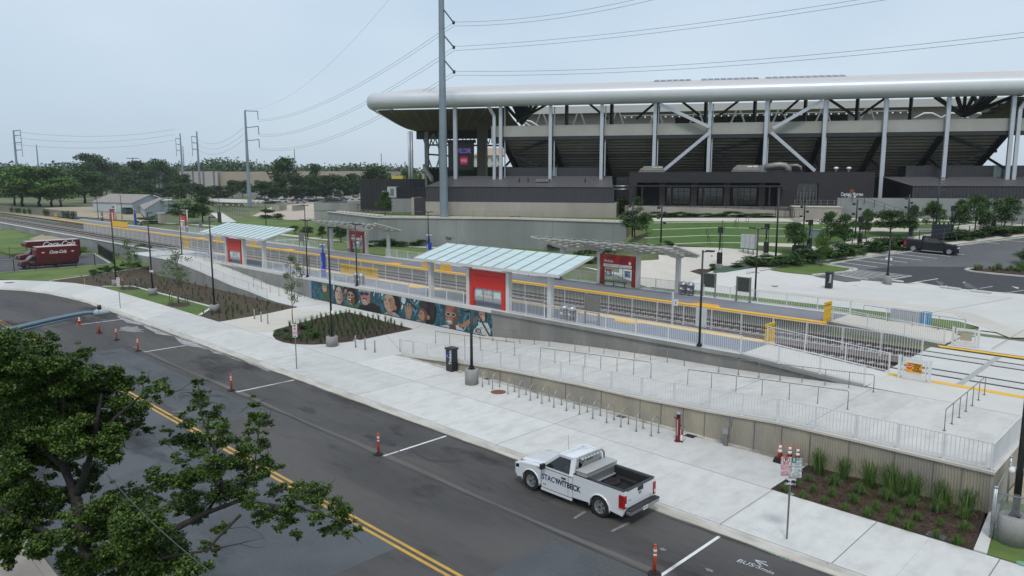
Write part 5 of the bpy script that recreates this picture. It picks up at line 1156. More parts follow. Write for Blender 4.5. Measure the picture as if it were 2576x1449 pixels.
for a,b in zip(pts,pts[1:]):
 d=(b-a).normalized();nn=Vector((-d.y,d.x,0))*.4
 mb.add([Vector((a.x,a.y,1.7)),Vector((b.x,b.y,1.7)),Vector((b.x,b.y,6.3)),Vector((a.x,a.y,6.3))],[(0,1,2,3)],wall_far)
mb.build('wall_face',rw_)
mb=MB()
for a,b in zip(pts,pts[1:]):
 L=(b-a).length;d=(b-a).normalized();k=3.0
 while k<L:p=a+d*k;q=Vector((d.y,-d.x,0));mb.add([p+q*.02-d*.03-Vector((0,0,4.5)),p+q*.02+d*.03-Vector((0,0,4.5)),p+q*.02+d*.03,p+q*.02-d*.03],[(0,1,2,3)],joint_m);k+=4.9
mb.build('panel_joint',rw_)
mb=MB()
for a,b in zip(pts,pts[1:]):mb.beam(a+Vector((0,.1,.06)),b+Vector((0,.1,.06)),.5,.16,concrete_warm)
mb.build('coping',rw_)
mb=MB();pl=[A0,A1,A15,A2,SW(-13,-12,6.3),SW(-13,-5.2,6.3),SW(-46.6,-5.2,6.3),SW(-50,8,6.3),SW(-75,8,6.3),A0+Vector((-6,4,0))]
mb.poly([Vector((p.x,p.y,6.31))for p in pl],grass_far);struct('upper_terrace',mb)
mb=MB()
def insetp(p,k):return Vector((p.x+SN[0]*k,p.y+SN[1]*k,6.33))
pl=[insetp(p,2.5)for p in(A0,A1,A15,A2)]+[insetp(p,5.8)for p in(A2,A15,A1,A0)]
mb.poly([insetp(A0,2.4),insetp(A1,3.0),insetp(A15,1.0),insetp(A2,.8),insetp(A2,6),insetp(A15,5),insetp(A1,7),insetp(A0,5)],concrete_warm);struct('upper_path',mb)
fence('steel_railing','steel post railing along the top of the very long grey wall',[p+Vector((0,.3,.12))for p in(A0,A1,A15,A2)],h=.95,pick=0,step=1.9,mt=mat('rail bronze',(.30,.27,.21)),bars=(.06,1),cat='railing')
bw=thing('retaining_wall','square concrete block wall at the left end of the very long grey wall','wall',tuple(A0))
c0=T0=G('b',440,775,2.0);zt0=HK(c0,'b',440,660);c1=GY('b',905,665,0.1)if False else None
mb=MB();p0=Vector((c0.x,c0.y,0));e=Vector((SU[0],SU[1],0));
mb.add([p0+Vector((0,0,1.7)),p0+e*34+Vector((0,0,1.7)),p0+e*34+Vector((0,0,zt0)),p0+Vector((0,0,zt0))],[(0,1,2,3)],wall_far)
mb.add([p0+Vector((0,0,1.7)),p0+Vector((0,0,zt0)),p0+Vector((SN[0]*20,SN[1]*20,zt0)),p0+Vector((SN[0]*20,SN[1]*20,1.7))],[(0,1,2,3)],wall_far)
mb.build('wall_face',bw)
def qT(px,py,dz=0):return TK('q',px,py,dz)
mb=MB()
LAW=[(205,232),(440,226),(700,224),(820,226),(1456,235)]
law2=[(150,385),(340,395),(600,410),(1000,440),(1200,455),(1300,440),(1456,420)]
mb=MB();gp_=[qT(*p,.02)for p in[(195,215),(500,212),(1000,214),(1456,222)]];
bot=[qT(*p,.02)for p in[(1456,470),(1200,458),(1060,452),(890,436),(700,424),(560,420),(400,416),(240,412),(150,380)]]
rows=[]
for k in range(14):
 f=k/13;row=[]
 for i in range(15):
  px=150+i*100;yt=214+(px-150)*.004;yb=400+min(max(px-240,0),1000)*.055
  row.append(qT(px,yt+(yb-yt)*f,.05))
 rows.append(row)
vs=[p for r_ in rows for p in r_];mb.add(vs,[(j*15+i,j*15+i+1,(j+1)*15+i+1,(j+1)*15+i)for j in range(13)for i in range(14)],grass_far)
struct('lawn',mb)
rows=[];mb=MB()
for k in range(16):
 f=k/15;row=[]
 for i in range(26):
  px=-330+i*100;row.append(TK('r',px,172+(455-172)*f-max(0,px-300)*.0*f,.03))
 rows.append(row)
vs=[p for r_ in rows for p in r_];mb.add(vs,[(j*26+i,j*26+i+1,(j+1)*26+i+1,(j+1)*26+i)for j in range(15)for i in range(25)],grass_far)
struct('lawn',mb)
def terr_wall(label,pts,key='q',h=.5,w=.55):
 P_=[TK(key,*p)for p in pts];t=thing('terrace_wall',label,'low wall',tuple(P_[0]),group='low white capped terrace walls')
 mb=MB();mc=MB()
 for a,b in zip(P_,P_[1:]):
  mb.beam(a-Vector((0,0,.35)),b-Vector((0,0,.35)),w*.7,.7,wall_far);mc.beam(a+Vector((0,0,.02)),b+Vector((0,0,.02)),w,.09,concrete_warm)
 mb.build('wall_face',t);mc.build('cap',t)
for i,(lab,pts)in enumerate((('topmost white capped terrace wall of the lawn',[(200,236),(700,229),(830,229),(1456,245)]),('second white capped terrace wall from the top of the lawn',[(190,287),(700,271),(1456,286)]),('third white capped terrace wall from the top of the lawn',[(130,350),(560,331),(700,331),(1456,340)]),('lowest white capped terrace wall at the foot of the lawn',[(345,395),(600,385),(880,386),(1000,388),(1250,410)]))):terr_wall(lab,pts)
for i,(lab,pts)in enumerate((('white capped wall crossing the right lawn behind the leftmost trees',[(0,248),(330,232)]),('low wall running through the right lawn behind the round topped tree',[(340,300),(640,300),(800,305)]),('low wall across the far right lawn below the pale wall',[(700,205),(1000,198),(1240,214)]))):terr_wall(lab,pts,'r',w=.5)
def path_r(key,pts,w,mt,dz=.07,nm='lawn_path'):
 mb=MB();P_=[TK(key,*p)for p in pts];fine=[]
 for a,b in zip(P_,P_[1:]):
  n=max(1,int((b-a).length/3))
  for i in range(n):q=a+(b-a)*(i/n);q.z=zt(q.x,q.y)+dz;fine.append(q)
 q=P_[-1].copy();q.z=zt(q.x,q.y)+dz;fine.append(q);vs=[]
 for i,p in enumerate(fine):
  t=(fine[min(i+1,len(fine)-1)]-fine[max(i-1,0)]);t.z=0;t.normalize();nn=Vector((t.y,-t.x,0))*w/2
  for q in(p+nn,p-nn):vs.append((q.x,q.y,zt(q.x,q.y)+dz))
 mb.add(vs,[(2*i,2*i+2,2*i+3,2*i+1)for i in range(len(fine)-1)],mt);return struct(nm,mb)
path_r('q',[(195,213),(700,212),(1100,214),(1456,222)],2.2,concrete_warm);path_r('q',[(880,392),(1150,405),(1300,410)],1.6,concrete_warm)
path_r('r',[(0,190),(300,185),(900,170),(1456,195)],3.0,concrete_warm);path_r('r',[(200,238),(520,240),(900,246),(1300,205),(1456,205)],2.2,concrete_warm)
path_r('r',[(500,300),(760,298),(960,270),(1060,245)],2.0,concrete_warm);path_r('r',[(0,350),(170,365),(400,330),(560,300)],2.4,concrete_warm)
path_r('r',[(1100,262),(1290,208)],1.8,concrete_warm)
for i,(a,b)in enumerate((((720,268),(815,283)),((600,332),(690,345)),((610,388),(700,400)),((825,228),(900,240)))):
 q=qT((a[0]+b[0])/2,(a[1]+b[1])/2);t=thing('lawn_steps',['pale steps with dark rails in the second terrace wall','pale steps with dark rails in the third terrace wall','pale steps with a dark rail at the foot of the lawn','pale steps with dark rails in the topmost terrace wall'][i],'steps',tuple(q),group='steps up the lawn')
 pa,pb_=qT(*a),qT(b[0],a[1]);dx=(pb_-pa).normalized();L=(pb_-pa).length;bk_=Vector((-dx.y,dx.x,0))*-1
 for k in range(3):mb=MB();mb.beam(pa-Vector((0,0,.1+.17*k))+bk_*(.35*k-.1),pb_-Vector((0,0,.1+.17*k))+bk_*(.35*k-.1),.4,.16,concrete_warm);mb.build('step',t)
 for p in(pa,pb_):
  mb=MB();mb.path([p+Vector((0,0,0)),p+Vector((0,0,.95)),p+bk_*1.1+Vector((0,0,.5)),p+bk_*1.1-Vector((0,0,.4))],.03,black_m,5);mb.build('rail',t)
def slope_sheet(nm,key,pts,mt,dz=.03,cell=3.0):
 P_=[p if isinstance(p,Vector)else TK(key,*p)for p in pts];poly=[(p.x,p.y)for p in P_]
 bm=bmesh.new();vs=[bm.verts.new((x,y,0))for x,y in poly];f=bm.faces.new(vs)
 bmesh.ops.triangulate(bm,faces=[f])
 for ax,lo,hi in((0,min(p[0]for p in poly),max(p[0]for p in poly)),(1,min(p[1]for p in poly),max(p[1]for p in poly))):
  k=math.ceil(lo/cell)*cell
  while k<hi:
   nn=(1,0,0)if ax==0 else(0,1,0);co=(k,0,0)if ax==0 else(0,k,0)
   bmesh.ops.bisect_plane(bm,geom=bm.verts[:]+bm.edges[:]+bm.faces[:],plane_co=co,plane_no=nn);k+=cell
 for v in bm.verts:v.co.z=zt(v.co.x,v.co.y)+dz
 bmesh.ops.recalc_face_normals(bm,faces=bm.faces)
 me=bpy.data.meshes.new(nm);bm.to_mesh(me);bm.free();me.materials.append(mt);o=bpy.data.objects.new(nm,me);C.objects.link(o);o['kind']='structure';W[o.name]=Matrix();return o
mb=MB();plz=[P(*K('n',0,610),1.8),P(*K('q',20,520),1.8)]
edge_L=G('n',0,605,1.8)
mb.poly([(edge_L.x-6,63.2,1.806),(-13.4,63.2,1.806),(10,63.2,1.806),(10,68.0,1.806),(-30,66.0,1.806)],concrete_warm)if False else None
slope_sheet('cream_plaza','q',[(-60,540),(0,455)if False else(-20,530),(240,515),(236,470),(238,414),(400,417),(560,421),(700,425),(890,437),(1060,452),(1180,470),(900,560),(700,606),(560,640),(430,700),(330,760),(-60,640)],concrete_warm,.035)
slope_sheet('white_plaza','q',[(430,700),(545,632),(700,612),(900,585),(1150,552),(1300,540),(1456,517),Vector((-20,100,0)),Vector((20,110,0)),Vector((20,61.6,0)),Vector((-13,61.6,0)),Vector((-13.3,62.9,0)),Vector((-15,64.3,0)),Vector((-20,64.4,0)),Vector((-30,64.1,0)),Vector((-52,64.0,0))],concrete,.02)
mb=MB()
mb.poly([(-13.4,55.0,1.668),(20,55.0,1.668),(20,61.6,1.75),(-13.2,61.6,1.75)],concrete);struct('crossing_plaza',mb)
gs_=[(-96,60.2),(-52,60.0),(-13.8,61.0),(-13.4,62.6),(-15,64.2),(-20,64.4),(-30,64.2),(-96,64.6)]
mb=MB();mb.prism(gs_,1.5,1.84,grass);struct('platform_verge',mb)
mb=MB()
bp=[G('h',*p,1.8)for p in[(-200,250),(150,285),(500,320),(850,350),(1200,390),(1480,440),(1700,530),(1932,620)]]
trail(mb,[(p.x,p.y,0)for p in bp],1.9,1.827,concrete_warm);bp=[G('h',*p,1.8)for p in[(-700,90),(-350,140),(-100,150),(150,190),(420,225)]];trail(mb,[(p.x,p.y,0)for p in bp],1.6,1.829,concrete_warm);struct('beige_band',mb)
def jt(key,a,b,z=1.8):p,q=G(key,*a,z),G(key,*b,z);mb.add([],[],joint_m);trail(mb,[(p.x,p.y,z),(q.x,q.y,z)],.04,z+.034,joint_m)
mb=MB();jt('h',(1180,440),(1840,320));jt('h',(1690,700),(1932,560));jt('h',(1840,320),(1550,300));struct('plaza_joints',mb)
mb=MB();mb.poly([(-96,60.2,1.80),(-52,60.2,1.80),(-52,63.5,1.80),(-62,72,1.80),(-75,84,1.80),(-80,87,1.80),(-99,71,1.80),(-120,76,1.80),(-150,90,1.8),(-200,130,1.8),(-230,125,1.8),(-160,61,1.8),(-140,60.2,1.8)],grass);struct('grass_behind_platform',mb)
def gpath(nm,pts,w,mt,z=1.83):
 mb=MB();trail(mb,[tuple(P(*p,z))for p in pts],w,z,mt);struct(nm,mb)
gpath('footpath',[K('b',*p)for p in[(150,895),(300,912),(500,935),(700,955),(900,975),(1100,985),(1350,1000),(1700,1010)]],2.0,concrete_warm)
gpath('footpath',[K('b',*p)for p in[(-700,815),(-500,822),(-300,838),(-100,862),(150,895)]],2.0,concrete_warm)
gpath('footpath',[K('o',*p)for p in[(845,40),(923,96),(1023,165)]],3.4,concrete,1.84)
gpath('footpath',[K('w',*p)for p in[(150,455),(300,450),(420,445)]],1.4,concrete,1.85)
lot_pts=[K('b',*p)for p in[(-30,760),(120,690),(300,670),(440,660),(470,780),(380,790),(230,790)]]
mb=MB();mb.poly([tuple(P(*p,1.86))for p in lot_pts],mat('light yard paving',(.50,.42,.34),(.44,.37,.30),.2,.9));struct('yard',mb)
mb=MB();mb.poly([tuple(P(*K('b',*p),1.87))for p in[(-20,650),(-20,622),(350,600),(790,612),(900,640),(440,668)]],mat('car park asphalt',(.30,.28,.27),(.26,.245,.235),.1,.9));struct('far_car_park',mb)
mb=MB();mb.poly([tuple(P(*K('a',*p),1.9))for p in[(330,700),(520,690),(700,690),(720,725),(1060,735),(1100,800),(900,790),(580,765),(450,760)]],dirt);struct('dirt_yard',mb)
mb=MB();mb.poly([tuple(P(*K('a',*p),1.88))for p in[(0,700),(470,765),(590,775),(590,760),(300,690),(0,655)]],dirt)if False else mb.poly([(-205,55.6,1.75),(-700,55.6,1.75),(-700,70,1.75),(-205,62.5,1.75)],dirt);struct('dirt_bank',mb)
mb=MB();trail(mb,[tuple(P(*K('a',*p),1.95))for p in[(1040,560),(1000,530),(965,505),(945,487),(938,480)]],9,2.0,mat('far road asphalt',(.33,.33,.35)));struct('far_road',mb)
bwk=thing('curved_wall','low curved pale concrete wall in the light yard left of the very long grey wall','wall',tuple(G('b',200,720,2)))
mb=MB();P_=[G('b',*p,2)for p in[(125,715),(170,722),(230,712)]]
for a,b in zip(P_,P_[1:]):mb.beam(a+Vector((0,0,.9)),b+Vector((0,0,.9)),.4,1.8,wall_tan)
P_=[G('b',*p,2)for p in[(275,722),(360,715)]];mb.beam(P_[0]+Vector((0,0,.9)),P_[1]+Vector((0,0,.9)),.4,1.8,wall_tan);mb.build('wall_face',bwk)
fw=thing('long_wall','long low concrete wall behind the distant parked cars','wall',tuple(G('b',400,600,2)))
mb=MB();a,b=G('b',-220,612,2),G('b',800,608,2);mb.beam(a+Vector((0,0,2.2)),b+Vector((0,0,3.4)),.5,4.4,wall_far);mb.build('wall_face',fw)
slope_sheet('parking_lot','r',[(230,460),(700,372),(1028,345),(1456,298),(1700,270),(2300,420),(2300,1000),(1456,648),(1080,615),(905,596),(740,583),(600,572),(430,558),(420,566),(330,572),(130,536),(400,505),(398,492),(360,484)],asphalt_lot,.05)
slope_sheet('dark_lot_patch','r',[(640,472),(1150,478),(1150,500),(1300,510),(1456,530),(2000,620),(2000,900),(1456,645),(1080,613),(905,594),(745,580),(610,566),(750,535),(430,497),(540,485)],asphalt_dark,.058)
slope_sheet('lot_footway','r',[(-300,520),(0,462),(470,410),(740,372),(1020,335),(1456,283),(1800,245),(1800,222),(1456,262),(1010,318),(700,358),(300,415),(0,450),(-300,505)],concrete_warm,.09)
slope_sheet('grass_island','r',[(0,462),(130,451),(340,484),(352,492),(330,498),(120,528),(-60,510),(-150,495)],grass,.08)
mb=MB()
def curb_line(key,pts,w=.22,h=.13,mt=kerb_m,dz=.05):
 P_=[TK(key,*p,dz)for p in pts]
 for a,b in zip(P_,P_[1:]):mb.beam(a+Vector((0,0,h/2)),b+Vector((0,0,h/2)),w,h,mt)
curb_line('r',[(130,451),(345,484),(385,490),(397,497),(380,503),(230,520),(118,530)],.3)
curb_line('r',[(1456,540),(1200,516),(1110,505),(1090,497),(1110,490),(1150,488)],.45);curb_line('r',[(230,459),(470,418),(740,381),(1020,345),(1456,292)],.25)
struct('lot_kerb',mb)
slope_sheet('island_bed','r',[(1120,492),(1300,487),(1456,500),(1700,520),(1700,560),(1456,526),(1200,510)],mulch,.10)
mb=MB()
def sline(key,a,b,w=.11,dz=.075):
 p,q=TK(key,*a),TK(key,*b);d=(q-p);d.z=0;d.normalize();nn=Vector((d.y,-d.x,0))*w/2
 n=6;vs=[]
 for i in range(n+1):c_=p+(q-p)*(i/n);[vs.append((v.x,v.y,zt(v.x,v.y)+dz))for v in(c_+nn,c_-nn)]
 mb.add(vs,[(2*i,2*i+2,2*i+3,2*i+1)for i in range(n)],paint_white)
for a,b in(((290,447),(528,479)),((380,433),(622,463)),((475,420),(718,450)),((570,407),(812,436)),((655,396),(905,423)),((745,385),(992,411)),((990,392),(1078,400)),((720,583),(912,552)),((890,606),(1086,573)),((1080,629),(1275,596)),((1325,645),(1520,615)),((1210,300),(1456,318)),((1100,312),(1300,330))):sline('r',a,b)
for k in range(8):f=k/7;sline('r',(250+180*f,522-26*f),(430+318*f*1.0,556-22*f),.10)
sline('r',(430,496),(748,534));sline('r',(250,522),(470,557));sline('r',(748,534),(610,556))
struct('lot_markings',mb)
for i,(a,b)in enumerate((((612,566),(694,576)),((748,584),(864,598)),((926,605),(1054,622)),((1120,630),(1252,645)))):
 o=MB();p,q=TK('r',*a,.08),TK('r',*b,.08);o.beam(p+Vector((0,0,.07)),q+Vector((0,0,.07)),.24,.16,concrete,w2=.24)
 tag(o.build('wheel_stop',bevel=.03),['short pale wheel stop right of the lamp post pedestal','second pale wheel stop from the lamp post in the car park','third pale wheel stop from the lamp post in the car park','pale wheel stop nearest the right edge of the car park'][i],'wheel stop','wheel stops along the car park edge')
 # ================================================================== LAMP POSTS
def lamp(label,x,y,z0,h,ped=(.45,.75),arms=1,az=0.0,r=.09,group='black lamp posts',arm=1.0,extras=()):
 t=thing('lamp_post',label,'lamp post',(x,y,z0),group=group);zb=z0
 if ped:mb=MB();mb.lathe([(ped[0],0),(ped[0],ped[1]-.03),(ped[0]-.03,ped[1])],(x,y,z0),ped_m,22);mb.build('pedestal',t);zb=z0+ped[1]
 mb=MB();mb.box(x-.17,x+.17,y-.17,y+.17,zb,zb+.05,black_m);mb.box(x-.12,x+.12,y-.12,y+.12,zb+.05,zb+.2,black_m);mb.build('base_plate',t)
 mb=MB();mb.tube((x,y,zb+.05),(x,y,z0+h),r,black_m,r*.72,n=8);mb.build('pole',t)
 for i in range(arms):
  a=az+PI*i;dx,dy=math.cos(a),math.sin(a);zt_=z0+h
  mb=MB();mb.beam((x,y,zt_-.12),(x+dx*arm*.5,y+dy*arm*.5,zt_-.05),.07,.07,black_m);mb.build('arm',t)
  mb=MB();mb.beam((x+dx*arm*.35,y+dy*arm*.35,zt_-.02),(x+dx*arm,y+dy*arm,zt_-.02),.34,.09,black_m,w2=.28);mb.beam((x+dx*arm*.45,y+dy*arm*.45,zt_-.072),(x+dx*arm*.92,y+dy*arm*.92,zt_-.072),.22,.015,mat('lamp lens',(.55,.55,.52),None,2,.3));mb.build('lamp_head',t)
 for e in extras:
  mb=MB()
  if e=='cam':
   for sx in(-1,1):mb.lathe([(.02,-.2),(.1,-.16),(.12,-.04),(.05,.02)],(x+sx*.22,y,z0+2.7),refl_white,10)
   mb.beam((x-.25,y,z0+2.72),(x+.25,y,z0+2.72),.05,.05,refl_white);mb.build('camera_pair',t)
 return t
AZ=0.0
def kb(tk,px,py,z=0.0):q=G(tk,px,py,z);return q.x,q.y
lamp('tall black lamp post behind the far parking sign at the long mulch bed',*kb('a',879,1290),0,9.05)
lamp('tall black lamp post on a round pedestal at the edge of the verge grass',*kb('a',1155,1358),0,9.0,extras=('cam',))
lamp('tall black lamp post on a round pedestal left of the tan slab',*kb('e',1620,425),0,9.1)
lamp('tall black lamp post on a round pedestal in the round planting bed',*kb('f',575,678),0,9.1,extras=('cam',))
lamp('short black lamp post on a pedestal beside the first bike hoops',*kb('f',1628,965),0,4.6,ped=(.42,.95),az=PI,arm=.75,r=.1)
lamp('black lamp post on a stout pedestal behind the chain link fence in the corner',*kb('l',1845,1195),0,9.0,ped=(.5,1.0),r=.12,extras=('cam',))
for x,lab in((-70.87,'black two headed lamp post on the street side platform just left of the portraits'),(-61.6,'black two headed lamp post on the street side platform above the laughing portraits'),(-103.7,'black lamp post at the left end of the street side platform above the ramp landing')):
 lamp(lab,x,41.15,ZP,6.1,ped=None,arms=2,group='two headed platform lamp posts',arm=.95,r=.07)
lamp('black lamp post on the street side platform beside the white board back',-23.78,41.12,ZP,6.1,ped=None,arms=1,group='two headed platform lamp posts',arm=.75,r=.08)
def lampz(label,tk,b,tp,z,**k):
 q=TK(tk,*b)if z is None else G(tk,*b,z);h=HK(q,tk,*tp)-q.z;return lamp(label,q.x,q.y,q.z,h,**k)
lampz('short black lamp post on a pedestal in the car park','r',(590,585),(605,290),None,ped=(.42,.95),az=PI,arm=.7,extras=('cam',))
lampz('very tall black lamp post standing behind the black pickup','r',(893,290),(918,-90),None,ped=None,r=.11,az=-.3)
lampz('very tall black lamp post at the hedge in front of the club building','q',(1125,515),(1148,-30),None,ped=None,r=.12)
lampz('black two headed lamp post behind the two dark notice boards','c',(1832,1400),(1858,850),1.8,ped=None,arms=2,az=.1,group='two headed platform lamp posts',arm=.8,extras=('cam',))
lampz('black two headed lamp post before the very long grey wall, right of the big pole','b',(1302,1000),(1300,728),1.9,ped=(.3,.5),arms=2,arm=1.1,group='two headed platform lamp posts')
lampz('black two headed lamp post before the long wall beside the small conical tree','c',(25,960),(30,765),1.9,ped=None,arms=2,arm=1.1,group='two headed platform lamp posts')
lampz('black single headed lamp post before the right end of the long grey wall','c',(418,905),(418,728),1.9,ped=None,az=PI,arm=.9)
lampz('black single headed lamp post rising behind the open left shelter','b',(773,900),(770,673),1.9,ped=None,arm=1.0)
lampz('black two headed lamp post beside the light yard, behind the left shelters','b',(378,990),(376,678),1.9,ped=None,arms=2,arm=1.1,group='two headed platform lamp posts')
lampz('black lamp post behind the left open shelter nearest the light yard','b',(392,960),(388,795),1.9,ped=None,arms=1,arm=.9,az=PI)
lampz('black lamp post by the footpath behind the left glass shelter','a',(1435,660),(1428,430),1.9,ped=None,arms=0)
lampz('thin black lamp post between the grey shed and the red panel','a',(922,780),(908,605),2.0,ped=None,az=PI,arm=.9)
lampz('thin black lamp post in front of the left grey shed with a street name plate','a',(742,775),(733,598),2.0,ped=None,arms=0)
lampz('thin black lamp post at the corner of the gabled shed','a',(1275,745),(1270,618),2.0,ped=None,arms=1,arm=.8)
lampz('black lamp post above the right end of the left glass shelter','b',(78,860),(72,610),2.0,ped=None,az=0,arm=.4)
lampz('black lamp post on the light yard edge at the left','a',(1658,760),(1655,560),2.0,ped=None,arms=1,arm=.6)
lampz('thin tall black post in the distance among the parked cars','b',(572,640),(568,470),2.0,ped=None,arms=0)
def spot_pole(label,tk,b,tp,z=None):
 q=TK(tk,*b);h=HK(q,tk,*tp)-q.z;t=thing('spotlight_pole',label,'lamp post',tuple(q),group='poles with round spotlights')
 mb=MB();mb.tube(q,q+Vector((0,0,h)),.1,black_m,n=8);mb.build('pole',t)
 for k in range(4):
  sx=1 if k%2 else-1;c_=q+Vector((sx*.3,sx*.25,h-.5-k*.62));mb=MB();mb.lathe([(.04,.12),(.17,.08),(.2,-.1),(.15,-.2)],c_,black_m,9);mb.beam(c_,q+Vector((0,0,h-.5-k*.62)),.05,.05,black_m);mb.build('spotlight',t)
spot_pole('spotlight pole at the left edge of the lawn','q',(255,388),(265,85));spot_pole('spotlight pole behind the small tree on the lawn','r',(63,235),(72,68))
spot_pole('spotlight pole left of the bushy dark tree','r',(388,293),(400,48));spot_pole('spotlight pole above the stair of the pale wall','r',(720,190),(725,15));spot_pole('spotlight pole in the big tree at the end of the long wall','q',(38,345),(48,75))
def tri_mast(label,tk,b,tp):
 q=TK(tk,*b);h=HK(q,tk,*tp)-q.z;t=thing('light_mast',label,'light mast',tuple(q),group='three legged light masts')
 mb=MB();mb.box(q.x-.3,q.x+.3,q.y-.3,q.y+.3,q.z-.1,q.z+.35,ped_m);mb.build('pedestal',t)
 for k in range(3):a=2*PI*k/3+.5;o=Vector((.22*math.cos(a),.22*math.sin(a),0));mb=MB();mb.tube(q+o+Vector((0,0,.4)),q+o*.8+Vector((0,0,h-.2)),.035,black_m,n=5);mb.build('leg',t)
 mb=MB();mb.box(q.x-.22,q.x+.22,q.y-.22,q.y+.22,q.z+.45,q.z+1.7,black_m);mb.build('lower_box',t)
 mb=MB();mb.box(q.x-.21,q.x+.21,q.y-.21,q.y+.21,q.z+h-.65,q.z+h,black_m);mb.tube(q+Vector((0,0,2.0)),q+Vector((0,0,h)),.06,black_m,n=6);mb.build('lamp_box',t)
tri_mast('three legged black light mast on the plaza bed beside the dark information kiosk','q',(697,575),(708,265));tri_mast('three legged black light mast on the lower lawn left of the very tall post','q',(1050,490),(1060,240))
tri_mast('three legged black light mast beside the small tree in the hedge','q',(1378,460),(1390,210));tri_mast('three legged black light mast below the bushy dark tree','r',(415,350),(425,155))
tri_mast('three legged black light mast just left of the black pickup','r',(738,298),(748,110));tri_mast('three legged black light mast right of the black pickup','r',(992,290),(1005,88));tri_mast('three legged black light mast in the trees at the far right','r',(1262,240),(1277,62))
# ================================================================== POWER LINES
def power_pole(label,x,y,z,h,r0,r1,arms,side_=1,mt=None,asz=2.4,flip=False):
 mt=mt or steel_pole;t=thing('power_pole',label,'power pole',(x,y,z),group='steel power poles');mb=MB()
 n=12;mb.tube((x,y,z-.3),(x,y,z+h),r0,mt,r1,n=n,smooth=False);
 for zz in(8.0,17,26):
  if zz<h and r0>.5:rr=r0+(r1-r0)*zz/h;mb.tube((x,y,z+zz),(x,y,z+zz+.04),rr+.02,mt,n=n)
 mb.build('pole',t)
 if r0>.5:mb=MB();mb.lathe([(1.05,-.2),(1.05,.35)],(x,y,z),ped_m,20);mb.build('foundation',t)
 out=[]
 for hz in arms:
  a=Vector((x,y,z+hz));d=Vector((.75,.66,0))*side_;e=a+d*asz+Vector((0,0,asz*.22));mb=MB()
  mb.path([a,a+d*asz*.5+Vector((0,0,.5)),e],.13,mt,6);mb.build('arm',t);i_=e-Vector((0,0,1.7));mb=MB();mb.tube(e,i_,.1,dk_steel,n=6);mb.build('insulator',t);out.append(i_)
 return t,out
BP=P(1118,612,2.0);bp=thing('power_pole','huge blue grey steel power pole rising out of the picture in the middle','power pole',tuple(BP),group='steel power poles')
mb=MB();n=12;rb_,rt_=.74,.40;mb.tube(BP-Vector((0,0,.5)),BP+Vector((0,0,48)),rb_,steel_pole,.38,n=12,smooth=False);mb.build('pole',bp)
mb=MB();
for zz in(18.5,34):rr=rb_+(.38-rb_)*zz/48;mb.tube(BP+Vector((0,0,zz)),BP+Vector((0,0,zz+.06)),rr+.025,steel_pole,n=12)
for k in range(60):
 a_=.2;zz=3+k*.7;rr=rb_+(.38-rb_)*zz/48;mb.box(BP.x+rr-.02,BP.x+rr+.08,BP.y-.03,BP.y+.03,BP.z+zz,BP.z+zz+.05,dk_steel)
mb.build('climbing_bolts',bp)
mb=MB();mb.lathe([(1.1,-.4),(1.1,.25)],BP,ped_m,24);mb.build('foundation',bp)
arm_dir=Vector((_r[0],_r[1],0)).normalized()*.9+Vector((_f[0],_f[1],0)).normalized()*-.25;arm_dir.normalize()
att=[]
for(ytop,ytip)in((25,57),(90,119),(152,181)):
 dd=depth(BP.x,BP.y);zt1=HT(BP,1116,ytop);tip=BP+arm_dir*2.0;tip.z=HT(tip,1143,ytip)
 a=Vector((BP.x,BP.y,zt1))+arm_dir*.4;mb=MB();mb.path([a,a*.5+tip*.5,tip],.07,dk_steel,6);mb.path([a-Vector((0,0,0)),tip],.09,dk_steel,6)
 for k in range(12):q=a+(tip-a)*(k/12);mb.tube(q,q+(tip-a).normalized()*.1,.13,mat('insulator grey',(.22,.24,.26)),n=7)
 mb.build('insulator',bp);mb=MB();mb.lathe([(.08,-.28),(.22,-.2),(.22,.2),(.08,.28)],tip,dk_steel,8);mb.build('clamp',bp);att.append(tip)
def wire(label,a,b,sag,r=.02,n=24,group='power lines'):
 a=Vector(a);b=Vector(b);mb=MB();pts=[a+(b-a)*(i/n)-Vector((0,0,4*sag*(i/n)*(1-i/n)))for i in range(n+1)]
 mb.path(pts,r,mat('wire',(.055,.06,.065),None,2,.5),4);o=mb.build('power_line');return tag(o,label,'power line',group)
p2b=G('a',1885,690,2.0);h2=HK(p2b,'a',1827,-35)-2.0
mb=MB();t2=thing('power_pole','tall steel power pole with three arms left of the stadium, by the parked cars','power pole',tuple(p2b),group='steel power poles')
mb.tube(p2b,p2b+Vector((0,0,h2)),.75,steel_pole,.33,n=10,smooth=False);mb.build('pole',t2)
att2=[]
vr=Vector((_r[0],_r[1],0)).normalized()
for(ya,yt)in((-35,-32),(92,82),(190,182)):
 z_=HK(p2b,'a',1845,ya);e=p2b+vr*4.6;e.z=HK(e,'a',1900,yt);a=Vector((p2b.x,p2b.y,z_));mb=MB();mb.path([a,a+(e-a)*.4-Vector((0,0,.1)),e],.16,steel_pole,6);mb.build('arm',t2)
 mb=MB();i2=e-Vector((0,0,3.0));mb.tube(e,i2,.12,dk_steel,n=6);mb.build('insulator',t2);att2.append(i2)
labs=('top','middle','lowest')
for k in range(3):
 for j,dz in enumerate((0,-.55)):
  wire('%s sagging wire of the %s pair between the huge pole and the next pole'%(('upper','lower')[j],labs[k]),att[k]+Vector((0,0,dz)),att2[k]+Vector((0,0,dz)),3.6+.3*k,.028)
ends=[((2450,-2),(2600,-30)),((2576,-10),),((2576,117),)]
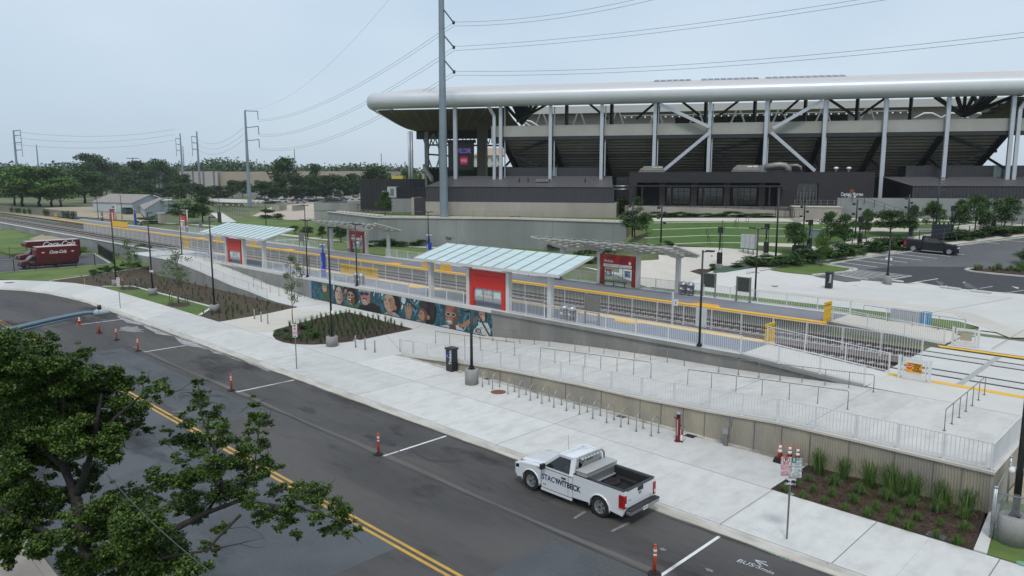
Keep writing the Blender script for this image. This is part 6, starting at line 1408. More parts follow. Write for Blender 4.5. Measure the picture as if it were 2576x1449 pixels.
for k,(xe,ye,dist)in enumerate(((1750,-14,0),(2576,-22,0),(2576,117,0))):
 a=att[k]
 for j,dz in enumerate((0,-.6)):
  rr=ray(xe,ye+j*9);dd=78 if k else 95
  e=Vector((rr[0],rr[1],rr[2]))*(dd/F);e.z+=HC;e2=a+(e-a)*1.25;e2.z+=[3,4,3.2][k]
  wire('%s wire of the %s pair running from the huge pole off to the right'%(('upper','lower')[j],labs[k]),a+Vector((0,0,.1+dz)),e2,1.8,.022)
wire('thin single wire high above the others, left of the huge pole',Vector((BP.x,BP.y,50)),p2b+Vector((0,0,h2+.3)),7.0,.02)
def far_pole(label,tk,b,tp,z=2.0,w0=.5,arms=(),side_=1,dist=None):
 if dist:rr=ray(*K(tk,*b));s=dist/F;q=Vector((rr[0]*s,rr[1]*s,z))
 else:q=G(tk,*b,z)
 h=HK(q,tk,*tp)-z;t=thing('power_pole',label,'power pole',tuple(q),group='steel power poles');mb=MB();mb.tube(q,(q.x,q.y,z+h),w0,steel_pole,w0*.45,n=8,smooth=False);mb.build('pole',t)
 for ar in arms:
  a=Vector((q.x,q.y,HK(q,tk,b[0],ar)));e=a+vr*(3.2*side_*w0/.7)+Vector((0,0,.4));mb=MB();mb.path([a,e],.2*w0/.7,steel_pole,5);mb.tube(e,e-Vector((0,0,3.2*w0/.7)),.14,dk_steel,n=5);mb.build('arm',t)
 return q
far_pole('distant steel power pole with arms on the left, third from the huge pole','a',(1512,590),(1476,122),dist=430,w0=.85,arms=(165,212,260),side_=-.8)
far_pole('distant steel power pole with short arms behind the warehouse','a',(1382,510),(1352,137),dist=520,w0=.9,arms=(180,222,268),side_=-.8)
far_pole('plain distant steel pole between two power poles with arms','a',(1396,500),(1382,233),dist=560,w0=.6)
far_pole('distant steel power pole with three arms at the far left','a',(130,420),(103,115),dist=470,w0=.95,arms=(118,155,210,265),side_=1.0)
far_pole('plain tall pole in the distance right of the leftmost power pole','a',(292,420),(274,222),dist=480,w0=.6)
far_pole('small distant pole above the broad tree by the warehouse','y',(296,1300),(291,1127),dist=600,w0=.6)
far_pole('small distant pole above the round tree left of the stadium','y',(948,1290),(945,1158),dist=600,w0=.6)
for i,(ya,yb)in enumerate(((330,325),(345,338),(362,352))):
 pa,pb_=ray(30,ya)*(470/F),ray(440,yb)*(520/F);wire(['highest','middle','lowest'][i]+' far wire stretching across the left sky',Vector((pa[0],pa[1],HC+pa[2])),Vector((pb_[0],pb_[1],HC+pb_[2])),4,.06)
for i,(ya,yb)in enumerate(((350,322),(362,338),(375,352))):
 pa,pb_=ray(495,ya)*(430/F),ray(612,yb)*(270/F);wire(['highest','middle','lowest'][i]+' far wire between the two power poles on the left',Vector((pa[0],pa[1],HC+pa[2])),Vector((pb_[0],pb_[1],HC+pb_[2])),4,.045)
def wood_pole(label,tk,b,tp,z=2.0,r=.16):
 q=G(tk,*b,z);h=HK(q,tk,*tp)-z;t=thing('utility_pole',label,'utility pole',tuple(q),group='wooden utility poles');mb=MB();mb.tube(q,(q.x,q.y,z+h),r,bark,r*.7,n=7);mb.build('pole',t)
 mb=MB();mb.beam((q.x-1.3,q.y-.8,z+h-.6),(q.x+1.3,q.y+.8,z+h-.6),.14,.16,bark);mb.build('crossarm',t)
 mb=MB();mb.tube((q.x+.35,q.y,z+h*.72),(q.x+.35,q.y,z+h*.72+1),.28,galv_dull,n=8);mb.build('transformer',t)
wood_pole('wooden utility pole with a grey transformer behind the grey shed','a',(870,610),(868,440));wood_pole('thin wooden utility pole right of the transformer pole','a',(912,575),(910,490),r=.12)
t=thing('street_light','pale blue grey street light arm reaching in from the left above the street','street light',(-30,6,0))
def RD(x,y,d):r_=ray(x,y)*(d/F);return Vector((r_[0],r_[1],HC+r_[2]))
sl=mat('street light paint',(.12,.19,.25),(.10,.16,.21),2,.5)
end=RD(252,785,17.5);root=RD(-120,848,17.0);mb=MB();mb.path([root,RD(20,830,17.1),RD(120,806,17.3),RD(180,793,17.4),RD(215,787,17.5),end],.045,sl,8,rs=[.062,.058,.052,.048,.045,.045]);mb.build('arm',t)
mb=MB();mb.path([RD(-120,868,17.0),RD(20,838,17.1),RD(180,801,17.4)],.025,sl,6);mb.build('brace',t)
a,b=RD(236,787,17.5),RD(278,783,17.6);mb=MB();mb.path([a,a+(b-a)*.2,a+(b-a)*.7,b],.1,mat('lamp housing',(.36,.42,.46)),8,rs=[.05,.085,.075,.02]);mb.build('lamp_head',t)
mb=MB();c_=a+(b-a)*.35;mb.tube(c_+Vector((0,0,.06)),c_+Vector((0,0,.17)),.045,black_m,n=8);mb.build('photo_cell',t)
pb0=Vector((root.x,root.y,0));mb=MB();mb.tube((root.x,root.y,-.1),(root.x,root.y,root.z+.3),.13,sl,.1,n=10);mb.build('pole',t)
wire('grey wire crossing in front of the big tree at the lower left',RD(270,1195,14),RD(560,1460,10.5),.12,.011,10)
# ================================================================== STREET FURNITURE
def hoop(x,y):
 t=thing('bike_hoop','galvanised bike hoop','bike rack',(x,y,0),group='galvanised bike hoops');w=.32
 pts=[(0,-w,0),(0,-w,.6)]+[(0,-w*math.cos(PI*k/10),.6+.32*math.sin(PI*k/10))for k in range(1,10)]+[(0,w,.6),(0,w,0)]
 mb=MB();mb.path([(x+a,y+b,c)for a,b,c in pts],.026,galv,8);mb.build('tube',t)
 for s_ in(-1,1):mb=MB();mb.box(x-.07,x+.07,y+s_*w-.07,y+s_*w+.07,0,.012,galv);mb.build('foot_plate',t)
 return t
hp=[('f',1708,985,1757,968),('f',1787,1005,1837,990)]+[('g',-30,1040,18,1023),('g',55,1063,103,1047),('g',140,1088,190,1072),('g',228,1113,278,1097),('g',319,1140,370,1124),('g',413,1167,465,1150),('g',512,1194,565,1177),('g',614,1224,662,1207),('g',717,1256,768,1237),('g',825,1288,876,1269),('g',938,1323,988,1300),('g',1052,1356,1104,1335)]
o_=['first','second','third','fourth','fifth','sixth','seventh','eighth','ninth','tenth','eleventh','twelfth','thirteenth','last']
h0=None
for i,(tk,ax,ay,bx,by)in enumerate(hp):
 a,b=G(tk,ax,ay),G(tk,bx,by);c_=(a+b)/2;ang=math.atan2(b.y-a.y,b.x-a.x)-PI/2
 lab='%s galvanised bike hoop counted from the short lamp post'%o_[i]if i<13 else 'last galvanised bike hoop, nearest the dark red repair stand'
 if h0 is None:h0=hoop(c_.x,c_.y);h0.rotation_euler=(0,0,ang);h0['label']=lab
 else:dup(h0,(c_.x,c_.y,0),ang,lab)
def ticket(label,tk,b,tp,z=0.0,side_txt=True,back=False):
 q=G(tk,*b,z);h=HK(q,tk,*tp)-z;t=thing('ticket_pylon',label,'ticket machine',tuple(q),group='black ticket pylons');x,y=q.x,q.y;m_=mat('pylon black',(.02,.022,.028),None,2,.4)
 mb=MB();mb.box(x-.3,x+.3,y-.26,y+.26,z,z+h-.12,m_);mb.build('body',t,bevel=.015)
 mb=MB();mb.box(x-.36,x+.36,y-.32,y+.32,z+h-.12,z+h,m_);mb.build('cap',t,bevel=.02)
 if not back:
  mb=MB();mb.box(x-.315,x-.300,y-.22,y+.1,z+.55,z+h-.2,mat('pylon blue',(.03,.05,.26)));mb.box(x-.26,x+.05,y-.275,y-.26,z+.85,z+h-.22,mat('pylon blue',(0,0,0)));mb.build('control_panel',t)
  mb=MB();mb.box(x-.2,x-.02,y-.285,y-.275,z+1.25,z+1.45,mat('small screen',(.02,.03,.06),None,1,.2));mb.box(x-.2,x-.05,y-.285,y-.275,z+.95,z+1.1,galv_dull);mb.build('keypad',t)
  txt('Tickets',.34,refl_white,Matrix.Translation((x+.17,y-.275,z+h*.62))@orient((0,0,1),(-1,0,0),(0,0,0)),t,bold=.006)
 else:txt('Tickets',.3,refl_white,Matrix.Translation((x+.2,y-.275,z+h*.62))@orient((0,0,1),(-1,0,0),(0,0,0)),t,bold=.006)
 return t
ticket('black ticket pylon at the start of the ribbed wall','f',(1478,866),(1478,690));ticket('black ticket pylon on the white plaza by the car park','h',(458,245),(462,122),1.8,back=True);
t=ticket('black ticket pylon by the two small litter bins beyond the far shelter','n',(1170,570),(1170,425),1.8,back=True)
def bollard(label,tk,b,z=0.0,h=.92,r=.055):
 q=G(tk,*b,z)if z is not None else TK(tk,*b,.03);o=MB();o.lathe([(r,0),(r,h-.03),(r*.7,h)],q,mat('steel bollard',(.42,.41,.38),(.36,.35,.32),4,.45,.5),12);return tag(o.build('bollard'),label,'bollard','steel bollards')
bollard('leftmost of three steel bollards right of the round bed','f',(752,690));bollard('middle of three steel bollards right of the round bed','f',(824,708));bollard('rightmost of three steel bollards right of the round bed','f',(897,727))
bollard('left one of the steel bollards by the long mulch bed','o',(1360,1470));bollard('middle one of the steel bollards on the tan slab','f',(40,497));bollard('right one of the steel bollards on the tan slab','f',(90,512))
bollard('steel bollard left of the ticket pylon on the white plaza','h',(408,165),1.8);bollard('steel bollard right behind the ticket pylon on the white plaza','h',(487,178),1.8);bollard('steel bollard right of the ticket pylon by the striped bay','h',(562,188),1.8)
q=G('k',1250,432);t=thing('repair_stand','dark red bicycle repair stand with pump beside the last bike hoop','repair stand',tuple(q));x,y=q.x,q.y;dr=mat('dark red paint',(.20,.012,.018),None,3,.4)
mb=MB();mb.lathe([(.17,0),(.17,.03)],q,dr,16);mb.build('foot',t)
mb=MB();mb.box(x-.09,x+.09,y-.07,y+.07,.03,1.2,dr);mb.box(x-.03,x+.03,y-.08,y-.07,.3,1.1,mat('instruction strip',(.45,.40,.38)));mb.build('column',t,bevel=.01)
mb=MB();mb.lathe([(.10,1.2),(.10,1.36),(.02,1.38)],(x,y,0),black_m,14);mb.lathe([(.13,1.38),(.14,1.45),(.10,1.48)],(x,y,0),galv,14);mb.build('head',t)
mb=MB();mb.beam((x-.25,y,1.17),(x-.08,y,1.12),.04,.05,dr);mb.beam((x-.22,y,1.17),(x-.2,y,1.3),.03,.03,galv,up=(0,1,0));mb.build('hanger_arm',t)
mb=MB();mb.tube((x+.24,y,.03),(x+.24,y,.62),.05,dr,n=10);mb.tube((x+.24,y,.62),(x+.24,y,.84),.02,galv,n=6);mb.beam((x+.12,y,.84),(x+.36,y,.80),.03,.03,black_m);mb.box(x+.19,x+.3,y-.06,y-.05,.1,.4,refl_white);mb.build('pump',t)
mb=MB();mb.path([(x+.3,y,.12),(x+.42,y,.2),(x+.42,y-.02,.5),(x+.34,y,.68)],.012,mat('hose grey',(.35,.35,.35)),6);mb.path([(x+.09,y,.4),(x+.2,y,.35)],.03,dr,6);mb.build('hose',t)
q=G('k',1612,465);t=thing('utility_post','short grey utility post at the foot of the ribbed wall','utility post',tuple(q));mb=MB();mb.box(q.x-.1,q.x+.1,q.y-.06,q.y+.06,0,.62,galv_dull);mb.build('post',t);mb=MB();mb.box(q.x-.14,q.x+.14,q.y-.09,q.y+.09,.6,.9,galv);mb.build('head_box',t)
mb=MB();mb.tube((q.x+.05,32.17,.9),(q.x+.05,32.17,1.4),.02,galv,n=6);mb.build('conduit',t)
def lid(name,label,tk,p,rx,ry,mt,z=0.0,square=False):
 q=G(tk,*p,z)if z is not None else TK(tk,*p,.1);o=MB()
 if square:o.box(q.x-rx,q.x+rx,q.y-ry,q.y+ry,q.z+.002,q.z+.014,mt);[o.box(q.x-rx+.04,q.x+rx-.04,q.y-ry+k,q.y-ry+k+.015,q.z+.014,q.z+.018,mt)for k in np.arange(.05,2*ry,.08)]
 else:o.lathe([(rx,.002),(rx,.012)],q,mt,28,sy=ry/rx);o.lathe([(rx*.9,.012),(rx*.9,.017)],q,mt,28);o.lathe([(rx*.3,.017),(rx*.3,.022)],q,mt,12)
 return tag(o.build(name),label,'cover')
rust=mat('rusty iron',(.24,.10,.045),(.13,.055,.03),9,.9)
lid('manhole_cover','rusty round manhole cover beside the second and third bike hoops','f',(1829,1027),.46,.46,rust);lid('manhole_cover','reddish round manhole cover on the pavement at the far left','e',(70,201),.55,.55,rust)
lid('manhole_cover','dark round manhole cover on the cream plaza below the small litter bins','n',(1027,646),.5,.5,mat('dark iron',(.10,.095,.085)),1.84)
lid('access_cover','black square access cover right of the repair stand','k',(1345,393),.27,.2,rubber,square=True);lid('access_cover','grey square access cover between the bike hoops near the wall','k',(825,247),.25,.16,mat('dark iron',(0,0,0)),square=True);lid('access_cover','small square access cover by the first bike hoop','f',(1745,927),.24,.14,mat('dark iron',(0,0,0)),square=True)
lid('access_cover','green round irrigation cover at the left edge of the corner mulch bed','l',(174,830),.13,.13,mat('green lid',(.18,.35,.24)),.012);lid('access_cover','dark irrigation box lid in the lower right of the corner mulch bed','l',(1268,1145),.3,.2,mat('lid grey green',(.10,.12,.115)),.012,square=True);lid('access_cover','pale green round cover in the turf at the right edge','l',(1915,1355),.16,.16,mat('green lid',(0,0,0)),.02);lid('access_cover','pale concrete lid at the lower edge of the round bed','f',(770,640),.45,.2,concrete,.012,square=True)
def delineator(label,tk,p,z=ZR,h=1.07,base=True,first=[None]):
 q=G(tk,*p,z)
 if first[0]is None:
  t=thing('delineator_post',label,'traffic post',tuple(q),group='orange delineator posts');x,y=q.x,q.y
  mb=MB();mb.prism([(x+.23*math.cos(PI/8+k*PI/4),y+.23*math.sin(PI/8+k*PI/4))for k in range(8)],z,z+.06,rubber);mb.lathe([(.12,.06),(.08,.1)],q,rubber,12);mb.build('base',t)
  mb=MB();mb.lathe([(.06,.08),(.055,h-.28),(.05,h-.12),(.035,h-.1),(.035,h-.05),(.045,h-.04),(.03,h)],q,orange_m,14);mb.build('tube',t)
  mb=MB();
  for z_ in(h-.26,h-.40):mb.lathe([(.058,z_),(.0585,z_+.08)],q,refl_white,14)
  mb.build('reflective_band',t)
  mb=MB();mb.lathe([(.059,h-.318),(.059,h-.30)],q,rubber,14);mb.build('strap',t);first[0]=t;return t
 return dup(first[0],tuple(q),label=label)
delineator('orange delineator post at the bottom edge of the picture','k',(1075,1440));delineator('orange delineator post at the end of the parking line left of the white pickup','j',(925,535));delineator('orange delineator post at the white line beyond the tree tips','e',(1748,1018));delineator('orange delineator post nearest the tree, third from the far cones','e',(1043,718));delineator('orange delineator post beside the two small far cones','e',(880,635))
def cone(label,x,y,z,h=.72,base_m=None,stripes=True,s=.2):
 t=thing('traffic_cone',label,'traffic cone',(x,y,z),group='orange traffic cones');mb=MB();mb.box(x-s,x+s,y-s,y+s,z,z+.035,base_m or rubber);mb.build('base',t)
 mb=MB();mb.lathe([(s*.72,.03),(.04,h-.08),(.045,h-.07),(.028,h)],(x,y,z),orange_m,16);mb.build('cone_body',t)
 if stripes:
  mb=MB()
  for a,b in((.42,.60),(.66,.86)):
   r0=s*.72+(.04-s*.72)*a+.004;r1=s*.72+(.04-s*.72)*b+.004;mb.lathe([(r0,h*a),(r1,h*b)],(x,y,z),refl_white,16)
  mb.build('reflective_band',t)
 return t
q=G('e',600,515,ZR);cone('farthest small orange cone with a pale band at the white line',q.x,q.y,ZR,.7,orange_m);q=G('e',750,583,ZR);cone('second small plain orange cone on the street',q.x,q.y,ZR,.72,rubber,False)
cb_=[('l',95,578),('l',168,590),('l',228,602)]
for i,(tk,px,py)in enumerate(cb_):
 q=G(tk,px,py);h=.0;tp=[(95,440),(168,453),(228,470)][i];cone(['left','middle','right'][i]+' of three banded cones behind the bus zone sign',q.x,q.y-.1,.13,HK(q,tk,*tp)-.13,rubber,True,.19)
q=G('l',160,600);q2=thing('cone_tray','low black box under the three banded cones','box',(q.x,q.y,0));mb=MB();mb.box(G('l',60,575).x,G('l',270,605).x,q.y-.35,q.y+.12,0,.13,rubber);mb.build('tray',q2);mb=MB();mb.box(G('l',60,575).x+.05,G('l',270,605).x-.05,q.y-.30,q.y+.08,.125,.132,black_m);mb.build('top',q2)
def sign_post(x,y,h,r=.03,z=0.0,t=None):
 mb=MB();mb.box(x-r,x+r,y-r,y+r,z,z+h,galv_dull);mb.build('post',t)
def plate(t,M,w,h,mt,name='plate',th=.006,rc=.03,z=0.0):
 pts=[]
 for cx_,cy_,a0 in((w/2-rc,h/2-rc,0),(-w/2+rc,h/2-rc,PI/2),(-w/2+rc,-h/2+rc,PI),(w/2-rc,-h/2+rc,1.5*PI)):
  for k in range(4):a=a0+PI/2*k/3;pts.append((cx_+rc*math.cos(a),cy_+rc*math.sin(a)))
 mb=MB();mb.prism(pts,z,z+th,mt,M);return mb.build(name,t)
s_white=mat('sign white',(.72,.72,.74),None,3,.45);s_red=mat('sign red',(.55,.03,.05));s_green=mat('sign green',(.01,.20,.15));s_pink=mat('sign faded pink',(.66,.56,.62));s_black=mat('sign black',(.03,.03,.035))
q=G('l',142,1170);t=thing('bus_zone_sign','post with bus zone, five minute passenger zone and tow away plates','sign',tuple(q));
top=HK(q,'l',160,545);cz=HK(q,'l',155,625);x,y=q.x,q.y;sign_post(x,y,top-.02,.025,t=t)
fr=orient(Vector((_r[0],_r[1],0))+Vector((.12,-.1,0)),(0,0,1),(x,y,0));fr=fr@Matrix.Translation((0,0,.04))
pxm=1/(F/depth(x,y))/.644/1.932*.644*.644 if False else depth(x,y)*1.01/F*(.644/1.932)
W1=82*pxm;H1=112*pxm*1.02;H2=50*pxm
zt_=top;zc1=zt_-H1/2;zc2=zt_-H1-H2/2
ML=fr@Matrix.Translation((-W1/2,zc1,0));MRr=fr@Matrix.Translation((W1/2,zc1-.02,0))
plate(t,ML,W1-.01,H1-.01,s_white);plate(t,ML,W1-.03,H1-.03,s_red,'border',.002,z=.006);plate(t,ML,W1-.055,H1-.055,s_white,'sign_face',.002,z=.008)
def ring(t,M,r0,r1,mt,z):
 mb=MB();n=24;vs=[(r_*math.cos(2*PI*k/n),r_*math.sin(2*PI*k/n),z)for r_ in(r0,r1)for k in range(n)];mb.add([M@Vector(v)for v in vs],[(k,(k+1)%n,n+(k+1)%n,n+k)for k in range(n)],mt);return mb
mb=ring(t,ML@Matrix.Translation((0,H1*.27,0)),.10,.125,s_red,.0125);mb.prism([(-.09,.075),(-.075,.09),(.09,-.075),(.075,-.09)],.012,.0135,s_red,ML@Matrix.Translation((0,H1*.27,0)));mb.build('ban_ring',t)
TI=Matrix.Translation((0,0,.0115))
txt('P',.20,s_black,ML@Matrix.Translation((0,H1*.27,.011)),t,bold=.006);txt('BUS\nZONE',.125,s_red,ML@Matrix.Translation((0,-H1*.13,.012)),t,bold=.001)
def arrow(t,M,L,mt,d=1):mb=MB();mb.prism([(-L/2,-.008),(L/2-.05,-.008),(L/2-.05,-.03),(L/2,0),(L/2-.05,.03),(L/2-.05,.008),(-L/2,.008)],0,.003,mt,M@Matrix.Diagonal((d,1,1,1)));mb.build('arrow',t)
arrow(t,ML@Matrix.Translation((0,-H1*.37,.011)),.26,s_red,-1)
plate(t,MRr,W1-.01,H1-.01,s_white);plate(t,MRr,W1-.03,H1-.03,s_green,'border',.002,z=.006);plate(t,MRr,W1-.05,H1-.05,s_white,'sign_face',.002,z=.008)
plate(t,MRr@Matrix.Translation((-W1*.28,H1*.34,0)),.15,.19,s_green,'number_tile',.002,.01,z=.010);txt('5',.17,s_white,MRr@Matrix.Translation((-W1*.28,H1*.34,.014)),t,bold=.004);txt('MIN',.11,s_green,MRr@Matrix.Translation((W1*.17,H1*.36,.012)),t,bold=.001,sx=.9)
txt('PASSENGER\nZONE',.075,s_green,MRr@Matrix.Translation((0,H1*.08,.012)),t,bold=.0,sx=.85);txt('NO UNATTENDED\nVEHICLES',.05,s_green,MRr@Matrix.Translation((0,-H1*.16,.012)),t,bold=.0,sx=.8);arrow(t,MRr@Matrix.Translation((.02,-H1*.37,.011)),.24,s_green,1)
for M0,c_,bc in((ML,s_red,s_pink),(MRr,s_green,s_white)):
 M1=M0@Matrix.Translation((0,-H1/2-H2/2,0));plate(t,M1,W1-.01,H2-.01,bc);txt('ACTIVE\n8AM - 12AM\nON STADIUM\nEVENT DAYS',.058,c_,M1@Matrix.Translation((0,.0,.009)),t,bold=.0,sx=.85)
M1=fr@Matrix.Translation((-.0,zt_-H1-H2-.17,0));plate(t,M1,W1*1.03,.26,s_white);plate(t,M1,W1*1.03-.02,.24,s_black,'border',.002,z=.006);plate(t,M1,W1*1.03-.04,.22,s_white,'sign_face',.002,z=.008)
mb=MB();Mt=M1@Matrix.Translation((0,0,.011));mb.prism([(-.20,.06),(-.10,.07),(-.06,.02),(-.02,0),(-.02,-.04),(-.20,-.04)],0,.003,s_black,Mt);mb.prism([(.02,.0),(.06,.05),(.12,.06),(.19,.0),(.20,-.06),(.02,-.06)],0,.003,s_black,Mt);mb.beam(Mt@Vector((-.03,.0,.002)),Mt@Vector((.04,.04,.002)),.01,.004,s_black)
for cx_,cy_ in((-.13,-.05),(.12,-.075)):mb.prism([(cx_+.035*math.cos(k*PI/6),cy_+.035*math.sin(k*PI/6))for k in range(12)],.003,.006,s_black,Mt);mb.prism([(cx_+.015*math.cos(k*PI/6),cy_+.015*math.sin(k*PI/6))for k in range(12)],.006,.008,s_white,Mt)
mb.build('tow_symbol',t)
def small_sign(label,tk,b,tops,wpx):
 q=G(tk,*b);tz=HK(q,tk,*tops);t=thing('parking_sign',label,'sign',tuple(q),group='narrow no parking signs');sign_post(q.x,q.y,tz,.025,t=t)
 M=orient(Vector((_r[0],_r[1],0))+Vector((.05,0,0)),(0,0,1),(q.x,q.y,tz));M=M@Matrix.Translation((0,0,.04));w=.32
 plate(t,M@Matrix.Translation((0,-.23,0)),w,.46,s_white);plate(t,M@Matrix.Translation((0,-.60,0)),w,.26,s_pink);plate(t,M@Matrix.Translation((0,-.82,0)),w,.16,s_white)
 mb=ring(t,M@Matrix.Translation((0,-.12,0)),.07,.09,s_red,.009);mb.prism([(-.06,.05),(-.05,.06),(.06,-.05),(.05,-.06)],.008,.01,s_red,M@Matrix.Translation((0,-.12,0)));mb.build('ban_ring',t)
 txt('P',.14,s_black,M@Matrix.Translation((0,-.12,.0075)),t,bold=.008);txt('ANY\nTIME',.09,s_red,M@Matrix.Translation((0,-.33,.008)),t,bold=.003)
 txt('ON STADIUM\nEVENT DAYS',.045,s_red,M@Matrix.Translation((0,-.60,.008)),t,bold=.001);mb=MB();mb.box(0,0,0,0,0,0,s_black)if False else mb.prism([(-.12,-.03),(-.12,.02),(.0,.03),(.12,.0),(.12,-.03)],.007,.01,s_black,M@Matrix.Translation((0,-.82,0)));mb.build('tow_symbol',t)
small_sign('narrow pinkish parking sign in front of the round bed','f',(307,850),(292,513),30);small_sign('narrow parking sign at the far end beside the lamp post of the mulch bed','e',(908,392),(885,162),30)
def ctext(s,tk,p,size,ang,z,mt,bold=.0,sh=0.2):
 q=G(tk,*p,z);return q,s,size,ang,mt
def chalk_word(label,s,tk,p,size,ang=0.0,z=0.0,mt=None,flip=False):
 q=G(tk,*p,z);M=Matrix.Translation((q.x,q.y,z+.006))@Matrix.Rotation(ang,4,'Z');o=txt(s,size,mt or chalk,M,None,'ground_marking',bold=-.004,shear=.15,ext=.001);o['kind']='structure';return o
chalk_word('','D.T.','l',(165,1110),.42,-.05);chalk_word('','15/9min','l',(150,1180),.40,-.1);chalk_word('','J','l',(365,995),.35,0)
chalk_word('','BUS','k',(1760,1350),.34,.1,ZR+.004);chalk_word('','/5min','k',(1900,1400),.32,-.05,ZR+.004);chalk_word('','BUS','k',(1880,1100),.38,.1);chalk_word('','exit','k',(1430,940),.36,-.1);chalk_word('','buses  lane','k',(1370,985),.30,-.2,mt=chalk);chalk_word('','ROW','k',(1255,690),.30,-.05)
chalk_word('','WWIN CLR','l',(50,1285),.25,-.05,ZR+.02,chalk_green)
for i,(a,b)in enumerate((((1835,1330),(1932,1375)),((1830,1085),(1900,1120)))):
 mb=MB();zz=ZR if i==0 else 0;trail(mb,[G('k',*a,zz),G('k',*b,zz)],.04,zz+.011,chalk);c_=G('k',*a,zz);trail(mb,[c_+Vector((.35,.12,0)),c_,c_+Vector((.3,-.2,0))],.04,zz+.014,chalk);struct('ground_marking',mb)
def chain_fence(label,a,b,h=1.85):
 a=Vector(a);b=Vector(b);d=(b-a);L=d.length;d.normalize();t=thing('chain_link_fence',label,'fence',tuple(a),group='chain link fences');u=Vector((0,0,1))
 for p in(a,b):mb=MB();mb.tube(p,p+u*(h+.08),.045,galv,n=10);mb.lathe([(.055,0),(.05,.05),(.01,.08)],p+u*(h+.07),galv,10);mb.build('post',t)
 mb=MB();mb.tube(a+u*(h-.1),b+u*(h-.1),.022,galv,n=6);mb.tube(a+u*.08,b+u*.08,.01,galv,n=5);mb.build('rail',t)
 mb=MB();s_=.075;n=int((L+h)/s_);w=.006
 for k in range(n):
  for sg in(1,-1):
   x0=k*s_-(h if sg==1 else 0);x1=x0+h
   if sg==1:p0=(x0,0);p1=(x1,h)
   else:p0=(k*s_,0);p1=(k*s_-h,h)
   (xa,za),(xb,zb)=p0,p1
   if max(xa,xb)<=0 or min(xa,xb)>=L:continue
   def cl(xa,za,xb,zb):
    if xa<0:za=za+(zb-za)*(0-xa)/(xb-xa);xa=0
    if xa>L:za=za+(zb-za)*(L-xa)/(xb-xa);xa=L
    return xa,za
   A_=cl(xa,za,xb,zb);B_=cl(xb,zb,xa,za);pa=a+d*A_[0]+u*A_[1];pb_=a+d*B_[0]+u*B_[1]
   if(pb_-pa).length<.02:continue
   nn=(pb_-pa).normalized().cross(Vector((d.y,-d.x,0)))*w;mb.add([pa+nn,pa-nn,pb_-nn,pb_+nn],[(0,1,2,3)],galv)
 mb.build('mesh',t)
ca=G('l',1677,1170);cbk=G('l',1800,905);chain_fence('chain link fence running back beside the corner mulch bed',(ca.x,ca.y,0),(cbk.x,cbk.y,0));chain_fence('chain link fence in front of the corner lamp pedestal',(ca.x+.05,ca.y,0),(-1.5,30.4,0))
def kiosk(label,tk,b,tp,z,w=.9,faces=True):
 q=G(tk,*b,z);h=HK(q,tk,*tp)-z;t=thing('information_kiosk',label,'kiosk',tuple(q));x,y=q.x,q.y;mb=MB();mb.box(x-w/2,x+w/2,y-.2,y+.2,z,z+h,mat('kiosk grey',(.30,.29,.28),None,2,.5));mb.build('body',t);mb=MB();mb.box(x-w/2+.12,x+w/2-.1,y-.215,y-.2,z+.8,z+h-.15,mat('kiosk face',(.055,.055,.065),None,2,.3));mb.build('face',t)
kiosk('dark faced information kiosk behind the short single lamp post','n',(1865,668),(1860,410),1.82,.85)
def drum(label,tk,b,tp,z,c1,mid=None,w=.36):
 q=G(tk,*b,z);h=HK(q,tk,*tp)-z;t=thing('litter_bin',label,'litter bin',tuple(q),group='small bins beyond the far shelter');mt=mat('bin paint %d'%int(c1[2]*100),c1,None,2,.5);mb=MB();mb.lathe([(w,0),(w,h*.78),(w*.95,h*.8)],q,mt,18);mb.build('body',t);mb=MB();mb.lathe([(w,h*.8),(w,h*.9),(w*.6,h*.98),(.03,h)],q,mat('bin dome',(.45,.45,.43))if mid is None else mt,18);mb.build('dome',t)
 mb=MB();mb.box(q.x-.12,q.x+.16,q.y-w-.02,q.y-w+.04,q.z+h*.8,q.z+h*.9,black_m);mb.build('opening',t)
 if mid:mb=MB();mb.lathe([(w+.01,h*.5),(w+.01,h*.62)],q,mat('bin blue band',mid),18);mb.build('band',t)
drum('tan steel litter bin beyond the right far shelter','n',(915,598),(915,460),1.83,(.40,.38,.34));drum('grey litter bin with a pale blue band beyond the right far shelter','n',(1040,598),(1040,460),1.83,(.38,.39,.38),(.30,.52,.72))
q=G('q',905,480,1.8);q=TK('q',920,470);t=thing('equipment_cabinet','tall grey electrical cabinets on the plaza in front of the lawn','cabinet',tuple(q));mb=MB();[mb.box(q.x-.9+i*.62,q.x-.35+i*.62,q.y-.3-.1*i,q.y+.2,q.z+.7,q.z+2.3,mat('cabinet grey',(0,0,0)))for i in range(3)];mb.build('doors',t);mb=MB();[mb.box(q.x-.7+i*.62,q.x-.62+i*.62,q.y-.1,q.y,q.z,q.z+.7,galv_dull)for i in range(3)];mb.build('legs',t)
q=TK('r',128,290);t=thing('equipment_cabinet','small pale green cabinet beside the light mast on the lawn','cabinet',tuple(q));mb=MB();mb.box(q.x-.9,q.x+.9,q.y-.4,q.y+.4,q.z,q.z+1.0,mat('cabinet green',(.22,.28,.27)));mb.build('body',t);mb=MB();mb.box(q.x-.95,q.x+.95,q.y-.45,q.y+.45,q.z+1.0,q.z+1.07,galv_dull);mb.build('lid',t)
pts=[TK('r',*p,.03)for p in[(88,435),(275,413),(365,400),(455,388),(545,378),(628,368),(712,355),(790,345),(866,338),(945,330),(1028,318),(1105,310),(1172,300),(1242,290),(1308,280),(1373,272),(1440,264),(1560,250)]]
fence('wire_fence','dark post and wire fence along the hedge behind the black pickup',pts,h=1.9,pick=0,step=50,mt=mat('fence olive',(.06,.07,.06),None,2,.6),bars=(.12,.4,.7,.97),post_w=.09)
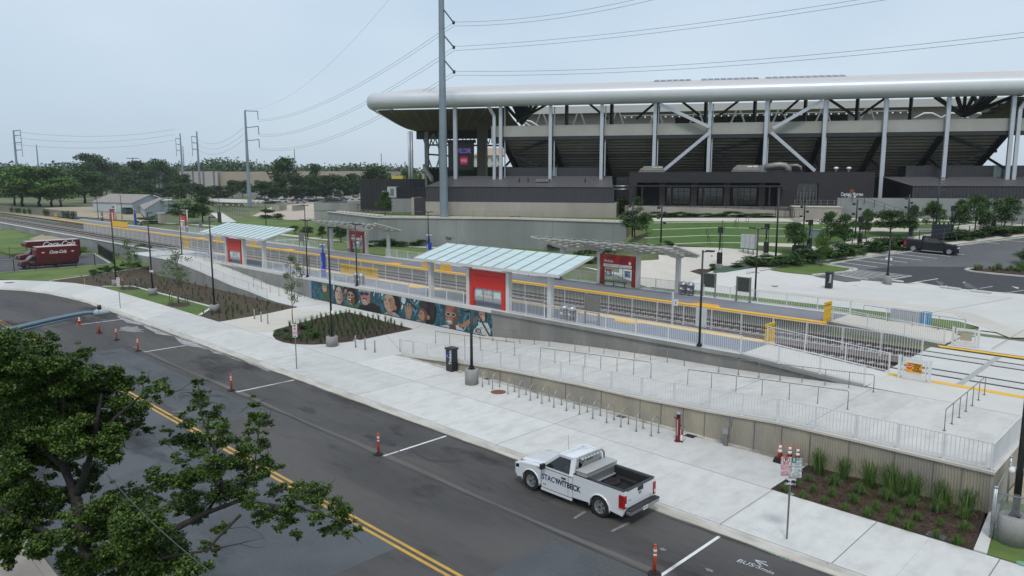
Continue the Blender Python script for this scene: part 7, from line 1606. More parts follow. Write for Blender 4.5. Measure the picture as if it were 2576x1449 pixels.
pts=[G('q',*p,1.83)for p in[(540,610),(637,610)]];fence('wire_fence','pair of olive posts left of the light mast on the plaza bed',pts,h=2.0,pick=0,step=50,mt=mat('fence olive',(0,0,0)),bars=(.6,),post_w=.09)
pts=[G('q',*p,1.83)for p in[(728,595),(745,602),(876,590),(1003,572),(1130,555)]];fence('wire_fence','olive wire fence from the plaza bed to the very tall post',pts,h=2.0,pick=0,step=50,mt=mat('fence olive',(0,0,0)),bars=(.3,.6,.95),post_w=.09)
slope_sheet('plaza_mulch','q',[(475,604),(545,585),(600,588),(655,590),(650,600),(560,632)],mulch,.05);slope_sheet('plaza_groundcover','q',[(655,590),(640,575),(700,565),(900,560),(1000,560),(900,585),(740,612),(650,614)],mat('grey green groundcover',(.075,.13,.085),(.05,.09,.06),3,.95,bump=.5),.06)
pts=[G('n',*p,1.83)for p in[(-60,590),(250,588),(800,580),(1090,572)]];fence('steel_railing','tan steel railing around the bushes behind the right far shelter',pts,h=1.1,pick=0,step=2.0,mt=mat('rail bronze',(0,0,0)),bars=(.08,1),cat='railing')
for i,(tk,b,tp)in enumerate((('a',(318,1165),(318,1132)),('a',(468,1172),(468,1150)),('a',(640,1278),(640,1232)))):
 q=G(tk,*b,.02);h=HK(q,tk,*tp);o=MB();o.box(q.x-.03,q.x+.03,q.y-.02,q.y+.02,0,h,wood_stake);o.box(q.x-.05,q.x+.02,q.y-.03,q.y+.04,h-.15,h,mat('flag orange',(.75,.35,.12)));tag(o.build('survey_stake'),['thin survey stake in the grass below the nearer red truck','short bright survey stake in the grass right of the red trucks','thin wooden stake at the left end of the long mulch bed'][i],'stake','survey stakes')
 # ================================================================== PLANTS
L_oak=leafmat('oak leaves',(.036,.075,.013),.65,.45);L_oak2=leafmat('yellowish oak leaves',(.075,.125,.022),.5,.45);L_dark=leafmat('dark leaves',(.035,.072,.022),.4);L_mid=leafmat('mid leaves',(.06,.125,.03),.4);L_bright=leafmat('bright leaves',(.09,.18,.032),.4)
L_far=leafmat('distant leaves',(.055,.11,.042),.35,.9);L_far2=leafmat('pale distant leaves',(.07,.105,.06),.3,.9);L_young=leafmat('young pale leaves',(.13,.175,.085),.35);L_grassy=leafmat('grass blades',(.06,.12,.025),.5);L_pale=leafmat('pale grass blades',(.13,.19,.07),.4);L_lime=leafmat('lime grass blades',(.12,.20,.03),.4)
def leaf_mesh(name,clumps,counts,size,mats,seed=1,up=.35,shell=.45,aspect=.6,loc=(0,0,0)):
 g=np.random.default_rng(seed);P_=[]
 for(c,rx,ry,rz),n in zip(clumps,counts):
  n=int(n);d=g.normal(size=(n,3));d/=np.linalg.norm(d,axis=1)[:,None];r=g.random(n)**shell
  r=r*(1+.25*np.sin(d[:,0]*5+c[0])*np.sin(d[:,1]*6+c[1])*np.cos(d[:,2]*4))
  P_.append(np.array(c)[None]+d*r[:,None]*np.array([rx,ry,rz])[None])
 P_=np.concatenate(P_)-np.array(loc)[None];n=len(P_)
 nm=g.normal(size=(n,3));nm[:,2]=np.abs(nm[:,2])+up;nm/=np.linalg.norm(nm,axis=1)[:,None]
 t=g.normal(size=(n,3));t-=(t*nm).sum(1)[:,None]*nm;t/=np.linalg.norm(t,axis=1)[:,None];b=np.cross(nm,t)
 s=size*(.6+.8*g.random(n))[:,None]
 V=np.stack([P_-t*s,P_-b*s*aspect,P_+t*s,P_+b*s*aspect],1).reshape(-1,3)
 me=bpy.data.meshes.new(name);me.vertices.add(4*n);me.vertices.foreach_set('co',V.astype(np.float32).ravel());me.loops.add(4*n);me.loops.foreach_set('vertex_index',np.arange(4*n,dtype=np.int32))
 me.polygons.add(n);me.polygons.foreach_set('loop_start',np.arange(0,4*n,4,dtype=np.int32));me.polygons.foreach_set('loop_total',np.full(n,4,dtype=np.int32))
 for m in mats:me.materials.append(m)
 if len(mats)>1:me.polygons.foreach_set('material_index',g.integers(0,len(mats),n).astype(np.int32))
 me.update(calc_edges=True);return me
def link_mesh(name,me,parent=None):
 o=bpy.data.objects.new(name,me);C.objects.link(o)
 if parent is not None:o.parent=parent
 return o
PROTO={}
def tree_proto(kind,k):
 """unit tree: height 1, crown half width .35, base at the origin"""
 key=(kind,k)
 if key in PROTO:return PROTO[key]
 r=random.Random(hash(kind)%1000*0+sum(map(ord,kind))*7+k*13);cl=[];mats={'dark':[L_dark,L_mid],'mid':[L_mid,L_dark],'bright':[L_bright,L_mid],'far':[L_far,L_dark],'far2':[L_far2,L_far],'bush':[L_mid,L_dark],'cone':[L_dark,L_mid],'round':[L_dark,L_mid],'young':[L_young,L_mid]}[kind]
 z0,z1,W_={'dark':(.22,1,.40),'mid':(.22,1,.40),'bright':(.16,1,.40),'far':(.06,1,.40),'far2':(.06,1,.40),'bush':(0,1,.36),'cone':(.18,1,.33),'round':(.33,1,.38),'young':(.26,1,.30)}[kind]
 nc={'bush':10,'young':26,'far':22,'far2':22}.get(kind,24)
 for i in range(nc):
  f=r.random();z=z0+(z1-z0)*(.1+.82*f)
  if kind=='cone':w=W_*(1-f)**.7
  elif kind=='young':w=W_*(.35+.65*math.sin(PI*min(1,(f*.85+.18))))*(1 if f<.8 else .55)
  else:w=W_*math.sqrt(max(.05,1-(2*f-.85)**2*.75))
  a=r.uniform(0,2*PI);q=w*(r.random()**.45)*.9;s=r.uniform(.10,.16)if kind!='young' else r.uniform(.045,.085)
  if kind=='bush':s=r.uniform(.18,.26)
  cl.append(((q*math.cos(a),q*math.sin(a),z),s*1.25,s*1.25,s*.8))
 if kind not in('young','bush'):cl.append(((0,0,(z0+z1)/2),W_*.55,W_*.55,(z1-z0)*.33))
 nl={'young':1700,'bush':1300,'far':3200,'far2':3200}.get(kind,4600);tot=sum(c[1]**2 for c in cl)
 size={'young':.0125,'bush':.05,'far':.030,'far2':.030}.get(kind,.022)
 me=leaf_mesh('crown',cl,[nl*c[1]**2/tot for c in cl],size,mats,seed=k+5)
 tm=None
 if kind!='bush':
  mb=MB();bm_=bark_pale if kind=='young' else bark;tr=.011 if kind=='young' else .02
  top=z0+(z1-z0)*(.8 if kind=='young' else .5);wob=[(r.uniform(-.012,.012),r.uniform(-.012,.012))for _ in range(4)]
  mb.path([(0,0,-.02),(wob[0][0],wob[0][1],z0*.5),(wob[1][0],wob[1][1],z0),(wob[2][0],wob[2][1],top)],tr,bm_,7,rs=[tr*1.3,tr,tr*.8,tr*.3])
  for c in cl[:12]:
   b0=Vector((wob[1][0],wob[1][1],max(z0*.9,c[0][2]-.22)));mb.path([b0,(b0+Vector(c[0]))/2+Vector((0,0,.02)),Vector(c[0])],.006,bm_,5,rs=[tr*.45,tr*.3,tr*.12])
  tm=mb
 PROTO[key]=[me,tm,None];return PROTO[key]
TREES=0
def plant(label,x,y,z,h,w,kind,name=None,cat=None,group=None,k=None):
 global TREES
 TREES+=1;k=(TREES*5)%3 if k is None else k;pr=tree_proto(kind,k);bush=kind=='bush'
 wn=.36 if bush else{'young':.30,'cone':.33}.get(kind,.36)
 t=thing(name or('shrub' if bush else 'tree'),label,cat or('shrub' if bush else 'tree'),(x,y,z),rz=(TREES*2.4)%6.28,group=group)
 t.scale=(w/wn,w/wn,h)
 if pr[1]is not None:
  if pr[2]is None:o=pr[1].build('trunk',t,local=True);pr[2]=o.data
  else:link_mesh('trunk',pr[2],t)
 link_mesh('crown' if not bush else 'foliage',pr[0],t);return t
def tr(label,tk,b,top,hw,kind,z=None,**kw):
 if z is None:q=TK(tk,*b)
 elif isinstance(z,tuple):rr=ray(*K(tk,*b))*(z[0]/F);q=Vector((rr[0],rr[1],2.0))
 else:q=G(tk,*b,z)
 h=HK(q,tk,*top)-q.z;w=hw/TT[tk][2]*.644*depth(q.x,q.y)/F*1.0;return plant(label,q.x,q.y,q.z-.02,h,w,kind,**kw)
gy='slender young street trees'
tr('slender young tree with thin pale leaves in the left part of the verge grass','a',(982,1312),(928,912),95,'young',0,group=gy,k=0);tr('fuller young tree with pale leaves in the verge grass by the grey ramp wall','a',(1350,1420),(1318,985),150,'young',0,group=gy,k=1);tr('tall narrow young tree at the left tip of the round bed','f',(280,510),(285,-30),105,'young',0,group=gy,k=2)
for(cx_,lab)in((G('a',982,1312),'left'),(G('a',1350,1420),'right')):
 for k in range(4):
  a=k*PI/2+.5;p=cx_+Vector((1.2*math.cos(a),1.0*math.sin(a),0));o=MB();o.tube(p,p+Vector((0,0,1.25)),.03,mat('stake brown',(.10,.075,.05)),n=6);o.box(p.x-.04,p.x+.04,p.y-.04,p.y+.04,1.1,1.25,wood_stake);tag(o.build('tree_stake'),'brown stake with a pale top around the %s young verge tree'%lab,'stake','stakes around the %s verge tree'%lab)
gp='trees around the lawn and car park'
tr('large dark tree at the right end of the very long grey wall','c',(925,915),(930,690),100,'dark',group=gp,k=0);tr('lighter bushy tree in front of the gap between metal building and club','c',(830,760),(825,612),70,'mid',z=6.4,group=gp);tr('slim upright tree against the left corner of the club building','c',(950,780),(945,612),52,'mid',z=6.4,group=gp)
for lab,b,top,hw,kind in(('small round headed tree in the hedge beside the small black trailer',(5,400),(5,196),78,'round'),('small pale green conical tree on the grass island',(172,476),(178,245),40,'bright'),('airy tree on the lawn left of the dark bushy one',(228,338),(225,122),62,'mid'),('dark bushy tree in front of the second lawn wall',(320,352),(318,145),72,'dark'),('narrow tall tree behind the three legged mast',(452,300),(455,88),50,'mid'),('wide round topped tree directly above the car park lamp post',(612,290),(612,113),105,'round'),('tree half hidden behind the wide round topped one',(745,290),(730,86),52,'dark'),('broad tree left of the very tall black post',(877,264),(870,58),68,'round'),('slim tree right of the very tall black post',(1040,255),(1042,44),46,'mid'),('large tree with a pointed top in front of the pale wall',(1142,275),(1128,18),88,'mid'),('broad dark tree at the upper right edge before the metal building',(1330,238),(1365,28),92,'dark')):tr(lab,'r',b,top,hw,kind,group=gp)
tr('dark tree cut off by the right edge of the picture above the kerb island','r',(1500,470),(1490,352),75,'dark',group=gp)
gh='shrubs of the hedge behind the car park'
hb=[(0,455,45,60),(70,440,60,75),(160,425,50,55),(230,415,55,70),(310,405,60,60),(385,397,50,55),(500,378,60,70),(570,370,60,60),(650,360,55,65),(700,352,45,60),(1000,306,42,60),(1060,300,46,60),(1150,292,40,60),(1215,284,48,60),(1290,275,42,65),(1350,268,35,60),(1420,260,30,55),(1480,255,30,50),(-60,465,50,60),(760,345,40,30)]
for i,(x_,y_,hh_,w_)in enumerate(hb):
 if 720<x_<990:continue
 tr('green shrub in the clipped hedge behind the wire fence of the car park','r',(x_,y_),(x_,y_-hh_*1.35),w_,'bush',group=gh)
for lab,x_,y_,hh_,w_ in(('rounded green shrub beside the dark information kiosk',645,590,48,25),('long low dark hedge before the tall cabinets',830,565,30,55),('light green shrub mass right of the tall cabinets',950,545,65,75),('low dark hedge left of the very tall post',1060,560,30,65),('green shrubs right of the very tall post',1040,520,45,70),('small dark round shrub in the middle below the lawn',1170,535,50,45)):tr(lab,'q',(x_,y_),(x_,y_-hh_),w_,'bush')
tr('round shrub at the lower left foot of the lawn','q',(310,412),(310,368),38,'bush');tr('small conical tree before the long grey wall by the two headed lamp','c',(88,965),(90,848),75,'cone',1.9,group=gp)
tr('leafy shrubs behind the railing left of the right far shelter panel','c',(760,1100),(760,985),130,'bush',1.85);tr('leafy shrubs behind the railing right of the right far shelter panel','c',(950,1100),(950,1000),130,'bush',1.85);tr('green shrubs seen through the right far shelter at the left','c',(560,1105),(560,1020),90,'bush',1.85);tr('broad shrub below the conical tree at the long wall','c',(330,1010),(330,960),90,'bush',1.9)
gs2='shrubs along the foot of the stadium buildings'
for i,x_ in enumerate((1320,1370,1590,1650,1700,1760)):tr('low green shrub at the foot of the concrete base of the long metal building','b',(x_,740),(x_,738-[36,34,45,40,38,34][i]),44,'bush',6.4,group=gs2)
for i,x_ in enumerate((30,90,170,250,320,460,520,600,670,730)):tr('low green shrub at the foot of the concrete base of the long metal building','c',(x_,745),(x_,742-[20,38,34,26,26,36,26,30,24,26][i]),48,'bush',6.4,group=gs2)
for i,x_ in enumerate((1080,1140,1210,1270,1330,1400,1480,1560,1630,1700,1770,1850,1930)):tr('low shrub in the bed between the lawn and the club terrace wall','c',(x_,765),(x_,765-[38,26,30,36,32,24,26,28,42,40,26,26,26][i]),50,'bush',group='shrubs below the club terrace')
tr('dark green tree on the upper terrace left of the stadium annex','b',(975,760),(965,578),58,'dark',6.3,group=gp);tr('big round green bush beside the dark gate of the annex','b',(1130,720),(1130,600),70,'bush',6.3)
for lab,b,top,hw,kd in(('dark shrub tree at the left of the light yard',(85,775),(85,708),52,'bush'),('smaller dark shrub right of it in front of the light yard',(175,782),(175,737),42,'bush'),('small dark tree right behind the left glass shelter',(293,893),(293,833),38,'round'),('small tree between the two far left shelters',(390,915),(390,838),52,'round'),('small conical tree left of the notice board',(500,930),(500,832),40,'cone'),('dark leafy tree behind the red panel of the left far shelter',(640,950),(640,832),72,'dark')):tr(lab,'b',b,top,hw,kd,1.9,group='small trees behind the far platform')
for i,(x_,hh_)in enumerate(((880,40),(960,50),(1010,55),(1100,34),(1190,36),(1260,50),(1480,80),(1560,50),(1700,60))):tr('wild shrub growing at the foot of the very long grey wall','b',(x_,985),(x_,985-hh_),50,'bush',1.9,group='wild shrubs at the long wall')
gl='old trees on the left'
for lab,b,top,hw,kd in(('very dense dark tree beside the small red panel, left of the footpath',(1400,815),(1390,640),105,'dark'),('second very dense dark tree just right of the first',(1530,800),(1520,615),90,'dark'),('wind swept tree growing between the two grey sheds',(1012,720),(1020,545),95,'mid')):tr(lab,'a',b,top,hw,kd,2.0,group=gl)
tr('low hedge in front of the gabled shed','a',(1120,812),(1120,770),80,'bush',2.0)
for lab,b,top,hw,kd in(('big tree cut by the left edge',(-10,668),(-20,370),150,'bright'),('broad green tree second from the left edge',(170,682),(190,380),185,'bright'),('broad bright crowned tree in the middle of the left row',(300,684),(310,372),185,'bright'),('tree with a thick dark trunk right of the bright one',(392,682),(385,390),150,'bright'),('smaller pale green tree in front of the left row',(460,688),(480,465),150,'bright'),('dark green round tree at the right end of the left row',(640,660),(660,418),150,'mid'),('tree left of the bright crowned one',(110,675),(90,440),130,'mid'),('small shrubby tree beside the left grey shed',(720,640),(730,545),50,'mid')):tr(lab,'a',b,top,hw,kd,2.0,group=gl)
for lab,b,d_,top,hw,kd in(('tallest dark tree towering over the left row',(690,560),470,(690,288),140,'mid'),('dark tree behind the tallest one, nearer the road',(800,560),480,(815,335),75,'far'),('dark tree left of the distant road',(880,520),560,(880,355),60,'far'),('round dark tree right of the distant road',(1040,560),450,(1045,345),105,'far'),('tall rounded tree right of the distant road',(1200,540),430,(1195,330),95,'mid'),('tree behind the two right of the road',(1290,520),500,(1300,400),60,'far')):tr(lab,'a',b,top,hw,kd,(d_,),group='trees along the distant road')
for i,(x_,w_,t_)in enumerate(((-20,110,400),(90,110,420),(220,100,420),(330,100,425),(430,90,415),(520,90,440),(590,80,430),(760,90,420),(960,70,400),(1110,90,420),(1370,70,425))):tr('darker tree of the second row behind the left trees','a',(x_,560),(x_,t_),w_,'far',(400+14*(i%4),),group='second row of trees on the left')
for i,(x_,y_,hh_,w_)in enumerate(((1120,600,85,70),(1190,610,60,80),(1300,580,70,60),(1360,575,65,50),(1500,590,70,70),(1570,600,70,60),(1640,600,70,60),(1700,620,50,50),(1440,560,60,60),(900,600,60,60),(1750,570,80,60),(1830,560,80,60))):tr('mid green tree of the loose belt in front of the warehouses','a',(x_,y_-10),(x_,y_-hh_),w_,'far',(330+i*6,),group='tree belt before the warehouses')
for lab,b,top,hw,d_ in(('broad dark tree before the low warehouse',(210,520),(205,318),118,360),('middle sized tree right of the broad one',(450,500),(455,370),75,380),('big round tree left of the stadium',(905,500),(900,350),118,330),('low tree at the foot of the stadium columns',(1140,490),(1110,410),80,340),('bright small tree beside the stadium columns',(1220,480),(1220,425),40,300)):tr(lab,'b',b,top,hw,'far' if d_>300 else 'bright',(d_,),group='trees before the low warehouse')
for i,x_ in enumerate((40,120,300,360,430,520,590,660,730,770)):tr('dark green tree of the thicket behind the parked cars','b',(x_,575),(x_,[480,505,470,440,450,455,430,460,440,480][i]),75,'far',(350+5*i,),group='thicket behind the parked cars')
for lab,b,top,hw,kd in(('small dark tree among the parked cars, left',(230,640),(228,580),28,'dark'),('bright green conical tree among the parked cars',(415,634),(413,553),42,'cone'),('thin pale tree among the parked cars',(517,628),(516,573),24,'far2'),('small pointed tree among the parked cars, right',(625,634),(623,567),26,'cone'),('tiny tree at the left end of the car park',(60,612),(60,565),26,'far')):tr(lab,'b',b,top,hw,kd,2.0,group='small trees in the far car park')
for i,x_ in enumerate((90,140,400,470,560)):tr('low hedge strip between the rows of distant parked cars','b',(x_,665 if x_<200 else 650),(x_,648 if x_<200 else 632),55,'bush',2.0,group='hedge strips in the far car park')
cl=[];g_=random.Random(21)
for i in range(300):
 px=-60+i*4.9;d_=g_.uniform(540,1100);yy=447-(g_.uniform(14,36)if px<1050 else g_.uniform(4,20))-(12*math.exp(-((px-560)/80)**2));rr=ray(px,yy)*(d_/F);zt_=HC+rr[2]
 w_=g_.uniform(9,16);cl.append(((rr[0],rr[1],2+(zt_-2)*.5),w_,w_,(zt_-2)*.52+1))
me=leaf_mesh('distant_woods',cl,[380]*len(cl),1.4,[L_far,L_far2,L_dark],seed=9,shell=.3);o=link_mesh('distant_woods',me);o['kind']='stuff';o['label']='bluish green belt of distant woods along the horizon'
tr('fresh green wild shrub at the wall behind the verge trees','s',(1150,470),(1145,355),60,'bush',.3);tr('wild green shrub on top of the bank wall','s',(385,305),(385,278),30,'bush',.9)
for i in range(7):q=G('p',1340+i*105,640-i*18,.0);plant('green grassy shrub along the edging behind the verge grass',q.x,q.y,0,.7+.15*(i%3),.5,'bush',group='shrubs along the bed edging')
hf=thing('old_fence','old weathered wooden fence overgrown in places, along the dirt bank','fence',(-300,58,1.8));a,b=G('s',0,92,1.9),G('s',620,150,1.9)
mb=MB();n=170;ex=a-(b-a)*.4
rr_=random.Random(2)
for i in range(n):p=ex+(b-ex)*(i/n);q=ex+(b-ex)*((i+.9)/n);hh_=rr_.uniform(1.75,1.95);mb.beam(p+Vector((0,0,hh_/2)),q+Vector((0,0,hh_/2)),.05,hh_,mat('weathered boards',(.22,.215,.18),(.14,.135,.11),.4,.9))
mb.build('boards',hf)
cl=[(tuple(ex+(b-ex)*f+Vector((0,-.2,.9))),1.8,.4,.9)for f in(.42,.47,.5,.55,.6,.74,.76,.9,.93,.97)]
me=leaf_mesh('ivy',cl,[160]*len(cl),.16,[L_dark,L_mid],seed=4,loc=tuple(W[hf.name].translation));link_mesh('ivy',me,hf)
def tuft_mesh(name,n,h,spread,w,mats,seed,droop=.5):
 r=random.Random(seed);vs=[];fs=[];mi=[]
 for i in range(n):
  a=r.uniform(0,2*PI);l=h*r.uniform(.6,1.15);s=spread*r.uniform(.15,1);dx,dy=math.cos(a),math.sin(a);b0=r.uniform(0,.3)*spread;ww=w*r.uniform(.7,1.3)
  l*=1-.45*(s/spread)**2*droop;pts=[(b0*dx,b0*dy,0),((b0+s*.28)*dx,(b0+s*.28)*dy,l*.62),((b0+s*.75)*dx,(b0+s*.75)*dy,l),((b0+s*1.25)*dx,(b0+s*1.25)*dy,l*(1-droop*.5))]
  o=len(vs)
  for k,p in enumerate(pts):q=ww*(1-k/3.2);vs+=[(p[0]-dy*q,p[1]+dx*q,p[2]),(p[0]+dy*q,p[1]-dx*q,p[2])]
  for k in range(3):fs.append((o+2*k,o+2*k+1,o+2*k+3,o+2*k+2));mi.append(i%len(mats))
 me=bpy.data.meshes.new(name);me.from_pydata(vs,[],fs);[me.materials.append(m)for m in mats];me.polygons.foreach_set('material_index',mi);me.update();return me
TB=[tuft_mesh('tall_grass',230,.95,.52,.010,[L_grassy,L_mid,L_grassy,L_pale],s,1.0)for s in(1,2)];TM=[tuft_mesh('mound_grass',200,.5,.42,.009,[L_grassy,L_mid,L_pale],s,.95)for s in(3,4)];TS=[tuft_mesh('small_grass',150,.34,.26,.008,[L_grassy,L_bright,L_mid],s,.7)for s in(5,6)];TY=[tuft_mesh('thin_grass',40,.5,.2,.011,[L_grassy,L_mid,L_dark],s,.4)for s in(7,8,9)]
def tuft(me,p,s,label,group,rz):o=link_mesh('ornamental_grass',me);o['kind']='thing';o.location=p;o.scale=(s,s,s);o.rotation_euler=(0,0,rz);tag(o,label,'grass clump',group)
rg=random.Random(5)
for i,(x_,y_,s)in enumerate(((420,650,1.15),(590,705,1.0),(790,755,1.2),(960,780,1.25),(1150,820,1.2),(1340,880,1.1),(1550,925,1.1),(1060,640+130,.9))):q=G('l',x_,y_,.01);q.y=min(q.y,31.45+.12*(i%2));tuft(TB[i%2],q,s,'tall upright grass clump against the ribbed wall in the corner mulch bed','tall grasses at the ribbed wall',rg.uniform(0,6))
for i,(x_,y_,s)in enumerate(((310,735,.7),(500,765,.95),(690,830,1.0),(890,880,1.05),(1080,930,1.0),(1280,970,1.05),(1480,1020,1.0),(975,990,.7),(1480,1110,.8))):tuft(TM[i%2],G('l',x_,y_,.01),s,'arching rounded grass mound in the middle of the corner mulch bed','grass mounds in the corner bed',rg.uniform(0,6))
for i,(x_,y_)in enumerate(((125,810),(205,775),(265,862),(340,815),(425,900),(485,850),(580,955),(650,900),(755,1005),(815,950),(925,1055),(1065,1105),(1120,1030),(1300,1075),(1270,1160),(1430,1215),(1360,860+40),(960,985))):tuft(TS[i%2],G('l',x_,y_,.01),rg.uniform(.85,1.2),'small bright grass tuft near the front of the corner mulch bed','small tufts in the corner bed',rg.uniform(0,6))
def inside(x,y,pl):
 c=False;n=len(pl)
 for i in range(n):
  (x1,y1),(x2,y2)=pl[i],pl[(i+1)%n]
  if(y1>y)!=(y2>y)and x<(x2-x1)*(y-y1)/(y2-y1)+x1:c=not c
 return c
n_=0
for i in range(30):
 for j in range(30):
  x=-61.5+i*.92+rg.uniform(-.12,.12)+(j%2)*.4;y=28.6+j*.78+rg.uniform(-.1,.1)
  if inside(x,y,round_bed)and inside(x+.3,y,round_bed)and inside(x-.3,y,round_bed)and not(x<-54.2 and y<31.5):tuft(TY[n_%3],(x,y,.01),rg.uniform(.9,1.35),'thin dark grass tuft planted in rows in the round bed','tufts in the round bed',rg.uniform(0,6));n_+=1
for i,(x_,y_,s)in enumerate(((165,600,.6),(220,575,.5),(350,555,.6),(400,560,.7),(445,620,.8),(420,600,.7),(250,630,.5),(330,620,.45))):q=G('f',x_,y_,0);plant('low grey green shrub in the left part of the round bed',q.x,q.y,0,s*.8,s*.55,'bush',group='shrubs in the round bed')
n_=0
for i in range(70):
 for j in range(12):
  x=-108+i*1.55+(j%2)*.6+rg.uniform(-.25,.25);y=29.2+j*1.05+rg.uniform(-.2,.2)
  if not inside(x,y,left_bed)or inside(x,y,grass_isl)or y>36.6 or(y>34.6 and rg.random()<.4):continue
  if x<-94 and rg.random()<.5:continue
  if n_<230:tuft(TY[n_%3],(x,y,.005),rg.uniform(.45,.95)+(.3 if x>-70 else 0),'sparse thin tuft growing in the long mulch bed','tufts in the long mulch bed',rg.uniform(0,6));n_+=1
for i in range(26):q=TK('r',1150+rg.uniform(0,330),494+rg.uniform(-6,14),.1);tuft(TS[i%2]if i%3 else TM[0],q,rg.uniform(.8,1.6),'grass clump on the kerbed island of the car park','grasses on the kerb island',rg.uniform(0,6))
for i in range(16):q=G('l',rg.uniform(1720,1925),rg.uniform(1000,1220),.02);tuft(TS[i%2],q,rg.uniform(.4,.8),'weed tuft around the corner lamp pedestal','weeds at the corner pedestal',rg.uniform(0,6))
TB_=RD(222,1400,17.0);oak=thing('oak_tree','big dark leafed oak filling the lower left corner, its limbs reaching over the street','tree',(TB_.x,TB_.y,-.02))
def O(x,y,d=17.0):return RD(x,y,d)
br=[([Vector((TB_.x+.3,TB_.y-.3,-.1)),O(225,1449,16.9),O(205,1330,17),O(190,1250,17),O(160,1170,17),O(110,1130,17.2),O(40,1100,17.4)],[.36,.26,.24,.2,.17,.12,.08],'trunk'),([O(190,1250),O(215,1190),O(235,1120),O(245,1050),O(255,990)],[.17,.13,.11,.08,.04],'branch'),([O(160,1170),O(150,1090),O(160,1010),O(140,940)],[.12,.09,.06,.03],'branch'),([O(235,1120),O(290,1050),O(350,1000),O(420,965)],[.08,.06,.04,.015],'branch'),([O(205,1330),O(290,1350,16.6),O(360,1360,16.4),O(440,1330,16.6),O(520,1290,17),O(560,1230,17.3),O(540,1130,17.4),O(505,1040,17.5),O(498,960,17.5)],[.2,.17,.15,.13,.11,.09,.07,.04,.015],'branch'),([O(520,1290,17),O(600,1260,17),O(680,1270,16.8),O(760,1280,16.6),O(830,1300,16.5),O(890,1330,16.4)],[.09,.075,.06,.045,.03,.01],'branch'),([O(600,1260,17),O(640,1180,17.3),O(650,1090,17.4),O(655,1030,17.4)],[.06,.045,.03,.012],'branch'),([O(205,1330),O(120,1340,16.5),O(40,1300,16.3),O(-30,1260,16)],[.14,.11,.08,.05],'branch'),([O(220,1400,16.8),O(330,1420,16),O(430,1400,15.8),O(520,1385,15.8),O(600,1368,15.9),O(665,1352,16)],[.13,.09,.06,.04,.02,.005],'branch'),([O(520,1385,15.8),O(560,1340,16),O(590,1310,16.2),O(605,1295,16.3)],[.04,.05,.05,.06],'branch'),([O(600,1368,15.9),O(640,1378,15.9),O(668,1375,15.9)],[.012,.008,.004],'branch'),([O(575,1330,16),O(620,1325,16),O(655,1342,16),O(668,1362,16)],[.012,.009,.006,.003],'branch')]
for pts,rs,nm in br:mb=MB();mb.path(pts,.1,mat('oak bark',(.05,.044,.04),(.02,.018,.016),4,.95,bump=.8,bscale=10),8,rs=[q*.6 for q in rs]);mb.build(nm,oak)
CL=[(20,900,70),(80,885,50),(150,925,62),(60,985,85),(170,1000,75),(250,1000,62),(295,945,32),(330,1015,50),(385,985,30),(415,968,18),(425,985,12),(205,885,28),(260,1075,60),(325,1075,30),(100,1080,75),(190,1095,60),(0,1080,60),(40,1170,48),(265,1145,42),(230,1200,38),(110,1150,30),(60,865,32),(125,860,26),(355,955,20),(20,1240,60),(25,1320,60),(85,1290,44),(90,1370,38),(5,1400,40),(130,1250,28),(150,1400,40),(60,1200,32),(170,1340,40),(330,1320,55),(260,1320,52),(380,1385,62),(300,1395,60),(440,1395,52),(475,1425,34),(230,1425,40),(330,1255,48),(290,1240,30),(395,1320,36),(350,1440,60),(420,1450,50),(255,1270,34),(200,1440,35),(498,958,13),(506,985,20),(500,1020,26),(530,1045,30),(478,1060,28),(545,1075,30),(432,1105,28),(495,1110,42),(565,1110,34),(418,1085,14),(640,1012,14),(645,1040,22),(665,1065,22),(625,1075,22),(655,1110,26),(600,1150,42),(660,1175,34),(520,1175,44),(455,1150,24),(405,1205,32),(470,1215,40),(380,1255,26),(560,1230,44),(620,1225,36),(445,1265,34),(640,1270,30),(500,1265,36),(700,1228,30),(750,1225,28),(740,1262,34),(795,1250,34),(838,1285,32),(872,1305,26),(902,1335,13),(800,1300,30),(848,1330,22),(722,1300,30),(748,1345,16),(690,1285,28),(655,1305,24),(700,1330,14),(820,1330,20),(875,1345,12),(120,1060,70),(200,1040,60),(60,1120,60),(150,1170,42),(255,1110,36),(180,1250,32),(120,1290,32),(210,1300,32),(0,980,60),(40,940,60),(200,960,50),(300,1290,40),(60,1250,50),(560,1325,20),(515,1375,16),(540,1385,14),(500,1300,26),(375,1075,16),(372,1300,24)]
cl=[];cn=[];rg=random.Random(31)
for(x,y,r)in CL:
 d_=17.2+rg.uniform(-1.3,1.1)-(1.0 if y>1300 and x<520 else 0);R_=r*d_/F;c=RD(x,y,d_)
 k=15 if r>50 else 9 if r>30 else 5
 for j in range(k):
  o_=Vector((rg.gauss(0,.42),rg.gauss(0,.42),rg.gauss(0,.36)))*R_;q=R_*rg.uniform(.25,.55);cl.append((tuple(c+o_),q*1.35,q*1.35,q*.62));cn.append((1.1 if x<330 else .8)*(q*F/d_)**2+10)
 for j in range(4):
  a=rg.uniform(0,2*PI);v=Vector((_r[0],_r[1],0))*math.cos(a)+Vector((0,0,1))*math.sin(a);q=R_*.28;cl.append((tuple(c+v*R_*rg.uniform(.8,1.05)),q,q,q*.6));cn.append(.3*(q*F/d_)**2+8)
half=len(cl)//2
print('oak leaves',sum(cn))
for a,b,sd_ in((0,half,3),(half,len(cl),4)):me=leaf_mesh('crown',cl[a:b],cn[a:b],.036,[L_oak,L_oak,L_oak2],seed=sd_,up=.5,shell=.5,aspect=.5,loc=tuple(W[oak.name].translation));link_mesh('crown',me,oak)
twg=MB();
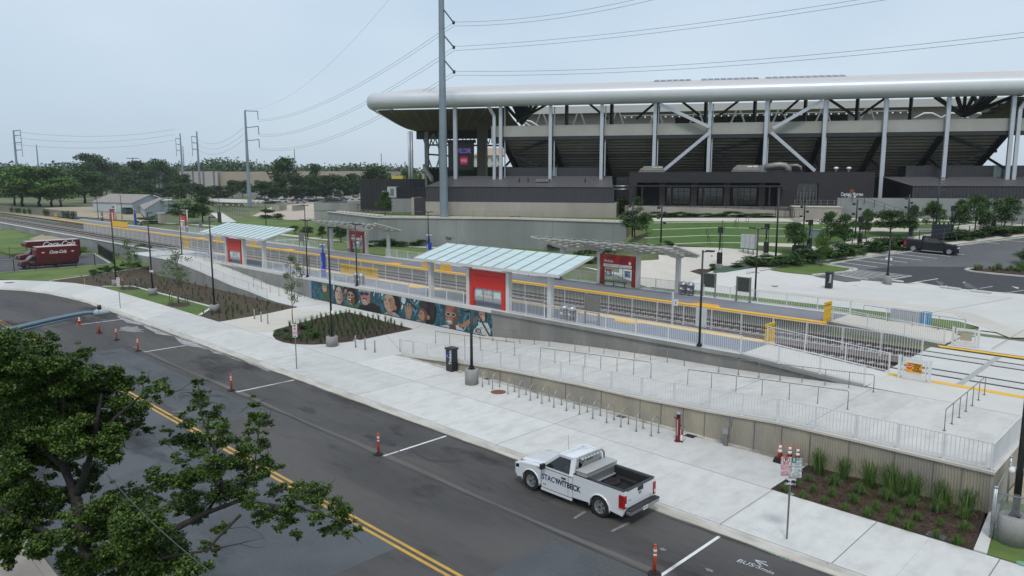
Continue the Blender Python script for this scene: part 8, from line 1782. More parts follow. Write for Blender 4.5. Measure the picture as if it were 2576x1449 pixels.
for i in range(150):
 c=Vector(cl[rg.randrange(len(cl))][0]);e=c+Vector((rg.uniform(-.5,.5),rg.uniform(-.5,.5),rg.uniform(-.35,.3)));twg.path([c,(c+e)/2+Vector((0,0,.05)),e],.01,bark,4,rs=[.014,.009,.003])
tw_=twg.build('twigs',oak);tw_['kind']='stuff'
# ================================================================== VEHICLES
def wheel(t,cx,cy,r,w,side_,tyre_m,rim_m,zc=None):
 """wheel with its axle along y; side_ = +1 / -1 tells which way its face looks"""
 zc=r if zc is None else zc;M=Matrix.Translation((cx,cy,zc))@Matrix.Rotation(-side_*PI/2,4,'X')
 def prof(mb,pr,mt,n=28):
  vs=[];
  for rr,z in pr:
   for k in range(n):a=2*PI*k/n;vs.append(M@Vector((rr*math.cos(a),rr*math.sin(a),z)))
  mb.add(vs,[(i*n+k,i*n+(k+1)%n,(i+1)*n+(k+1)%n,(i+1)*n+k)for i in range(len(pr)-1)for k in range(n)],mt,True)
 mb=MB();prof(mb,[(r*.6,-w/2),(r*.95,-w/2),(r,-w*.38),(r,w*.38),(r*.95,w/2),(r*.78,w/2+.005),(r*.62,w/2-.01)],tyre_m);o=mb.build('wheel',t,local=True)
 W[o.name]=W[t.name];mb=MB();prof(mb,[(r*.635,w/2-.012),(r*.60,w/2-.0),(r*.56,w/2-.04),(r*.5,w/2-.10),(.01,w/2-.11)],rim_m)
 ri=mb.build('rim',o,local=True);mb=MB()
 for k in range(6):
  a=2*PI*k/6;u_=Vector((math.cos(a),math.sin(a),0));v_=Vector((-math.sin(a),math.cos(a),0));vs=[]
  for f,ww,z in((.08,.055,w/2-.02),(.56,.05,w/2-.012)):
   for s_ in(-1,1):vs.append(M@(u_*(r*f)+v_*(ww*s_*(r/.4))+Vector((0,0,z))))
   for s_ in(-1,1):vs.append(M@(u_*(r*f)+v_*(ww*s_*(r/.4))+Vector((0,0,z-.05))))
  mb.add(vs,[(0,1,5,4),(0,4,6,2),(1,3,7,5)],rim_m)
 mb.build('spokes',o,local=True)
 mb=MB();prof(mb,[(.001,w/2+.0),(r*.11,w/2-.0),(r*.13,w/2-.03)],mat('hub dark',(.03,.03,.035),None,2,.3));mb.build('hub_cap',o,local=True)
 mb=MB();prof(mb,[(r*.60,w/2-.085),(.01,w/2-.085)],mat('wheel shade',(.015,.015,.016)));mb.build('shade_disc',o,local=True)  # plain disc behind the spokes, the wheel's inner shade put into its dark colour
tyre_m=mat('tyre rubber',(.02,.02,.021),(.014,.014,.015),6,.9);rim_m=mat('alloy rim',(.45,.45,.455),None,3,.3,.7)
def arch(cx,cz,r,x0=None,n=9):return[(cx+r*math.cos(PI-PI*k/n),cz+r*math.sin(PI-PI*k/n))for k in range(n+1)]
MXZ=Matrix(((1,0,0,0),(0,0,-1,0),(0,1,0,0),(0,0,0,1)))
def side_prism(mb,pts,y0,y1,mt,side=None):mb.prism(pts,-max(y0,y1),-min(y0,y1),mt,MXZ,side)
def pickup(label,loc,rz,body_m,wb=3.6,cab_end=.42,bed_end=2.95,front=-2.72,hw=1.0,r=.41,double=False,tonneau=False,rim=None,trim=None,group=None):
 t=thing('pickup_truck',label,'pickup truck',(0,0,0),group=group);rim=rim or rim_m;a1,a2=-wb/2,wb/2;R_=r*1.19;zc=r+.0;zb=.36;trim=trim or black_m
 glass=mat('vehicle glass',(.02,.025,.03),None,1,.04,alpha=.72,spec=.8);dark=mat('cabin dark',(.012,.012,.013),None,2,.9)
 cw=a1+.58
 mb=MB();pts=[(front+.02,.55),(front+.0,.82),(front+.10,1.02),(front+.45,1.12),(cw,1.21),(cw,zb)]+arch(a1,zc,R_)[::-1]+[(front+.12,zb)]
 side_prism(mb,pts,-hw,hw,body_m);fo=mb.build('front_body',t,.05,local=True)
 mb=MB();hv=[(front+.16,-.72,1.085),(cw-.02,-.80,1.225),(cw-.02,.80,1.225),(front+.16,.72,1.085)]
 mb.add([(front+.22,-.55,1.125),(cw,-.62,1.262),(cw,.62,1.262),(front+.22,.55,1.125)]+hv,[(0,1,2,3),(4,5,1,0),(5,6,2,1),(6,7,3,2),(7,4,0,3)],body_m);mb.build('hood',t,local=True)
 mb=MB()
 for ax in(a1,a2):side_prism(mb,arch(ax,zc,R_+.01)+[(ax+R_,zb),(ax-R_,zb)],-hw+.14,hw-.14,dark);
 mb.box(front+.5,bed_end-.2,-hw+.25,hw-.25,.3,.5,dark);mb.build('chassis',t,local=True)
 for sy in(-1,1):
  mb=MB();side_prism(mb,[(cw,zb-.02),(cab_end,zb-.02),(cab_end,1.22),(cw,1.21)]if not double else[(cw,zb-.06),(cab_end,zb-.06),(cab_end,1.24),(cw,1.21)],sy*hw,sy*(hw-.1),body_m);d=mb.build('door',t,.025,local=True);W[d.name]=W[t.name]
  mb=MB();hx=cab_end-.42;mb.box(hx-.12,hx+.1,sy*(hw+.002)-.02,sy*(hw+.002)+.02,1.0,1.06,trim);mb.build('handle',d,local=True)
  mb=MB();mb.box(cab_end-.2 if not double else(cw+cab_end)/2+.1,(cab_end-.188)if not double else(cw+cab_end)/2+.112,sy*hw-.004,sy*hw+.004,zb,1.2,dark);mb.build('door_gap',d,local=True);mb=MB();mb.box(cw-.006,cw+.006,sy*hw-.004,sy*hw+.004,zb,1.2,dark);mb.build('door_gap',d,local=True)
  mb=MB();mb.box(cw+.0,cab_end,sy*(hw-.02)-.03,sy*(hw-.02)+.03,zb-.14,zb-.05,body_m if not double else galv);mb.build('sill',t,local=True)
  mb=MB();mx_=cw+.22;mb.box(mx_-.06,mx_+.07,sy*(hw+.18)-.12,sy*(hw+.18)+.12,1.20,1.42,trim);mb.box(mx_-.02,mx_+.02,sy*hw-.02,sy*(hw+.1)+.02,1.24,1.30,trim);mb.build('mirror',t,.03,local=True)
 mb=MB();mb.box(cw,cab_end,-hw+.1,hw-.1,.5,.62,dark);mb.box(cw,cw+.3,-hw+.1,hw-.1,.6,1.16,dark);mb.box(cab_end-.5,cab_end-.1,-hw+.12,hw-.12,.6,.95,mat('seat grey',(.05,.05,.055)));mb.box(cab_end-.25,cab_end-.1,-hw+.15,hw-.15,.9,1.45,mat('seat grey',(0,0,0)));mb.build('interior',t,local=True)
 xr0,xr1,yr,zr=cw+.82,cab_end-.12,.74,1.90;yb=hw-.05;zbelt=1.2
 mb=MB();nx,ny=6,6;vs=[]
 for i in range(nx+1):
  for j in range(ny+1):
   u,v=i/nx*2-1,j/ny*2-1;vs.append((xr0+(xr1-xr0)*i/nx-.04*(u<-.9)+.0,yr*v,zr-.07*abs(u)**3-.07*abs(v)**3.0))
 n_=len(vs);vs+=[(x,y,1.80)for x,y,z in vs]
 fs=[(i*(ny+1)+j,(i+1)*(ny+1)+j,(i+1)*(ny+1)+j+1,i*(ny+1)+j+1)for i in range(nx)for j in range(ny)]+[tuple(n_+q for q in(i*(ny+1)+j,i*(ny+1)+j+1,(i+1)*(ny+1)+j+1,(i+1)*(ny+1)+j))for i in range(nx)for j in range(ny)]
 mb.add(vs,fs,body_m,True)
 for sy in(-1,1):
  A,B=(xr0-.02,sy*(yr-.01),1.845),(cw+.02,sy*yb,zbelt+.02);mb.beam(A,B,.09,.10,body_m);A,B=(xr1+.01,sy*(yr-.01),1.85),(cab_end-.04,sy*(yb+.0),zbelt);mb.beam(A,B,.24 if not double else .16,.09,body_m,up=(0,1,0));mb.beam((xr0-.03,sy*yr,1.84),(xr1+.03,sy*yr,1.84),.10,.10,body_m)
  mb.beam((cw,sy*yb,zbelt),(cab_end,sy*yb,zbelt),.10,.07,body_m)
  if double:xm=(xr0+xr1)/2+.05;mb.beam((xm,sy*yr,1.84),(xm-.02,sy*yb,zbelt),.1,.08,black_m,up=(0,1,0))
 mb.beam((xr1+.02,-yr,1.84),(xr1+.02,yr,1.84),.08,.1,body_m);mb.beam((xr0-.03,-yr,1.85),(xr0-.03,yr,1.85),.08,.07,body_m);mb.box(cab_end-.09,cab_end-.02,-yb,yb,.6,1.3,body_m)
 mb.build('cab_roof',t,local=True)
 mb=MB()
 for sy in(-1,1):mb=MB();q=sy*.005;mb.add([(cw+.1,sy*yb+q,zbelt),(cab_end-.1,sy*yb+q,zbelt),(xr1,sy*yr+q,1.83),(xr0-.0,sy*yr+q,1.83)],[(0,1,2,3)],glass);mb.build('side_window',t,local=True)
 mb=MB();mb.add([(cw+.0,-yb+.02,zbelt+.02),(cw+.0,yb-.02,zbelt+.02),(xr0-.02,yr-.02,1.84),(xr0-.02,-yr+.02,1.84)],[(0,1,2,3)],glass if not double else mat('pale windscreen',(.10,.15,.15),None,1,.05,alpha=.85));mb.build('windscreen',t,local=True)
 mb=MB();mb.add([(cab_end-.03,-yb+.2,1.3),(cab_end-.03,yb-.2,1.3),(xr1+.04,yr-.1,1.8),(xr1+.04,-yr+.1,1.8)],[(0,1,2,3)],glass);mb.build('rear_window',t,local=True)
 mb=MB();mb.beam((cw+.02,-.7,1.235),(cw+.02,.7,1.235),.12,.03,black_m);mb.beam((cw+.05,-.6,1.27),(cw+.35,.0,1.50),.02,.015,black_m);mb.build('wiper',t,local=True)
 zr_=1.34
 for sy in(-1,1):
  mb=MB();pts=[(cab_end+.03,zr_),(bed_end,zr_+.02),(bed_end+.02,.62),(bed_end-.1,zb)]+arch(a2,zc,R_)[::-1]+[(cab_end+.03,zb)]
  side_prism(mb,pts,sy*hw,sy*(hw-.14),body_m);mb.build('bed_side',t,.03,local=True)
  mb=MB();mb.box(cab_end+.05,bed_end-.02,sy*(hw-.07)-.075,sy*(hw-.07)+.075,zr_+.005,zr_+.03,black_m);mb.build('rail_cap',t,local=True)
  for ax in(a1,a2):
   mb=MB();o_=[(ax+(R_+.0)*math.cos(PI*(1.04-1.08*k/14)),sy*(hw+.005),zc+(R_+.0)*math.sin(PI*(1.04-1.08*k/14)))for k in range(15)];mb.path(o_,.035,body_m,6);mb.build('wheel_arch',t,local=True)
 bl=mat('bed liner',(.02,.02,.022),(.014,.014,.015),5,.9,bump=.2,bscale=30)
 mb=MB();mb.box(cab_end+.05,bed_end-.02,-hw+.13,hw-.13,.78,.84,bl);mb.box(cab_end+.03,cab_end+.1,-hw+.13,hw-.13,.6,zr_,bl)
 for sy in(-1,1):mb.box(cab_end+.08,bed_end-.05,sy*(hw-.15)-.012,sy*(hw-.15)+.012,.84,zr_-.005,bl);mb.box(a2-.5,a2+.5,sy*(hw-.26)-.1,sy*(hw-.26)+.1,.84,1.02,bl)
 mb.box(bed_end-.12,bed_end-.1,-hw+.14,hw-.14,.84,zr_-.01,bl)
 for k in range(14):yy=-.75+k*.115;mb.box(cab_end+.1,bed_end-.15,yy-.02,yy+.02,.84,.855,bl)
 mb.build('bed_liner',t,local=True)
 mb=MB();mb.box(bed_end-.1,bed_end+.0,-hw+.13,hw-.13,.66,zr_,body_m);tg_=mb.build('tailgate',t,.02,local=True);W[tg_.name]=W[t.name]
 mb=MB();mb.box(bed_end-.12,bed_end+.01,-hw+.13,hw-.13,zr_,zr_+.03,black_m);mb.box(bed_end-.0,bed_end+.02,-.17,.17,1.16,zr_-.02,black_m);mb.build('handle',tg_,local=True)
 for sy in(-1,1):
  mb=MB();mb.box(bed_end-.24,bed_end+.03,sy*(hw-.045)-.10,sy*(hw-.045)+.065,.70,1.20,mat('tail lamp red',(.42,.012,.015),(.25,.005,.01),6,.15));tl=mb.build('tail_light',t,.02,local=True);W[tl.name]=W[t.name]
  mb=MB();mb.box(bed_end+.028,bed_end+.034,sy*(hw-.05)-.05,sy*(hw-.05)+.04,.78,.90,refl_white);mb.build('reversing_lens',tl,local=True)
 chrome=mat('bumper chrome',(.42,.43,.44),None,2,.3,.8)
 mb=MB();mb.box(bed_end+.04,bed_end+.26,-hw+.06,hw-.06,.48,.62,chrome);mb.box(bed_end+.02,bed_end+.27,-hw+.05,hw-.05,.62,.67,black_m);mb.box(bed_end+.0,bed_end+.1,-hw+.3,hw-.3,.44,.6,black_m);bu=mb.build('rear_bumper',t,.02,local=True);W[bu.name]=W[t.name]
 mb=MB();mb.box(bed_end+.262,bed_end+.268,-.16,.15,.47,.62,refl_white);mb.build('licence_plate',bu,local=True)
 mb=MB();mb.box(front-.06,front+.18,-hw+.04,hw-.04,.46,.66,chrome if double else mat('bumper grey',(.22,.23,.24)));mb.box(front-.02,front+.2,-hw+.1,hw-.1,.32,.46,black_m);mb.build('front_bumper',t,.03,local=True)
 mb=MB();mb.box(front-.035,front+.08,-.62,.62,.70,1.0,chrome if double else black_m);gr=mb.build('grille',t,.04,local=True);W[gr.name]=W[t.name];mb=MB();mb.box(front-.045,front-.03,-.52,.52,.75,.95,dark);mb.build('grille_mesh',gr,local=True)
 for sy in(-1,1):mb=MB();mb.box(front+.0,front+.28,sy*(hw-.16)-.16,sy*(hw-.16)+.165,.78,.99,mat('headlamp',(.45,.48,.50),None,2,.1));mb.build('headlight',t,.03,local=True)
 for ax in(a1,a2):
  for sy in(-1,1):wheel(t,ax,sy*(hw-.13),r,.26,sy,tyre_m,rim)
 if tonneau:mb=MB();mb.box(cab_end+.08,bed_end-.02,-hw+.08,hw-.08,zr_+.01,zr_+.06,mat('tonneau black',(.035,.036,.04),None,2,.7));mb.build('bed_cover',t,local=True)
 return t
white_car=mat('white car paint',(.70,.715,.73),(.67,.685,.70),1,.22,coat=.6)
tk_=pickup('white pickup with dark blue lettering on its door, parked at the kerb',(0,0,0),0,white_car,wb=3.58)
mb=MB();al=mat('aluminium box',(.50,.50,.485),(.43,.43,.415),3,.45,.35);mb.box(.62,1.12,-.98,.98,1.37,1.52,al);mb.box(.62,1.12,-.83,.83,.95,1.37,mat('tread plate',(.30,.31,.32),(.2,.21,.22),20,.4,.5));tb_=mb.build('tool_box',tk_,.01,local=True);W[tb_.name]=W[tk_.name]
mb=MB();mb.box(.59,1.15,-1.0,1.0,1.52,1.565,al);mb.build('lid',tb_,.012,local=True)
mb=MB();mb.box(1.14,1.22,-.8,.8,1.05,1.09,al);mb.build('shelf',tb_,local=True)
hr_=MB();gy_=mat('rack grey',(.30,.31,.33),None,2,.4,.4)
hr_.path([(.60,-.86,1.36),(.56,-.84,1.80),(.55,-.72,1.93),(.55,.72,1.93),(.56,.84,1.80),(.60,.86,1.36)],.038,gy_,8)
hk=hr_.build('headache_rack',tk_,local=True);W[hk.name]=W[tk_.name]
mb=MB()
for k in range(40):
 for sg in(1,-1):
  y0=-.82+k*.07-(.5 if sg>0 else 0);za,zb_=1.40,1.86;y1=y0+sg*.5*1
  if sg<0:y0=-.82+k*.07;y1=y0-.5
  a,b=Vector((.565,y0,za)),Vector((.565,y1,zb_))
  if min(y0,y1)<-.82 or max(y0,y1)>.82:
   continue
  mb.beam(a,b,.008,.014,al)
mb.build('rack_mesh',hk,local=True)
mb=MB();[mb.box(.57,.60,-.62+k*.19,-.50+k*.19,1.84,1.90,refl_white)for k in range(7)];mb.build('light_strip',hk,local=True)
mb=MB();mb.box(.575,.59,-.3,.1,1.76,1.80,black_m);mb.build('lamp_bracket',hk,local=True)
mb=MB();mb.tube((-1.35,.9,1.15),(-1.4,.92,2.0),.006,black_m,n=5);mb.build('antenna',tk_,local=True)
navy=mat('lettering navy',(.012,.02,.14));nav2=mat('lettering dark navy',(.008,.01,.06))
def side_t(s,x,z,size,m_,bold=.006,sx=1.0,al_='LEFT'):return txt(s,size,m_,orient((1,0,0),(0,0,1),(x,-1.006,z)),tk_,local=True,bold=bold,sx=sx,align=al_,ext=.002)
side_t('STACY',-1.16,.80,.32,navy,.006,.88);side_t('WITBECK',-.37,.80,.32,nav2,.010,.88)
side_t('F-150',-1.45,1.10,.07,black_m,.002,1.0);side_t('5.0',-1.1,.50,.12,nav2,.0)
mb=MB();mb.prism([(.085*math.cos(2*PI*k/20),.04*math.sin(2*PI*k/20))for k in range(20)],0,.01,navy,orient((0,1,0),(0,0,1),(2.952,-.02,1.06)));mb.build('oval_badge',tk_,local=True)
txt('Ford',.05,refl_white,orient((0,1,0),(0,0,1),(2.966,-.02,1.06)),tk_,local=True,shear=.3)
txt('F-150',.06,black_m,orient((0,1,0),(0,0,1),(2.953,-.68,.95)),tk_,local=True);txt('XL',.06,black_m,orient((0,1,0),(0,0,1),(2.953,.7,.75)),tk_,local=True)
txt('BT 0195',.07,black_m,orient((0,1,0),(0,0,1),(3.22,-.005,.545)),tk_,local=True,sx=.8)
tk_.location=(-18.3,22.62,ZR+.0);W[tk_.name]=Matrix.Translation(tk_.location)
mb=MB();mb.lathe([(.36,0),(.38,.06),(.36,.12),(.2,.12),(.18,.02)],(-16.9,22.9,ZR+.87),tyre_m,20);tag(mb.build('spare_tyre'),'black tyre lying in the bed of the white pickup','tyre')
tw=pickup('black pickup with a double cab and silver wheels, parked on the car park',(0,0,0),0,mat('black car paint',(.008,.009,.012),None,1,.3,spec=.35),wb=3.7,cab_end=.95,bed_end=2.88,front=-2.9,hw=1.0,r=.41,double=True,tonneau=True)
a_=T(2295.5,634.7);b_=a_+Vector((3.47,1.26,0));mid=(a_+b_)/2;perp=Vector((-(b_-a_).y,(b_-a_).x,0)).normalized();mid+=perp*.9
zz=(zt(*a_[:2])+zt(*b_[:2]))/2+.09;tw.location=(mid.x,mid.y,zz);tw.rotation_euler=(0,math.atan2(zt(*a_[:2])-zt(*b_[:2]),3.7)*-1,math.atan2(b_.y-a_.y,b_.x-a_.x)+PI)
def person_driver():
 t=thing('person','driver in a dark shirt sitting behind the wheel of the white pickup','person',(-18.5,22.15,ZR+.75));skin=mat('skin',(.36,.19,.13),(.30,.155,.105),20,.6);shirt=mat('dark shirt',(.03,.035,.05),None,8,.9);hair=mat('dark hair',(.02,.014,.01),None,20,.8)
 def skinned(verts,edges,radii,name,mt,parent,root=0):
  me=bpy.data.meshes.new(name);me.from_pydata(verts,edges,[]);o=bpy.data.objects.new(name,me);C.objects.link(o);m=o.modifiers.new('skin','SKIN');
  for v,r_ in zip(me.skin_vertices[0].data,radii):v.radius=(r_,r_)if not isinstance(r_,tuple)else r_
  me.skin_vertices[0].data[root].use_root=True;s=o.modifiers.new('sub','SUBSURF');s.levels=2;s.render_levels=2
  dg=bpy.context.evaluated_depsgraph_get();m2=bpy.data.meshes.new_from_object(o.evaluated_get(dg));bpy.data.objects.remove(o);m2.materials.clear();m2.materials.append(mt);[setattr(p,'use_smooth',True)for p in m2.polygons]
  q=bpy.data.objects.new(name,m2);C.objects.link(q);q.parent=parent;W[q.name]=W[parent.name];return q
 V=[(0,0,.05),(0.02,0,.25),(.03,0,.48),(.01,0,.60),(-.02,0,.70),(-.03,0,.80),(-.01,.19,.50),(-.10,.25,.28),(-.34,.20,.34),(-.01,-.19,.50),(-.08,-.27,.28),(-.32,-.22,.36),(-.28,.10,.06),(-.52,.12,.02),(-.28,-.10,.06),(-.52,-.12,.02)]
 Ed=[(0,1),(1,2),(2,3),(3,4),(4,5),(2,6),(6,7),(7,8),(2,9),(9,10),(10,11),(0,12),(12,13),(0,14),(14,15)]
 skinned(V,Ed,[.14,.14,.13,.055,.085,.075,.07,.048,.034,.07,.048,.034,.09,.07,.09,.07],'body',skin,t)
 skinned([(0,0,.02),(0.02,0,.25),(.03,0,.47),(-.005,.19,.49),(-.07,.24,.34),(-.005,-.19,.49),(-.06,-.25,.34)],[(0,1),(1,2),(2,3),(3,4),(2,5),(5,6)],[.155,.155,.142,.08,.062,.08,.062],'shirt',shirt,t)
 skinned([(.01,0,.70),(.0,0,.80),(-.02,0,.845)],[(0,1),(1,2)],[.092,.092,.06],'hair',hair,t)
 mb=MB();mb.lathe([(.004,0),(.012,.01),(.006,.02)],(-.115,0,.745),skin,6);mb.box(-.105,-.098,-.04,-.02,.765,.775,hair);mb.box(-.105,-.098,.02,.04,.765,.775,hair);mb.box(-.108,-.10,-.022,.022,.71,.716,mat('lips',(.3,.1,.08)));mb.build('face',t,local=True)
 for sy in(.20,-.22):
  mb=MB();mb.box(-.40,-.33,sy-.035,sy+.035,.33,.36,skin)
  for k in range(4):mb.path([(-.39,sy-.03+k*.02,.355),(-.43,sy-.03+k*.02,.365),(-.45,sy-.03+k*.02,.34),(-.435,sy-.03+k*.02,.32)],.009,skin,5)
  mb.path([(-.35,sy+.03,.34),(-.38,sy+.05,.36),(-.42,sy+.04,.37)],.010,skin,5);mb.build('hand',t,local=True)
 mb=MB();
 sw=MB();sw.path([(-.44+.06*math.sin(a)*0,.19*math.cos(a),.34+.17*math.sin(a))for a in np.linspace(0,2*PI,20)],.014,black_m,6);sw.beam((-.44,-.18,.34),(-.44,.18,.34),.03,.03,black_m);o=sw.build('steering_wheel',tk_,local=True);o.location=Vector((-18.5,22.15,ZR+.75))-tk_.location
person_driver()
red_v=mat('deep red paint',(.105,.006,.010),(.09,.005,.009),1.2,.4)
def box_truck(label,x,y,rz,L=5.2,Wd=2.1,hb=2.9,text='Coca-Cola',nose=1.9,over=False,tsz=.75,badges=True):
 t=thing('delivery_truck',label,'delivery truck',(x,y,.04),rz=rz,group='red delivery trucks');hw=Wd/2;g=mat('truck glass',(.02,.025,.03),None,1,.08)
 mb=MB();pts=[(0,.55),(L,.55),(L,hb),(.35 if not over else-1.1,hb),(-.0 if not over else-1.35,hb-.35),(0 if not over else-1.25,hb-.75)]+([(0,hb-1.1)]if over else[])
 side_prism(mb,pts,-hw,hw,red_v);mb.build('cargo_box',t,.05,local=True)
 mb=MB();mb.box(.1 if not over else-1.1,L-.02,-hw+.03,hw-.03,hb+.002,hb+.03,mat('pale roof',(.50,.45,.43)));mb.build('box_roof',t,local=True)
 mb=MB();pts=[(-nose,.55),(-nose-.02,.95),(-nose+.15,1.08),(-1.0,1.2),(-.45,1.78),(.05,1.85),(.05,.45),(-.4,.45)]+arch(-1.15,.38,.45)[::-1]+[(-nose+.05,.5)]
 side_prism(mb,pts,-hw+.12,hw-.12,red_v);mb.build('cab',t,.06,local=True)
 for sy in(-1,1):mb=MB();mb.add([(-.93,sy*(hw-.11),1.2),(-.1,sy*(hw-.11),1.2),(-.1,sy*(hw-.11),1.68),(-.5,sy*(hw-.11),1.68)],[(0,1,2,3)],g);mb.build('side_window',t,local=True)
 mb=MB();mb.add([(-1.0,-hw+.2,1.22),(-1.0,hw-.2,1.22),(-.46,hw-.25,1.77),(-.46,-hw+.25,1.77)],[(0,1,2,3)],g);o=mb.build('windscreen',t,local=True);o.location=(-.012,0,.012)
 mb=MB();mb.box(-nose-.1,-nose+.1,-hw+.1,hw-.1,.42,.62,black_m);mb.build('front_bumper',t,.02,local=True)
 mb=MB();mb.box(-nose-.03,-nose,-.5,.5,.65,.9,mat('grille dark',(.02,.02,.02)));mb.build('grille',t,local=True)
 for sy in(-1,1):mb=MB();mb.box(-nose-.03,-nose+.05,sy*(hw-.32)-.12,sy*(hw-.32)+.12,.7,.9,mat('headlamp',(0,0,0)));mb.build('headlight',t,local=True)
 mb=MB();mb.box(-1.7,L-.1,-hw+.3,hw-.3,.3,.56,mat('truck frame',(.02,.02,.02)));mb.build('chassis',t,local=True)
 for ax in(-1.15,L*.52):
  for sy in(-1,1):wheel(t,ax,sy*(hw-.2),.38,.26,sy,tyre_m,mat('steel wheel',(.10,.10,.11)))
 sg=-1
 txt(text,tsz,refl_white,orient((1,0,0),(0,0,1),(L*.5,-hw-.012,hb-(.75 if not over else .55))),t,local=True,shear=.45,bold=.015,sx=.92 if over else .8,ext=.003)
 if over:
  mb=MB();mb.path([(L*.16,-hw-.012,hb-.75),(L*.35,-hw-.012,hb-.62),(L*.6,-hw-.012,hb-.82),(L*.85,-hw-.012,hb-.66)],.03,refl_white,5);mb.build('ribbon',t,local=True)
 elif badges:
  for bx in(L*.16,L*.86):
   mb=MB();M=orient((1,0,0),(0,0,1),(bx,-hw-.01,hb-.75));mb.prism([(.22*math.cos(2*PI*k/18),.15*math.sin(2*PI*k/18))for k in range(18)],0,.006,mat('badge rust',(.45,.12,.08)),M);mb.prism([(.17*math.cos(2*PI*k/18),.05*math.sin(2*PI*k/18))for k in range(18)],.006,.01,refl_white,M);mb.build('round_badge',t,local=True)
  txt('Coca-Cola',.16,refl_white,orient((1,0,0),(0,0,1),(-.5,-hw+.108,.95)),t,local=True,shear=.4)
 return t
box_truck('nearer red delivery truck behind the black fence, with white script and two round badges',-121.3,27.7,PI/2,L=5.3,Wd=2.1,hb=2.95,tsz=.62)
box_truck('farther red delivery truck with big white script and a box reaching over its cab',-131.5,30.0,PI/2+.06,L=6.2,Wd=2.2,hb=3.05,over=True,nose=2.2,tsz=1.15)
def far_car(label,p,ang,c,kind='car',proto={}):
 key=kind;L,H_={'car':(4.6,1.45),'suv':(4.9,1.85),'pickup':(5.6,1.85)}[kind];t=thing('parked_car',label,'car' if kind!='pickup' else 'pickup truck',tuple(p),rz=ang,group='distant parked cars');cm=mat('paint %d %d %d'%tuple(int(v*99)for v in c),c,tuple(v*.9 for v in c),1,.25);mb=MB();h1=H_*.56
 pts=[(-L/2,.35),(-L/2+.05,h1*.9),(-L/2+1.2,h1),(L/2-.1,h1),(L/2,.4)];side_prism(mb,pts,-.88,.88,cm);mb.build('body',t,.06,local=True)
 x0,x1={'car':(-.9,1.5),'suv':(-1.0,2.25),'pickup':(-1.0,.9)}[kind];mb=MB();v=[(x0-.5,-.8,h1),(x1+.35,-.8,h1),(x1+.35,.8,h1),(x0-.5,.8,h1),(x0+.2,-.62,H_),(x1-.1,-.62,H_),(x1-.1,.62,H_),(x0+.2,.62,H_)];mb.add(v,[(0,1,5,4),(1,2,6,5),(2,3,7,6),(3,0,4,7)],glass_dark);mb.build('window',t,local=True);mb=MB();mb.add([(x,y,z+.01)for x,y,z in v[4:]]+[(x,y,z+.05)for x,y,z in v[4:]],[(4,5,6,7),(0,1,5,4),(1,2,6,5),(2,3,7,6),(3,0,4,7)],cm);mb.build('roof',t,local=True)
 for ax in(-L*.3,L*.3):
  for sy in(-1,1):mb=MB();mb.tube((ax,sy*.7,.33),(ax,sy*.9,.33),.33,tyre_m,n=12,smooth=False);mb.build('wheel',t,local=True)
cars=[('distant dark blue car at the left end of the row',20,640,(.02,.03,.05),'car'),('distant dark car right of the first, before the white suv',58,648,(.02,.04,.06),'car'),('distant white suv on the left of the car park',115,634,(.60,.60,.58),'suv'),('distant white car in front of the suv',150,652,(.60,.62,.62),'car'),('distant silver car right of the white one',203,656,(.50,.54,.56),'car'),('distant red car in the middle of the car park',300,654,(.30,.02,.03),'car'),('distant dark car behind the red one',325,632,(.03,.03,.04),'suv'),('distant grey car right in front of the red one',340,666,(.25,.27,.30),'car'),('distant white car behind the conical tree',398,642,(.60,.62,.62),'car'),('distant black suv right of the conical tree',565,644,(.02,.02,.025),'suv'),('distant black pickup before the small pointed tree',610,656,(.015,.015,.02),'pickup'),('distant dark car right of the small pointed tree',658,644,(.03,.035,.045),'car'),('distant silver pickup beside the black building',755,640,(.45,.50,.52),'pickup')]
for i,(lab,x_,y_,c,kd)in enumerate(cars):q=G('b',x_,y_,1.9);q.z=1.9;far_car(lab,q,.62+(i%3)*.15+(PI if i%2 else 0),c,kd)
t=thing('trailer','pile of long white tent poles on a black trailer behind the left shelter','trailer',tuple(G('a',1750,690,2)));wm=mat('white bundle',(.62,.60,.57),(.5,.48,.45),1,.7)
a,b=G('a',1560,682,2.0),G('a',1900,690,2.0);mb=MB()
for k in range(9):o_=Vector((.1*k,.25*k,0));zk=3.6+(k%3)*.32;mb.tube(Vector((a.x,a.y,zk))+o_*2,Vector((b.x,b.y,zk-.3))+o_*2,.42,wm,n=6)
mb.build('white_poles',t);mb=MB()
for f in(.35,.5,.62,.75):p=a+(b-a)*f;mb.beam(p,p+Vector((1.2,.8,1.7)),.25,.25,black_m);mb.beam(p+Vector((1.2,.8,0)),p+Vector((0,0,1.7)),.25,.25,black_m)
mb.beam(a*.7+b*.3+Vector((0,0,.9)),b*.8+a*.2+Vector((0,0,.9)),.4,.3,black_m);mb.build('trailer_frame',t)
t=thing('fence_mesh','dark mesh fence beside the footpath behind the left shelter','fence',tuple(G('o',1000,0,2)));bpy.data.objects.remove(t)
fence('mesh_fence','dark mesh fence beside the green slope behind the left shelter',[G('a',*p,1.9)for p in[(1600,690),(1720,735),(1880,775)]],h=1.7,pick=0,step=3,mt=mat('fence dark',(.06,.06,.06)),bars=(.05,.98),pw=.03)
fence('black_gate','short dark gate beside the footpath behind the left shelter',[G('a',*p,1.95)for p in[(1645,812),(1672,818)]],h=2.6,pick=.25,step=4,mt=mat('fence dark',(0,0,0)),bars=(.05,.98),cat='gate',pw=.05)
